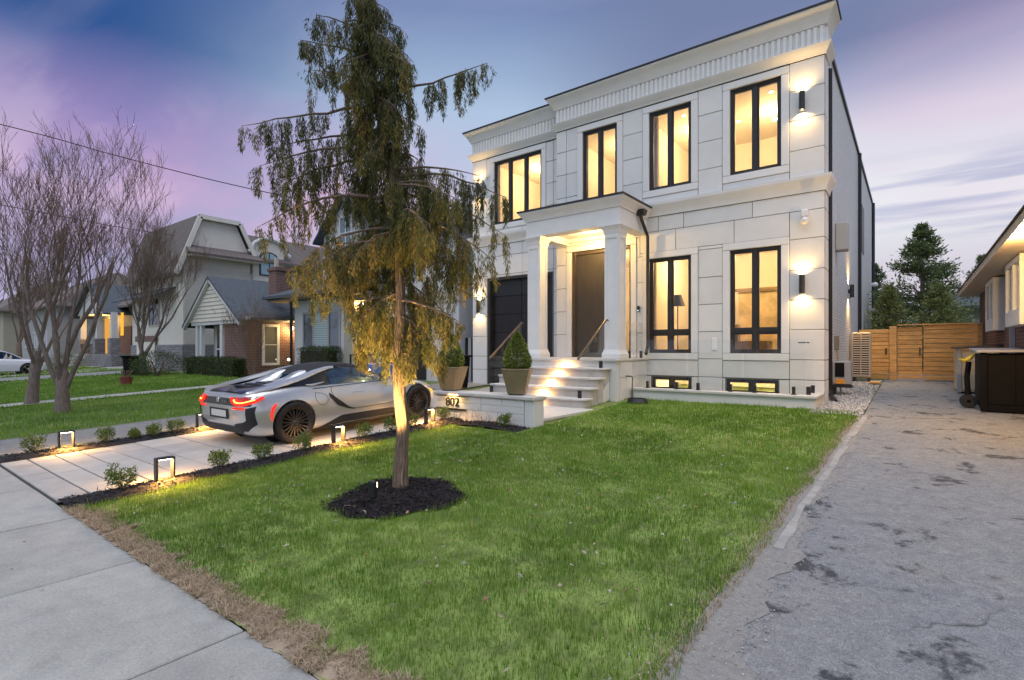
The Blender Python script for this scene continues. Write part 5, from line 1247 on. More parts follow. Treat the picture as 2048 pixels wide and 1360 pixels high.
# ------------------------------------------------------------------ clipped and loose shrubs
def shrub_geo(n, c, rx, ry, rz, ls, lw, seed=0, shell=.55, upbias=.4, tint=(.45, .2)):
    r_ = np.random.default_rng(seed); d = norm(r_.normal(size=(n, 3))); rad = shell+(1-shell)*r_.random((n, 1))**.5
    lump = 1+.16*np.sin(d[:, :1]*5+seed)*np.cos(d[:, 1:2]*6+seed*2)
    P = np.array(c)+d*rad*lump*np.array([rx, ry, rz]); D = d+r_.normal(size=(n, 3))*.55; D[:, 2] += upbias
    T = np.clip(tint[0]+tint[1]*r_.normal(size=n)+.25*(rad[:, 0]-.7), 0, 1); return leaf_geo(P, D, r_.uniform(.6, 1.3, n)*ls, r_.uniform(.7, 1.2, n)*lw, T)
def small_shrub(x, y, s, label, seed):
    z = g(y)+.04; t = empty('boxwood_shrub', (x, y, z), label=label, cat='shrub', group='boxwood shrubs along the driveway beds')
    rnd = random.Random(seed); mb = MB(); tips = []
    for k in range(11):
        a = rnd.uniform(0, 6.28); l = s*rnd.uniform(.6, 1.0); q = (x+math.cos(a)*l*.55, y+math.sin(a)*l*.55, z+l*rnd.uniform(.6, 1.05)); mb.tube([(x, y, z-.03), ((x+q[0])/2+rnd.uniform(-.01, .01), (y+q[1])/2, z+(q[2]-z)*.55), q], [.004, .003, .0015], 4); tips.append(q)
    mb.build('stems', 'twig', t)
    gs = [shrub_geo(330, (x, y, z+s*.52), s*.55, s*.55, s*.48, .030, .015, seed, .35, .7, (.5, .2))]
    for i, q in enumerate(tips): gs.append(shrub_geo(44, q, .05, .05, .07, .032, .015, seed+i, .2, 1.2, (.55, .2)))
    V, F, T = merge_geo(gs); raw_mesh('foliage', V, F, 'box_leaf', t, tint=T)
SH = [(-7.13, 2.05, .24, 'round boxwood shrub in the right bed nearest the sidewalk'), (-7.2, 3.12, .21, 'low boxwood shrub after the first bollard light in the right bed'), (-7.12, 3.65, .20, 'small boxwood shrub midway along the right bed'), (-7.10, 4.24, .21, 'leafy boxwood shrub directly before the car rear wheel'),
      (-7.08, 5.31, .22, 'boxwood shrub past the second bollard light'), (-7.14, 5.92, .21, 'boxwood shrub half hidden left of the cedar trunk'), (-7.2, 6.42, .20, 'boxwood shrub just right of the cedar trunk'), (-7.22, 7.25, .22, 'boxwood shrub beside the bollard light at the low wall'), (-5.75, 7.28, .20, 'lone bright green shrub at the foot of the low wall'),
      (-10.78, 1.95, .24, 'boxwood shrub in the left bed nearest the sidewalk'), (-10.66, 2.84, .24, 'wide boxwood shrub right of the left bollard light'), (-10.62, 3.23, .15, 'tiny boxwood shrub in the middle of the left bed'), (-10.6, 3.52, .19, 'upright narrow boxwood shrub in the left bed'), (-10.6, 3.85, .23, 'pale-tipped boxwood shrub at the car end of the left bed')]
for i, (x, y, s, l) in enumerate(SH): small_shrub(x, y, s, l, 100+i)
# dry stalks before the low wall
dry = empty('dry_stalks', (-6.5, 7.38, .27), label='dry bare hydrangea stalks in front of the low wall', cat='plant'); mb = MB(); rnd = random.Random(5)
for k in range(46):
    x = rnd.uniform(-7.3, -6.05); y = rnd.uniform(7.2, 7.42); h = rnd.uniform(.12, .30); mb.tube([(x, y, .22), (x+rnd.uniform(-.04, .04), y+rnd.uniform(-.03, .03), .25+h*.6), (x+rnd.uniform(-.07, .07), y+rnd.uniform(-.05, .05), .25+h)], [.004, .003, .002], 4)
mb.build('stalks', 'twig', dry)

def topiary(x, y, z, rz, label, s=1.0):
    t = empty('planter', (x, y, z), rz, label=label, cat='planter', group='tapered planters with clipped cones on the low wall')
    sq = lambda r_, h: [(-r_, -r_, h), (r_, -r_, h), (r_, r_, h), (-r_, r_, h)]
    mb = MB(); mb.loft([sq(.15*s, .02), sq(.245*s, .44*s), sq(.255*s, .455*s), sq(.255*s, .48*s), sq(.225*s, .48*s), sq(.215*s, .42*s)]); mb.build('pot', 'pot', t, bevel=.006, local=True)
    mb = MB(); mb.box(-.13*s, .13*s, -.13*s, .13*s, 0, .03); mb.build('pot_foot', 'black_metal', t, local=True)
    mb = MB(); mb.add(sq(.218*s, .44*s), [(0, 1, 2, 3)]); mb.build('soil', 'soil', t, local=True)
    mb = MB(); mb.tube([(0, 0, .42*s), (0, 0, .8*s)], .02, 6); mb.build('stem', 'twig', t, local=True)
    n = 4200; r_ = np.random.default_rng(int(x*-100)); h = r_.random(n)**1.35; a = r_.uniform(0, 6.283, n)
    prof = np.interp(h, [0, .06, .2, .45, .7, .9, 1], [.16, .225, .245, .20, .135, .055, .008])*s; rad = prof*(.55+.48*r_.random(n)**.5)
    P = np.c_[rad*np.cos(a), rad*np.sin(a), .47*s+h*.66*s]; D = np.c_[np.cos(a), np.sin(a), .5+0*a]+r_.normal(size=(n, 3))*.5
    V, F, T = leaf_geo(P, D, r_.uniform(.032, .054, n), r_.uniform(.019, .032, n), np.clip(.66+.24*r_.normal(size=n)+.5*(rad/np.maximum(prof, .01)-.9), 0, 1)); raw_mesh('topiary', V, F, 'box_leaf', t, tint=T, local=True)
topiary(-5.74, 7.67, .815, R(28), 'tapered bronze planter with clipped cone shrub beside the steps')
topiary(-7.40, 7.67, .815, R(12), 'tapered bronze planter with clipped cone shrub above the house number')

# ------------------------------------------------------------------ bollard path lights
def bollard(x, y, label, e=42):
    z = g(y)+.05; b = empty('bollard_light', (x, y, z), label=label, cat='path light', group='square-loop bollard lights along the driveway')
    w, h, t, d = .05, .27, .022, .10
    mb = MB(); mb.box(x-w, x+w, y-d, y-d+t, z-.06, z+h); mb.box(x-w, x+w, y+d-t, y+d, z-.06, z+h); mb.box(x-w, x+w, y-d+t, y+d-t, z+h-t, z+h); mb.build('frame', 'black_metal', b, bevel=.008, seg=2)
    mb = MB(); mb.box(x-w*.9, x+w*.9, y-d+t, y+d-t, z-.02, z+.012); mb.build('base_plate', 'black_metal', b)
    mb = MB(); mb.box(x-w*.6, x+w*.6, y-d+t+.01, y+d-t-.01, z+h-t-.008, z+h-t-.001); mb.build('led_strip', emis_lamp, b)
    light('bollard_lamp', 'AREA', (x, y, z+h-t-.012), e, (1, .50, .12), .10, (0, 0, -1), parent=b)
bollard(-7.12, 2.47, 'lit bollard lamp in the right bed nearest the sidewalk'); bollard(-7.16, 4.89, 'lit bollard lamp beside the car rear wheel'); bollard(-7.2, 6.88, 'lit bollard lamp beside the car front wheel'); bollard(-10.69, 2.33, 'lit bollard lamp in the left bed near the sidewalk'); bollard(-10.72, 4.35, 'lit bollard lamp behind the car tail in the left bed')

# overhead service cables
def cable(pts, r_, label):
    mb = MB(); mb.tube([Vector(p) for p in catmull(pts, 8)], r_, 5); tag(mb.build('overhead_cable', 'cable', smooth=True), label, 'cable', 'overhead service cables')
cable([(-41.2, -14, 14.4), (-34.4, -5, 12.2), (-27.6, 4, 10.2), (-25.3, 7.0, 9.38), (-23.1, 10, 8.66), (-20.8, 13, 8.05)], .02, 'black overhead cable crossing the sky to the cedar')
cable([(-51, -5, 11.9), (-46, .5, 10.9), (-41, 6, 9.8), (-36.8, 10.7, 8.75), (-32.6, 15.4, 8.05)], .02, 'lower black overhead cable behind the bare trees')

# ------------------------------------------------------------------ neighbouring houses
mat('stucco_grey', (.55, .55, .56), .85, var=.06, scale=1.5, bump=.2, bscale=60)
mat('stucco_tan', (.40, .36, .30), .85, var=.06, scale=1.5, bump=.2, bscale=60)
mat('siding_cream', (.70, .66, .58), .7, var=.06, scale=2)
mat('siding_grey', (.36, .36, .37), .7, var=.08, scale=2)
mat('white_paint', (.66, .66, .66), .6, var=.05, scale=3)
mat('shingle_slate', (.075, .088, .105), .85, var=.35, scale=9, bump=.6, bscale=30)
mat('shingle_brown', (.15, .125, .115), .9, var=.3, scale=9, bump=.6, bscale=30)
brick_mat('brick_red', (.19, .062, .042), (.12, .042, .034), (.26, .23, .21), .21, .075, 'xy', .011)
brick_mat('brick_brown', (.16, .058, .042), (.10, .038, .030), (.17, .14, .125), .21, .075, 'xy', .010)
brick_mat('stone_grey', (.30, .29, .30), (.20, .19, .20), (.13, .125, .125), .34, .16, 'xy', .012)
mat('soffit', (.52, .46, .38), .7)
mat('yellow_wood', (.34, .20, .055), .6, var=.2, scale=3)
mat('blind', (.42, .52, .52), .6); mat('curtain', (.45, .42, .38), .8, var=.1, scale=6)
mat('cedar_board', (.66, .36, .12), .6, var=.32, scale=3.2, stretch=(.8, 6, 9), bump=.15, bscale=8)
mat('cedar_board_b', (.58, .31, .10), .6, var=.35, scale=3.6, stretch=(.8, 6, 9), bump=.15, bscale=8)
mat('tan_metal', (.52, .44, .35), .5); mat('cream_plastic', (.50, .42, .30), .55); mat('dark_resin', (.007, .0065, .0065), .7, var=.2, scale=6, spec=.15); mat('lid_grey', (.34, .34, .36), .5)
EACH = {'porch_post', 'feet', 'mullion', 'recess', 'panel', 'storm_door', 'frame', 'shutter_blind', 'backing_rail', 'dormer_mullion', 'fascia'}
def nb(name, m, parent, *boxes, bevel=0, **k):
    if name in EACH and len(boxes) > 1:
        return [nb(name, m, parent, b, bevel=bevel, **k) for b in boxes][0]
    mb = MB()
    for b in boxes: mb.box(*b)
    return mb.build(name, m, parent, bevel=bevel, **k)
def pwin(parent, axis, d, u0, u1, z0, z1, out, frame='white_paint', pane='glass_dark', nx=1, nz=1, backing='curtain', fw=.07):
    """window set on a wall plane: axis 'y' faces -y, axis 'x' faces +x"""
    B_ = (lambda a, b, p, q, c, e: (a, b, min(p, q), max(p, q), c, e)) if axis == 'y' else (lambda a, b, p, q, c, e: (min(p, q), max(p, q), a, b, c, e))
    s = -1 if axis == 'y' else 1; mb = MB()
    for (a, b, c, e) in ((u0-fw, u1+fw, z1, z1+fw), (u0-fw, u1+fw, z0-fw, z0), (u0-fw, u0, z0, z1), (u1, u1+fw, z0, z1)): mb.box(*B_(a, b, d-s*.02, d+s*out, c, e))
    w = mb.build('window', frame, parent)
    for i in range(1, nx): u = u0+(u1-u0)*i/nx; m2 = MB(); m2.box(*B_(u-.03, u+.03, d+s*.002, d+s*(out-.01), z0, z1)); m2.build('mullion', frame, w)
    for i in range(1, nz): z = z0+(z1-z0)*i/nz; m2 = MB(); m2.box(*B_(u0, u1, d+s*.002, d+s*(out-.012), z-.02, z+.02)); m2.build('transom', frame, w)
    m2 = MB(); m2.box(*B_(u0, u1, d+s*.001, d+s*.006, z0, z1)); m2.build('curtain', backing, w)
    P = (lambda u, z: (u, d+s*.02, z)) if axis == 'y' else (lambda u, z: (d+s*.02, u, z))
    m3 = MB(); m3.add([P(u0, z0), P(u1, z0), P(u1, z1), P(u0, z1)], [(0, 1, 2, 3)]); m3.build('pane', pane, w); return w
def slab(mb, pts, t):   # thin roof plane from 4 points, thickness t downwards
    n = len(pts); mb.prism([(p[0], p[1], p[2]-t) for p in pts], (0, 0, t)); return mb

# A: grey stucco house immediately left
A = empty('stucco_house', (-17.6, 13, .48), label='grey stucco house with dark roof and warm lit entry behind the cedar', cat='house')
nb('wall', 'stucco_grey', A, (-22.4, -18.62, 13.0, 22, 0, 4.0), (-17.35, -12.75, 13.6, 22, 0, 6.1), (-21.6, -17.35, 14.4, 22, 4.0, 6.3), bevel=.01)
nb('entry_wall', 'stucco_tan', A, (-18.62, -18.05, 12.98, 14.2, 0, 4.0), (-18.05, -17.35, 14.2, 14.4, 0, 4.0), (-18.62, -17.35, 12.98, 14.4, 3.6, 3.98))
nb('door', 'yellow_wood', A, (-17.98, -17.45, 14.14, 14.2, .6, 3.0)); nb('door_step', 'concrete', A, (-18.05, -17.35, 12.9, 14.19, 0, .6))
light('entry_lamp', 'POINT', (-17.75, 13.3, 3.3), 120, (1, .62, .2), .08, parent=A)
mb = MB(); mb.ball((-17.75, 13.3, 3.45), .08); mb.build('entry_light', emis_lamp, A)
w = pwin(A, 'y', 13.0, -21.6, -18.95, 1.65, 3.2, .05, 'siding_grey', 'glass_tint', 1, 1, 'curtain', .09)
nb('shutter_blind', 'blind', w, *[(-20.75, -19.75, 12.955, 12.985, 1.68+.095*k, 1.755+.095*k) for k in range(16)])
nb('mullion', 'siding_grey', w, (-20.85, -20.76, 12.94, 12.99, 1.65, 3.2), (-19.74, -19.65, 12.94, 12.99, 1.65, 3.2))
mb = MB(); e = 3.95; slab(mb, [(-24.0, 12.3, e+.1), (-18.3, 12.3, e+.1), (-18.3, 14.6, e+1.0), (-22.2, 14.6, e+1.0)], .12); slab(mb, [(-24.0, 12.3, e+.1), (-22.2, 14.6, e+1.0), (-22.2, 20, e+1.0), (-24.0, 22, e+.1)], .12); slab(mb, [(-18.3, 12.3, e+.1), (-17.0, 12.3, e+.1), (-17.0, 14.6, e+1.0), (-18.3, 14.6, e+1.0)], .12)
mb.build('lower_roof', 'shingle_slate', A); nb('eave_soffit', 'shingle_brown', A, (-23.7, -17.1, 12.4, 13.2, e-.14, e-.06))
# upper front gable with arched window
mb = MB(); mb.prism([(-22.1, 14.3, 4.4), (-18.6, 14.3, 4.4), (-18.6, 14.3, 6.9), (-20.35, 14.3, 8.5), (-22.1, 14.3, 6.9)], (0, 3, 0)); mb.build('gable_wall', 'stucco_grey', A)
mb = MB(); slab(mb, [(-22.4, 13.9, 6.65), (-20.35, 13.9, 8.62), (-20.35, 18.5, 8.62), (-22.4, 18.5, 6.65)], .1); slab(mb, [(-18.3, 13.9, 6.65), (-20.35, 13.9, 8.62), (-20.35, 18.5, 8.62), (-18.3, 18.5, 6.65)], .1)
slab(mb, [(-18.4, 13.2, 6.0), (-12.5, 13.2, 6.0), (-14.5, 18, 8.3), (-18.4, 18, 8.3)], .12); slab(mb, [(-12.5, 13.2, 6.0), (-12.5, 22.5, 6.0), (-14.5, 18, 8.3)], .12); slab(mb, [(-22.0, 14.2, 6.2), (-18.4, 14.2, 6.2), (-18.4, 18, 8.3), (-20, 18, 8.3)], .12); mb.build('upper_roof', 'shingle_slate', A)
pwin(A, 'y', 14.3, -20.75, -19.95, 6.2, 7.6, .05, 'white_paint', 'glass_tint', 2, 2, 'blind'); pwin(A, 'y', 13.6, -15.6, -14.4, 4.4, 5.6, .05, 'white_paint', 'glass_tint', 2, 1, 'blind')
nb('stucco_band', 'stucco_tan', A, (-17.36, -12.70, 13.55, 13.66, 3.35, 3.75)); pwin(A, 'y', 13.6, -13.9, -13.1, 2.2, 2.9, .05, 'siding_grey', 'glass_dark')
nb('garage_door', 'garage_dark', A, (-16.9, -14.4, 13.56, 13.62, .5, 2.9)); nb('downspout', 'white_paint', A, (-13.45, -13.37, 13.5, 13.58, 3.7, 6.0))
# dark side gate between the two houses
nbgate = empty('side_gate', (-12.3, 13.9, .5), label='dark grey gate between the stucco house and the white house', cat='gate')
for k in range(6): nb('board', 'siding_grey' if k % 2 else 'garage_dark', nbgate, (-12.72+.14*k, -12.585+.14*k, 13.9, 13.95, .45, 2.05))
nb('gate_rail', 'black_metal', nbgate, (-12.74, -11.9, 13.95, 14.0, 1.85, 1.95))

# B: small red-brick bungalow with sided gable
Bh = empty('brick_bungalow', (-27, 12, .45), label='small red brick bungalow with sided white gable and slate roof', cat='house')
nb('wall', 'brick_red', Bh, (-24.95, -24.15, 11.72, 17.5, .3, 3.2), (-29.6, -24.95, 12.9, 17.5, .3, 3.2), (-26.4, -24.95, 11.72, 12.9, .3, 3.0))
mb = MB(); mb.prism([(-30.1, 11.62, 3.0), (-24.6, 11.62, 3.0), (-27.55, 11.62, 5.0)], (0, .3, 0)); mb.build('gable_wall', 'siding_cream', Bh)
for k in range(10):
    z = 3.02+k*.195; f = (5.0-z)/2.0; f2 = (5.0-z-.19)/2.0
    if f2 <= .02: continue
    xl, xr = -27.55-2.55*f, -27.55+2.95*f; xl2, xr2 = -27.55-2.55*f2, -27.55+2.95*f2
    mb = MB(); mb.hexa([(xl, 11.56, z), (xr, 11.56, z), (xr, 11.62, z), (xl, 11.62, z), (xl2, 11.595, z+.188), (xr2, 11.595, z+.188), (xr2, 11.62, z+.188), (xl2, 11.62, z+.188)]); mb.build('siding_board', 'siding_cream', Bh)
mb = MB(); mb.bar((-30.5, 11.5, 2.75), (-27.55, 11.5, 5.12), .16, .2); mb.bar((-24.3, 11.5, 2.8), (-27.55, 11.5, 5.12), .16, .2); mb.build('barge_board', 'white_paint', Bh)
mb = MB(); slab(mb, [(-30.55, 11.4, 2.86), (-27.55, 11.4, 5.24), (-27.55, 18, 5.24), (-30.55, 18, 2.86)], .1); slab(mb, [(-23.7, 11.4, 3.20), (-24.3, 11.4, 2.96), (-27.55, 11.4, 5.24), (-27.55, 18, 5.24), (-23.7, 18, 3.2)][1:4]+[(-27.55, 18, 5.24), (-23.8, 18, 3.1), (-23.8, 11.8, 3.1)], .1); rf = mb.build('roof', 'shingle_slate', Bh)
mb = MB(); slab(mb, [(-23.8, 14.0, 3.25), (-21.5, 15.5, 4.6), (-24.5, 16.5, 5.3), (-27.5, 15, 5.2)], .1); mb.build('rear_roof', 'shingle_slate', rf)
nb('chimney', 'brick_red', rf, (-24.9, -24.2, 13.1, 13.9, 4.2, 5.6), (-24.97, -24.13, 13.05, 13.95, 5.42, 5.55)); nb('chimney_pot', 'soffit', rf, (-24.75, -24.6, 13.3, 13.45, 5.6, 6.1))
nb('porch_post', 'white_paint', Bh, (-29.45, -29.2, 11.62, 11.8, .5, 3.0), (-28.95, -28.75, 11.62, 11.8, .5, 3.0), (-26.7, -26.45, 11.62, 11.8, .5, 3.0)); nb('porch_lintel', 'white_paint', Bh, (-29.9, -24.9, 11.60, 11.82, 2.85, 3.0)); nb('fascia', 'soffit', Bh, (-24.12, -23.9, 11.6, 17.5, 2.98, 3.14))
d = nb('door', 'siding_grey', Bh, (-28.7, -26.75, 12.2, 12.28, .5, 2.85)); nb('storm_door', 'white_paint', d, (-28.3, -28.22, 12.12, 12.2, .6, 2.75), (-27.3, -27.22, 12.12, 12.2, .6, 2.75), (-28.22, -27.3, 12.12, 12.2, 1.6, 1.68)); nb('door_glass', 'glass_tint', d, (-28.22, -27.3, 12.15, 12.16, .6, 2.75)); nb('door_light', mat('door_warm', (.55, .30, .16), .6, emit=(1, .5, .2), estr=.35), d, (-28.2, -27.32, 12.17, 12.18, 1.75, 2.7))
pwin(Bh, 'x', -24.15, 12.5, 13.1, 1.0, 2.7, .06, 'white_paint', 'glass_tint', 1, 2, 'curtain', .12); pwin(Bh, 'x', -24.15, 14.1, 14.5, 1.1, 2.0, .06, 'white_paint', 'glass_tint', 1, 1, 'blind')
mb = MB(); mb.ball((-23.95, 13.75, 2.66), .09); mb.build('wall_lamp', emis('lamp_b', (1, .75, .4), 26), Bh); light('wall_lamp_light', 'POINT', (-23.85, 13.72, 2.6), 90, WARM, .06, parent=Bh)
mb = MB(); mb.ball((-23.6, 13.4, 1.15), .06); mb.build('garden_lamp', emis_lamp, Bh); nb('downspout', 'black_metal', Bh, (-22.55, -22.47, 12.85, 12.95, .5, 3.9))

# C: large pale house with gambrel end
C = empty('gambrel_house', (-36.5, 14, .5), label='large pale two-storey house with brown gambrel roof and arched dormer', cat='house')
nb('wall', 'siding_cream', C, (-40.5, -32.5, 12.2, 21, .3, 6.3)); nb('stone_base', 'stone_grey', C, (-40.55, -32.42, 12.12, 16.0, .2, 1.9))
gp = [(12.05, 6.2), (13.12, 9.15), (15.08, 9.14), (15.95, 7.2), (15.95, 6.2)]
mb = MB(); mb.prism([(-32.5, y, z) for y, z in gp], (-7.5, 0, 0)); mb.build('gambrel_wall', 'siding_cream', C)
mb = MB(); op = [(11.75, 5.95), (12.98, 9.34), (15.2, 9.33), (16.2, 7.25)]
for (p, q) in zip(op[:-1], op[1:]): slab(mb, [(-32.25, p[0], p[1]), (-32.25, q[0], q[1]), (-40.8, q[0], q[1]), (-40.8, p[0], p[1])], .16)
mb.build('gambrel_roof', 'shingle_brown', C)
mb = MB()
for (p, q) in zip(op[:-1], op[1:]): mb.bar((-32.22, p[0], p[1]-.14), (-32.22, q[0], q[1]-.14), .1, .24)
mb.build('barge_board', 'siding_cream', C)
mb = MB(); slab(mb, [(-31.6, 12.2, 7.05), (-31.6, 16.3, 7.05), (-32.48, 16.3, 7.55), (-32.48, 12.2, 7.55)], .1); mb.build('pent_roof', 'shingle_brown', C); nb('pent_soffit', 'soffit', C, (-32.5, -31.65, 12.3, 16.2, 6.86, 6.94))
nb('rear_wall', 'siding_cream', C, (-40.3, -32.9, 16.0, 21, 6.3, 7.2)); mb = MB(); slab(mb, [(-32.2, 15.6, 7.2), (-32.2, 22, 7.2), (-33.6, 22, 8.9), (-33.6, 15.2, 8.9)], .14); slab(mb, [(-33.6, 15.2, 8.9), (-33.6, 22, 8.9), (-40.5, 22, 8.9), (-40.5, 15.2, 8.9)], .14); mb.build('rear_roof', 'shingle_brown', C)
# arched dormer
arc = [(16.05, 5.9)]+[(16.05+1.0-1.0*math.cos(t), 7.75+.75*math.sin(t)) for t in np.linspace(0, math.pi, 12)]+[(18.05, 5.9)]
mb = MB(); mb.prism([(-32.38, y, z) for y, z in arc], (-1.4, 0, 0)); dm = mb.build('dormer', 'siding_cream', C)
mb = MB(); mb.tube([(-32.3, 16.0-.25, 7.62)]+[(-32.3, 17.05-1.12*math.cos(t), 7.72+.88*math.sin(t)) for t in np.linspace(.1, math.pi-.1, 12)]+[(-32.3, 18.4, 7.62)], .13, 6); mb.build('dormer_arch', 'white_paint', dm)
wa = [(16.45, 6.25)]+[(17.05-.62*math.cos(t), 7.35+.42*math.sin(t)) for t in np.linspace(0, math.pi, 10)]+[(17.65, 6.25)]
mb = MB(); mb.prism([(-32.33, y, z) for y, z in wa], (-.06, 0, 0)); dw2 = mb.build('dormer_window', 'frame_dark', dm); wg = [(17.05+(y-17.05)*.86, 6.98+(z-6.98)*.9) for y, z in wa]
mb = MB(); mb.add([(-32.32, y, z) for y, z in wg], [tuple(range(len(wg)))]); mb.build('dormer_pane', mat('sky_glass', (.28, .42, .46), .05, metal=.3), dw2)
nb('dormer_mullion', 'frame_dark', dw2, (-32.34, -32.31, 17.02, 17.08, 6.25, 7.7), (-32.345, -32.315, 16.45, 17.65, 7.2, 7.26))
pwin(C, 'y', 12.2, -37.5, -36.0, 3.1, 4.7, .06, 'soffit', 'glass_dark', 1, 1); nb('garage_door', 'siding_cream', C, (-39.3, -36.3, 12.06, 12.1, .4, 2.1)); nb('garage_lintel', 'brick_red', C, (-39.5, -36.1, 12.04, 12.1, 2.1, 2.45))
mb = MB(); slab(mb, [(-41, 11.2, 4.7), (-33.5, 11.2, 4.7), (-33.5, 12.3, 5.3), (-41, 12.3, 5.3)], .1); mb.build('front_canopy', 'shingle_slate', C)
for k in range(26): nb('siding_board', 'siding_cream', C, (-32.498, -32.478, 12.25, 15.9, 1.95+.19*k, 1.95+.19*k+.165)) if 1.95+.19*k < 6.7 else None

# D: grey house with stone-pier porch
Dh = empty('porch_house', (-48, 13, .5), label='grey house with stone-pier porch, warm lit doorway and brown roof', cat='house')
nb('wall', 'siding_grey', Dh, (-56, -43.4, 13.4, 22, .3, 4.9)); mb = MB(); slab(mb, [(-57, 12.6, 4.7), (-42.6, 12.6, 4.7), (-42.6, 17.5, 8.3), (-57, 17.5, 8.3)], .15); slab(mb, [(-57, 22.5, 4.7), (-42.6, 22.5, 4.7), (-42.6, 17.5, 8.3), (-57, 17.5, 8.3)], .15); mb.build('roof', 'shingle_brown', Dh)
mb = MB(); mb.prism([(-43.4, 13.4, 4.8), (-43.4, 21.8, 4.8), (-43.4, 17.5, 8.1)], (-.2, 0, 0)); mb.build('gable_wall', 'siding_cream', Dh)
mb = MB(); mb.prism([(-51.5, 11.9, 4.2), (-44.6, 11.9, 4.2), (-48, 11.9, 6.3)], (0, 1.5, 0)); mb.build('porch_gable', 'stucco_grey', Dh); mb = MB(); slab(mb, [(-52, 11.6, 4.15), (-48, 11.6, 6.5), (-48, 14.5, 6.5), (-52, 14.5, 4.15)], .12); slab(mb, [(-44.1, 11.6, 4.15), (-48, 11.6, 6.5), (-48, 14.5, 6.5), (-44.1, 14.5, 4.15)], .12); mb.build('porch_roof', 'shingle_slate', Dh)
nb('porch_base', 'stone_grey', Dh, (-51.5, -43.6, 11.9, 13.4, .2, 1.3)); 
for x in (-51.2, -47.4, -44.1): nb('porch_pier', 'stone_grey', Dh, (x-.3, x+.3, 11.9, 12.5, 1.3, 2.4)); nb('porch_post', 'white_paint', Dh, (x-.17, x+.17, 12.02, 12.36, 2.4, 4.2))
for k in range(4): nb('step', 'concrete', Dh, (-51.4+.0, -48.2, 11.9-.32*(k+1), 11.9-.32*k, .1, 1.25-.27*k))
nb('door', emis('door_glow', (1, .48, .09), .75), Dh, (-50.4, -49.4, 13.34, 13.39, 1.3, 4.0)); nb('side_panel', 'brick_red', Dh, (-46.9, -44.5, 13.3, 13.38, 1.3, 3.3)); nb('lit_window', emis('lit_win', (1, .5, .06), 1.0), Dh, (-44.2, -43.9, 12.6, 12.7, 2.6, 4.2))  # door panel glows itself: its warm light is put into the material
mb = MB(); mb.tube([(-51.4, 11.95, 2.0), (-47.6, 11.95, 2.0)], .04, 5); [mb.tube([(x, 11.95, 1.3), (x, 11.95, 2.0)], .02, 4) for x in np.linspace(-51.2, -47.8, 14)]; mb.build('porch_railing', 'black_metal', Dh)
pwin(Dh, 'x', -43.4, 15.5, 16.6, 2.2, 3.8, .06, 'white_paint', 'glass_tint', 1, 2)
light('porch_glow', 'POINT', (-48.8, 12.6, 3.9), 160, (1, .55, .15), .1, parent=Dh)
# E, F: houses farther down the street
for (nm, x0, x1, y0, zt, zr, m, rm, lab) in (('distant_house', -74, -60, 12.5, 5.6, 9.2, 'siding_grey', 'shingle_brown', 'dim grey house with broad brown roof beyond the bare trees'), ('distant_house', -98, -80, 12, 6, 10, 'stucco_tan', 'shingle_brown', 'farthest tan house at the left edge of the street')):
    h = empty(nm, ((x0+x1)/2, y0, .5), label=lab, cat='house'); nb('wall', m, h, (x0, x1, y0, y0+10, .2, zt)); mb = MB(); xm = (x0+x1)/2
    slab(mb, [(x0-.6, y0-.6, zt-.1), (x1+.6, y0-.6, zt-.1), (x1-2, y0+5, zr), (x0+2, y0+5, zr)], .15); slab(mb, [(x1+.6, y0-.6, zt-.1), (x1+.6, y0+10.6, zt-.1), (x1-2, y0+5, zr)], .15); slab(mb, [(x0-.6, y0+10.6, zt-.1), (x1+.6, y0+10.6, zt-.1), (x1-2, y0+5, zr), (x0+2, y0+5, zr)], .15); mb.build('roof', rm, h)
    for k in range(3): xx = x0+1.5+k*(x1-x0-3)/3; pwin(h, 'y', y0, xx, xx+1.6, 1.8, 3.2, .06, 'white_paint', 'glass_tint', 2, 1)
    for k in range(2): pwin(h, 'x', x1, y0+1.5+k*4, y0+2.9+k*4, 1.8, 3.2, .06, 'white_paint', 'glass_tint', 2, 1)

# right-hand brick bungalow
Rb = empty('brown_bungalow', (4.5, 15, .6), label='brown brick bungalow with cream eaves along the right driveway', cat='house')
nb('wall', 'brick_brown', Rb, (1.66, 9.5, 8.5, 22.0, .2, 3.34)); nb('soffit', 'soffit', Rb, (1.27, 9.9, 8.1, 22.4, 3.34, 3.40)); nb('fascia', 'tan_metal', Rb, (1.15, 1.265, 8.1, 22.4, 3.33, 3.47), (1.15, 9.9, 22.402, 22.46, 3.33, 3.47))
mb = MB(); slab(mb, [(1.12, 8.0, 3.49), (1.12, 22.5, 3.49), (5.5, 18.0, 5.4), (5.5, 12.5, 5.4)], .02); slab(mb, [(1.12, 22.5, 3.49), (9.9, 22.5, 3.49), (5.5, 18.0, 5.4)], .02); slab(mb, [(1.12, 8, 3.49), (9.9, 8, 3.49), (5.5, 12.5, 5.4)], .02); slab(mb, [(9.9, 8, 3.49), (9.9, 22.5, 3.49), (5.5, 18, 5.4), (5.5, 12.5, 5.4)], .02); mb.build('roof', 'shingle_brown', Rb)
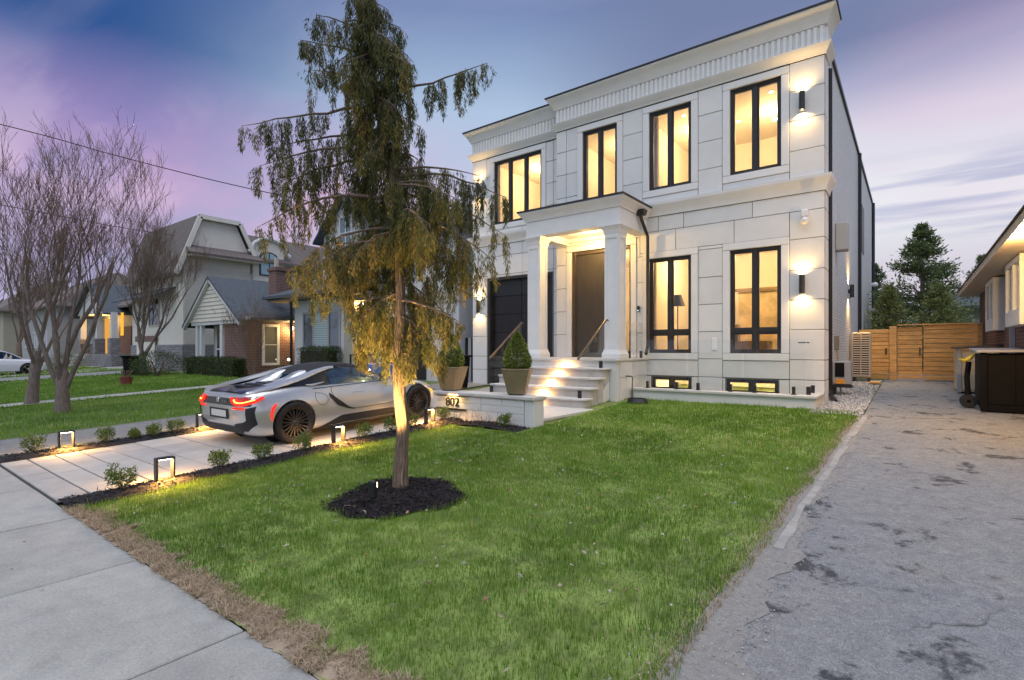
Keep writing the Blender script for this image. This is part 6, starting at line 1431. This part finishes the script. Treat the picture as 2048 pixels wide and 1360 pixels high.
def bay(y0, y1, z0, z1):
    b = nb('box_window', 'white_paint', Rb, (1.46, 1.66, y0, y1, z0, z0+.28), (1.46, 1.66, y0, y1, z1-.1, z1), (1.46, 1.66, y0, y0+.12, z0+.28, z1-.1), (1.46, 1.66, y1-.12, y1, z0+.28, z1-.1))
    ym = (y0+y1)/2; nb('mullion', 'white_paint', b, (1.465, 1.55, ym-.05, ym+.05, z0+.28, z1-.1)); m = MB(); m.add([(1.52, y0+.12, z0+.28), (1.52, y1-.12, z0+.28), (1.52, y1-.12, z1-.1), (1.52, y0+.12, z1-.1)], [(0, 1, 2, 3)]); m.build('pane', 'glass_tint', b); nb('blind', 'curtain', b, (1.6, 1.655, y0+.12, y1-.12, z0+.28, z1-.1))
bay(16.3, 17.9, 2.08, 3.3); bay(12.5, 14.3, 2.08, 3.3)
nb('gas_pipe', 'lid_grey', Rb, (1.58, 1.655, 14.75, 14.85, .6, 2.45))
mb = MB(); mb.lathe([(.03, .1), (.09, .06), (.10, -.12), (.04, -.16)], (1.50, 10.6, 3.02), 'z', 12); lb = mb.build('wall_lantern', 'black_metal', Rb); mb = MB(); mb.ball((1.50, 10.6, 3.0), .05); mb.build('lantern_bulb', emis_lamp, Rb)
light('lantern_lamp', 'POINT', (1.30, 10.6, 2.95), 240, (1, .60, .22), .06, parent=Rb)
nb('rear_house_wall', 'siding_grey', empty('rear_house', (1.3, 31, .9), label='dark grey house corner showing behind the fence', cat='house'), (.9, 8, 30, 38, .6, 3.6))
mb = MB(); slab(mb, [(.4, 29.5, 3.5), (8.5, 29.5, 3.5), (6, 34, 5.0), (3, 34, 5.0)], .12); mb.build('roof', 'shingle_slate', bpy.data.objects['rear_house']); nb('corner_trim', 'white_paint', bpy.data.objects['rear_house'], (.86, .99, 29.94, 30.1, .6, 3.5))

# cedar board fence with two gates
fe = empty('board_fence', (.2, 20.4, .66), label='horizontal cedar board fence with two gates closing the driveway', cat='fence')
for pi, (x0, x1, dy, z1) in enumerate(((-1.40, -.60, .0, 2.28), (-.40, .23, .02, 2.34), (.25, 1.50, .0, 2.38))):
    n = 12; h = (z1-.70)/n
    for k in range(n): nb('board', 'cedar_board' if (k*7+pi) % 3 else 'cedar_board_b', fe, (x0+.004, x1-.004, 20.4+dy+random.uniform(-.004, .004), 20.44+dy, .70+h*k+.007, .70+h*(k+1)-.007), bevel=.003)
nb('gate_post', 'cedar_board', fe, (-.595, -.405, 20.34, 20.5, .62, 2.36), bevel=.01); nb('end_post', 'cedar_board_b', fe, (1.505, 1.60, 20.38, 20.5, .62, 2.36)); nb('fence_cap', 'cedar_board', fe, (-.40, 1.6, 20.33, 20.52, 2.385, 2.415)); nb('backing_rail', 'cedar_board_b', fe, (-1.4, 1.5, 20.47, 20.55, .9, 1.0), (-1.4, 1.5, 20.47, 20.55, 2.0, 2.1))
nb('gate_latch', 'black_metal', fe, (-.70, -.66, 20.36, 20.398, 1.48, 1.68)); nb('gate_latch', 'black_metal', fe, (.15, .185, 20.38, 20.418, 1.46, 1.70)); nb('gate_sill', 'lid_grey', fe, (-.40, .30, 20.22, 20.38, .66, .74))
# heat pump with louvred front
hp = empty('heat_pump', (-1.2, 19.2, .7), label='tall beige louvred heat pump standing by the gate', cat='heat pump')
nb('casing', 'tan_metal', hp, (-1.50, -1.02, 19.20, 19.6, .78, 2.16), bevel=.02); nb('feet', 'black_metal', hp, (-1.48, -1.4, 19.2, 19.6, .62, .78), (-1.1, -1.04, 19.2, 19.6, .62, .78)); nb('recess', 'dark_resin', hp, (-1.47, -1.28, 19.194, 19.199, .84, 2.10), (-1.25, -1.06, 19.194, 19.199, .84, 2.10))
for c in range(2):
    for k in range(18): x0 = -1.475+.22*c; nb('louvre', 'tan_metal', hp, (x0, x0+.20, 19.17, 19.192, .84+.07*k, .84+.07*k+.034))
ac = empty('air_conditioner', (-1.35, 14.9, .7), label='small white air conditioner on a black bracket at the house side', cat='air conditioner')
nb('casing', 'lid_grey', ac, (-1.545, -1.17, 14.75, 15.1, .80, 1.36), bevel=.02); nb('grille', 'dark_resin', ac, (-1.49, -1.30, 14.735, 14.749, .98, 1.32)); nb('sticker', mat('orange', (.75, .30, .03), .5), ac, (-1.48, -1.29, 14.738, 14.749, .82, .93)); nb('bracket', 'black_metal', ac, (-1.56, -1.15, 14.72, 15.12, .73, .79), (-1.555, -1.47, 14.8, 14.9, .45, .73))
text('MDV', 'lettering', (-1.395, 14.732, 1.20), .06, 'lid_grey', ac, .002) if False else None
sv = empty('shovel', (-1.50, 15.4, .6), label='upright wooden shovel leaning against the white brick side wall', cat='shovel'); mb = MB(); mb.tube([(-1.42, 15.35, .55), (-1.53, 15.4, 1.75)], .017, 6); mb.build('handle', 'yellow_wood', sv); mb = MB(); mb.hexa([(-1.60, 15.36, 1.62), (-1.47, 15.36, 1.62), (-1.47, 15.39, 1.62), (-1.60, 15.39, 1.62), (-1.61, 15.38, 1.98), (-1.46, 15.38, 1.98), (-1.46, 15.41, 1.98), (-1.61, 15.41, 1.98)]); mb.build('blade', mat('shovel_blade', (.20, .17, .12), .6), sv, bevel=.012)
# dark storage box, cream storage shed, hand cart at right
db = empty('storage_box', (1.6, 13.8, .5), label='large dark brown resin storage box with grey lid beside the bungalow', cat='storage box')
nb('body', 'dark_resin', db, (1.02, 2.6, 13.0, 14.5, .55, 1.56), bevel=.015); nb('corner_post', 'dark_resin', db, (.99, 1.09, 12.97, 13.06, .50, 1.58), bevel=.01); nb('base_rail', 'dark_resin', db, (1.09, 2.62, 12.965, 13.0, .50, .62), bevel=.01)
mb = MB(); mb.hexa([(.93, 12.90, 1.58), (2.7, 12.90, 1.60), (2.7, 14.6, 1.63), (.93, 14.6, 1.61), (.93, 12.90, 1.62), (2.7, 12.90, 1.64), (2.7, 14.6, 1.69), (.93, 14.6, 1.67)]); mb.build('lid', 'lid_grey', db, bevel=.01)
for k in range(4): nb('panel_board', 'dark_resin', db, (1.095+.38*k, 1.465+.38*k, 12.985, 12.998, .63, 1.55), bevel=.004)
cs = empty('storage_shed', (1.3, 17.2, .6), label='cream plastic storage shed behind the dark storage box', cat='storage shed')
nb('body', 'cream_plastic', cs, (.86, 1.62, 16.6, 18.0, .62, 1.62), bevel=.02); nb('corner_post', 'lid_grey', cs, (.84, .93, 16.57, 16.68, .60, 1.64), bevel=.01); nb('panel', 'cream_plastic', cs, (.95, 1.6, 16.58, 16.6, .68, 1.12), (.95, 1.6, 16.58, 16.6, 1.15, 1.58), bevel=.006)
mb = MB(); mb.hexa([(.80, 16.5, 1.645), (1.66, 16.5, 1.70), (1.66, 18.1, 1.72), (.80, 18.1, 1.665), (.80, 16.5, 1.685), (1.66, 16.5, 1.75), (1.66, 18.1, 1.77), (.80, 18.1, 1.705)]); mb.build('lid', 'frame_dark', cs)
hc = empty('hand_cart', (.98, 13.6, .5), label='folded black hand cart with yellow handle beside the storage box', cat='hand cart')
mb = MB(); mb.tube([(.86, 13.55, .60), (.84, 13.6, 1.1), (.87, 13.62, 1.40)], .045, 8); mb.build('frame', 'dark_resin', hc, smooth=True); mb = MB(); mb.tube([(.72, 13.55, 1.45), (.80, 13.58, 1.42), (.88, 13.6, 1.47), (.95, 13.6, 1.55)], [.02, .035, .04, .02], 8); mb.build('handle', mat('yellow', (.55, .42, .03), .5), hc, smooth=True)
for yy in (13.5, 13.75): mb = MB(); mb.lathe([(.03, -.03), (.12, -.03), (.13, 0), (.12, .03), (.03, .03)], (.86, yy, .63), 'y', 16); mb.build('wheel', 'tyre', hc, smooth=True)
# coiled hose on the lawn edge
ho = MB(); pts = []
for k in range(90): a = k*.33; r_ = .20-.0003*k; pts.append((-4.95+r_*1.15*math.cos(a), 11.15+r_*math.sin(a), g(11.1)+.03+.0011*k))
ho.tube(pts, .016, 6); tag(ho.build('garden_hose', 'black_metal', smooth=True), 'black garden hose coiled on the lawn beside the window well', 'hose')
pl = MB(); pl.box(-1.0, -.75, 18.2, 19.0, .66, .70); tag(pl.build('wood_plank', 'cedar_board'), 'short timber plank lying by the heat pump', 'plank')

# things beyond the car: blue wagon, wheelie bin
wg = empty('utility_wagon', (-12.2, 9.6, .35), label='blue-sided utility wagon with small wheels parked beyond the car', cat='wagon')
nb('body', mat('blue', (.06, .16, .42), .5), wg, (-13.0, -11.6, 9.3, 10.0, .72, 1.22), bevel=.03); nb('frame', 'black_metal', wg, (-13.03, -12.99, 9.27, 9.31, .5, 1.5), (-11.61, -11.57, 9.27, 9.31, .5, 1.5), (-13.03, -11.57, 9.27, 9.31, 1.46, 1.5))
for x in (-12.7, -11.8): mb = MB(); mb.lathe([(.02, -.04), (.10, -.04), (.13, -.03), (.14, 0), (.13, .03), (.02, .04)], (x, 9.3, .53), 'y', 18); w_ = mb.build('wheel', 'tyre', wg, smooth=True); mb = MB(); mb.lathe([(0, -.045), (.07, -.05), (.075, -.04)], (x, 9.3, .53), 'y', 14); mb.build('hub', 'chrome', w_, smooth=True)
bn = empty('wheelie_bin', (-10.75, 11.3, .42), label='black wheelie bin standing between car and garage', cat='bin')
mb = MB(); mb.hexa([(-11.0, 11.1, .5), (-10.5, 11.1, .5), (-10.5, 11.6, .5), (-11.0, 11.6, .5), (-11.06, 11.0, 1.4), (-10.44, 11.0, 1.4), (-10.44, 11.66, 1.4), (-11.06, 11.66, 1.4)]); mb.build('body', 'dark_resin', bn, bevel=.03); mb = MB(); mb.box(-11.1, -10.4, 10.96, 11.7, 1.405, 1.47); mb.build('lid', 'dark_resin', bn, bevel=.03); mb = MB(); mb.lathe([(0, -.03), (.1, -.03), (.1, .03), (0, .03)], (-10.95, 11.62, .52), 'x', 14); mb.build('wheel', 'tyre', bn)
# pots by the porch house
mb = MB(); mb.lathe([(0, 0), (.17, 0), (.22, .26), (.235, .30), (.20, .30), (.18, .26), (0, .26)], (-24.6, 7.2, .25), 'z', 18); pr = mb.build('flower_pot', mat('pot_red', (.22, .05, .05), .6), smooth=True); tag(pr, 'red clay pot with dry stalks on the lawn by the path', 'pot'); mb = MB(); rnd = random.Random(3); [mb.tube([(-24.6+rnd.uniform(-.1, .1), 7.2+rnd.uniform(-.1, .1), .48), (-24.6+rnd.uniform(-.2, .2), 7.2+rnd.uniform(-.2, .2), .80)], .01, 4) for _ in range(22)]; mb.build('dry_stalks', 'twig', pr)
mb = MB(); mb.lathe([(0, 0), (.35, 0), (.42, .9), (.55, 1.0), (.48, 1.02), (.38, .9), (0, .9)], (-31.2, 9.4, .3), 'z', 18); tag(mb.build('tall_pot', 'dark_resin', smooth=True), 'tall black urn at the foot of the vase-shaped tree', 'urn')

# hedges, bushes, conifers
def hedge(name, x0, x1, y0, y1, h, label, n, seed, ls=.05, z=None, cat='hedge'):
    zb = g(y0) if z is None else z; t = empty(name, ((x0+x1)/2, (y0+y1)/2, zb), label=label, cat=cat); r_ = np.random.default_rng(seed)
    P = r_.random((n, 3))*np.array([x1-x0, y1-y0, h]); f = r_.integers(0, 4, n); e = .06*r_.random(n)
    P[f == 0, 1] = e[f == 0]; P[f == 1, 2] = h-e[f == 1]; P[f == 2, 0] = (x1-x0)-e[f == 2]; P[f == 3, 0] = P[f == 3, 0]
    P += r_.normal(size=(n, 3))*.03; P += .05*np.sin(P[:, [1, 2, 0]]*4+seed); P += np.array([x0, y0, zb]); D = r_.normal(size=(n, 3)); D[:, 2] += .5
    V, F, T = leaf_geo(P, D, r_.uniform(.6, 1.3, n)*ls, r_.uniform(.6, 1.2, n)*ls*.55, np.clip(r_.normal(.45, .25, n), 0, 1)); raw_mesh('foliage', V, F, 'hedge_leaf', t, tint=T)
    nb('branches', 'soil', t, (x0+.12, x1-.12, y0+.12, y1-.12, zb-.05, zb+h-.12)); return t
hedge('clipped_hedge', -29.1, -23.75, 10.9, 11.5, .82, 'long clipped hedge before the brick bungalow', 9000, 3, .07)
hedge('clipped_hedge', -20.9, -18.7, 12.2, 12.9, 1.25, 'square clipped hedge under the stucco house window', 5000, 4, .06)
def bush(name, x, y, rx, rz, n, label, seed, m='hedge_leaf', ls=.06):
    z = g(y); t = empty(name, (x, y, z), label=label, cat='shrub'); V, F, T = shrub_geo(n, (x, y, z+rz*1.0), rx, rx, rz, ls, ls*.55, seed, .45, .4, (.5, .25)); raw_mesh('foliage', V, F, m, t, tint=T)
    mb = MB(); rnd = random.Random(seed); [mb.tube([(x+rnd.uniform(-.1, .1), y+rnd.uniform(-.1, .1), z-.05), (x+rnd.uniform(-.5, .5)*rx, y+rnd.uniform(-.5, .5)*rx, z+rz*1.2)], [.03, .012], 5) for _ in range(9)]; mb.build('stems', 'twig', t)
bush('rounded_bush', -28.9, 9.75, 1.05, .62, 3800, 'rounded leggy green bush beside the long hedge', 9)
bush('rounded_bush', -29.9, 9.35, .45, .42, 1200, 'low green bush at the foot of the vase-shaped tree', 10)
bush('rounded_bush', -21.9, 12.3, .6, .25, 900, 'low sprawling plants before the stucco house window', 12)
bush('rounded_bush', -44.5, 9.6, 1.0, .5, 1600, 'dark bush by the far porch steps', 13)
def conifer(x, y, h, r_, label, seed, n=9000, tint=0.0, ls=.16):
    z = g(y); t = empty('conifer', (x, y, z), label=label, cat='tree'); q = np.random.default_rng(seed); mb = MB(); mb.tube([(x, y, z-.1), (x, y, z+h*.95)], [.14, .02], 8); mb.build('trunk', 'bark_grey', t)
    nb_ = 190; hh = np.sort(q.random(nb_)**1.1); az = q.uniform(0, 6.283, nb_); Ln = r_*np.interp(hh, [0, .15, .45, .75, .92, 1], [.95, 1.0, .80, .42, .16, .04])*q.uniform(.6, 1.2, nb_)
    Ps, Ds = [], []; segs = []; k = n//nb_
    for i in range(nb_):
        d = np.array([math.cos(az[i]), math.sin(az[i]), .0]); b0 = np.array([x, y, z+.02*h+hh[i]*h*.97]); L = Ln[i]; tt = q.random(k)**.6
        p = b0+d*(tt*L)[:, None]; p[:, 2] += .30*L*tt**1.5; p += q.normal(size=(k, 3))*np.array([.13, .13, .12])*(.35+.35*L); Ps.append(p); dd = d*.8+q.normal(size=(k, 3))*.6; dd[:, 2] += .55; Ds.append(dd)
        segs.append((b0, b0+d*L*.9+np.array([0, 0, .25*L]), .02, .006))
    P = np.concatenate(Ps); D = np.concatenate(Ds); n = len(P); V, F, T = leaf_geo(P, D, q.uniform(.6, 1.3, n)*ls, q.uniform(.5, 1, n)*ls*.42, np.clip(q.normal(.42+tint, .2, n), 0, 1)); raw_mesh('crown', V, F, 'pine_leaf', t, tint=T)
    V, F = segs_geo(segs, 4); raw_mesh('branches', V, F, 'bark_grey', t)
conifer(.30, 27.5, 5.9, 1.95, 'tall green conifer rising behind the board fence', 5, 16000)
conifer(-.75, 25.5, 3.3, 1.0, 'shorter yellow-green conifer left behind the fence', 6, 8000, .30, .13); conifer(.75, 25.0, 3.2, 1.2, 'bushy conifer right behind the fence', 7, 9000, .20, .13); conifer(-1.5, 33, 5.0, 1.5, 'dark conifer beside the rear corner of the white house', 8, 8000, -.05); conifer(2.6, 33, 5.0, 1.5, 'dark conifer behind the bungalow corner', 18, 7000, -.05)

# ------------------------------------------------------------------ lawn blades, leaf litter
def smooth_noise(x, y, s, seed):
    r_ = np.random.default_rng(seed); G = r_.random((64, 64)); u, v = (x*s) % 63, (y*s) % 63; i, j = np.floor(u).astype(int), np.floor(v).astype(int); a, b = u-i, v-j; a = a*a*(3-2*a); b = b*b*(3-2*b)
    return (G[i, j]*(1-a)+G[i+1, j]*a)*(1-b)+(G[i, j+1]*(1-a)+G[i+1, j+1]*a)*b
def blades(P, h, w, tint, lean=.35):
    n = len(P); a = rng.uniform(0, 6.283, n); d = np.c_[np.cos(a), np.sin(a), np.zeros(n)]; s = np.c_[-d[:, 1], d[:, 0], np.zeros(n)]; ln = rng.normal(0, lean, n)[:, None]*h[:, None]
    up = np.array([[0, 0, 1.]])*h[:, None]; w = w[:, None]
    V = np.stack([P-s*w*.5, P+s*w*.5, P+up*.55+d*ln*.35+s*w*.38, P+up*.55+d*ln*.35-s*w*.38, P+up+d*ln], 1).reshape(-1, 3); i = (np.arange(n)*5)[:, None]
    return V, np.concatenate([i+[0, 1, 2], i+[0, 2, 3], i+[3, 2, 4]], 0), np.repeat(tint, 5)
def lawn_patch(n, x0, x1, y0, y1, h0, w0, keep=None, dry=0.0, seedo=0):
    p = rng.uniform((x0, y0), (x1, y1), (n, 2)); x, y = p[:, 0], p[:, 1]
    k = np.ones(n, bool) if keep is None else keep(x, y); p = p[k]; x, y = p[:, 0], p[:, 1]; n = len(p)
    c1 = smooth_noise(x+50, y+50, 1.3, 1+seedo); c2 = smooth_noise(x+50, y+50, 4.5, 2+seedo); c3 = smooth_noise(x+50, y+50, .45, 3+seedo)
    thin = (c2 > .80) & (rng.random(n) < .55); p = p[~thin]; x, y, c1, c2, c3 = x[~thin], y[~thin], c1[~thin], c2[~thin], c3[~thin]; n = len(p)
    h = h0*(.35+1.0*c2)*rng.uniform(.5, 1.3, n)*(1+.9*(rng.random(n) < .04)); w = w0*rng.uniform(.7, 1.3, n)
    t = .30+.34*(c1-.5)+.22*(c3-.5)+rng.normal(0, .10, n); t += (rng.random(n) < .05+.10*(c1 > .68)+dry)*rng.uniform(.3, .65, n); t = np.clip(t, 0, 1)
    return blades(np.c_[p, gv(y)+.006], h, w, t)
def kxa(y): return -.86+.018*(y-2.9)+.008*np.sin(y*1.9)+.006*np.sin(y*5.3)
_ev = np.vectorize(lambda x: 1.595+edge_n(x, 2.2, 3)*.07+edge_n(x, 9, 4)*.05+edge_n(x, 30, 9)*.05)
edge = lambda x: np.interp(x, _ex, _ey)
_ex = np.linspace(-7, -.5, 800); _ey = _ev(_ex)
def front(x, y):
    return (x > -6.84+.03*np.sin(y*4.1-7.3)) & (x < kxa(y)-.09+.03*np.sin(y*3.1)+.02*np.sin(y*13)) & (y > edge(x)) & ~in_ring(x, y, .97) & ~((y > 7.0+.04*np.sin(x*9)) & (x < -5.25) & (y < 9.95+1.6*(x > -5.6)))
gs = [lawn_patch(105000, -6.9, -.8, 1.5, 4.2, .048, .0036, front), lawn_patch(95000, -6.9, -.7, 4.2, 7.6, .050, .0050, front, seedo=0), lawn_patch(62000, -6.9, -.7, 7.6, 11.9, .055, .0075, front)]
V, F, T = merge_geo(gs); tag(raw_mesh('lawn_grass', V, F, 'grass', tint=T), 'short green grass of the front lawn', 'grass', kind='stuff')
nlk = lambda x, y: (x < -13.0) & ~((x > -20.7) & (x < -19.75)) & ~((x > -36.9) & (x < -33.4)) & (y > 1.55)
gs = [lawn_patch(46000, -19.75, -13.0, 1.55, 12.5, .06, .012, nlk), lawn_patch(34000, -31, -20.7, 1.55, 10.8, .07, .020, nlk), lawn_patch(12000, -46, -31, 1.55, 11, .08, .035, nlk), lawn_patch(1500, -11.05, -10.92, 1.6, 9, .05, .006)]
V, F, T = merge_geo(gs); tag(raw_mesh('neighbour_grass', V, F, 'grass', tint=np.clip(T-.02, 0, 1)), 'mown grass of the neighbouring front lawns', 'grass', kind='stuff')
# dead blond grass along the sidewalk edge
n = 26000; x = rng.uniform(-6.95, -1.05, n); y = edge(x)-rng.beta(1.2, 1.6, n)*.20+.08; keep = (y > 1.475)
P = np.c_[x, y, gv(y)+.012][keep]; n = len(P); V, F, T = blades(P, rng.uniform(.012, .036, n), rng.uniform(.003, .006, n), rng.random(n), 1.7)
n2 = 5200; y2 = rng.uniform(1.6, 11, n2); x2 = kxa(y2)-.07-rng.beta(1, 3, n2)*.22; V2, F2, T2 = blades(np.c_[x2, y2, gv(y2)+.012], rng.uniform(.01, .04, n2), rng.uniform(.003, .006, n2), rng.random(n2), 1.3)
V, F, T = merge_geo([(V, F, T), (V2, F2, T2)]); tag(raw_mesh('dead_grass', V, F, 'dead_grass', tint=T), 'dead blond grass along the sidewalk edge', 'dead grass', kind='stuff')
# leaf litter
n = 420; p = rng.uniform((-6.7, 1.7), (-1.0, 8.5), (n, 2)); p = p[front(p[:, 0], p[:, 1])]; n = len(p); D = rng.normal(size=(n, 3)); D[:, 2] = np.abs(D[:, 2])*.35
V, F, T = leaf_geo(np.c_[p, gv(p[:, 1])+.045], D, rng.uniform(.02, .062, n), rng.uniform(.010, .030, n), rng.random(n), .5)
n2 = 60; p2 = np.r_[rng.uniform((-7, .2), (-1.5, 1.45), (30, 2)), rng.uniform((-.6, 2), (2, 9), (30, 2))]; D2 = rng.normal(size=(n2, 3)); D2[:, 2] = .05
V2, F2, T2 = leaf_geo(np.c_[p2, gv(p2[:, 1])+.006], D2, rng.uniform(.012, .035, n2), rng.uniform(.004, .010, n2), rng.random(n2), .3)
V, F, T = merge_geo([(V, F, T), (V2, F2, T2)]); tag(raw_mesh('leaf_litter', V, F, 'litter', tint=T), 'dry leaves and twig bits scattered over lawn and paving', 'leaf litter', kind='stuff')
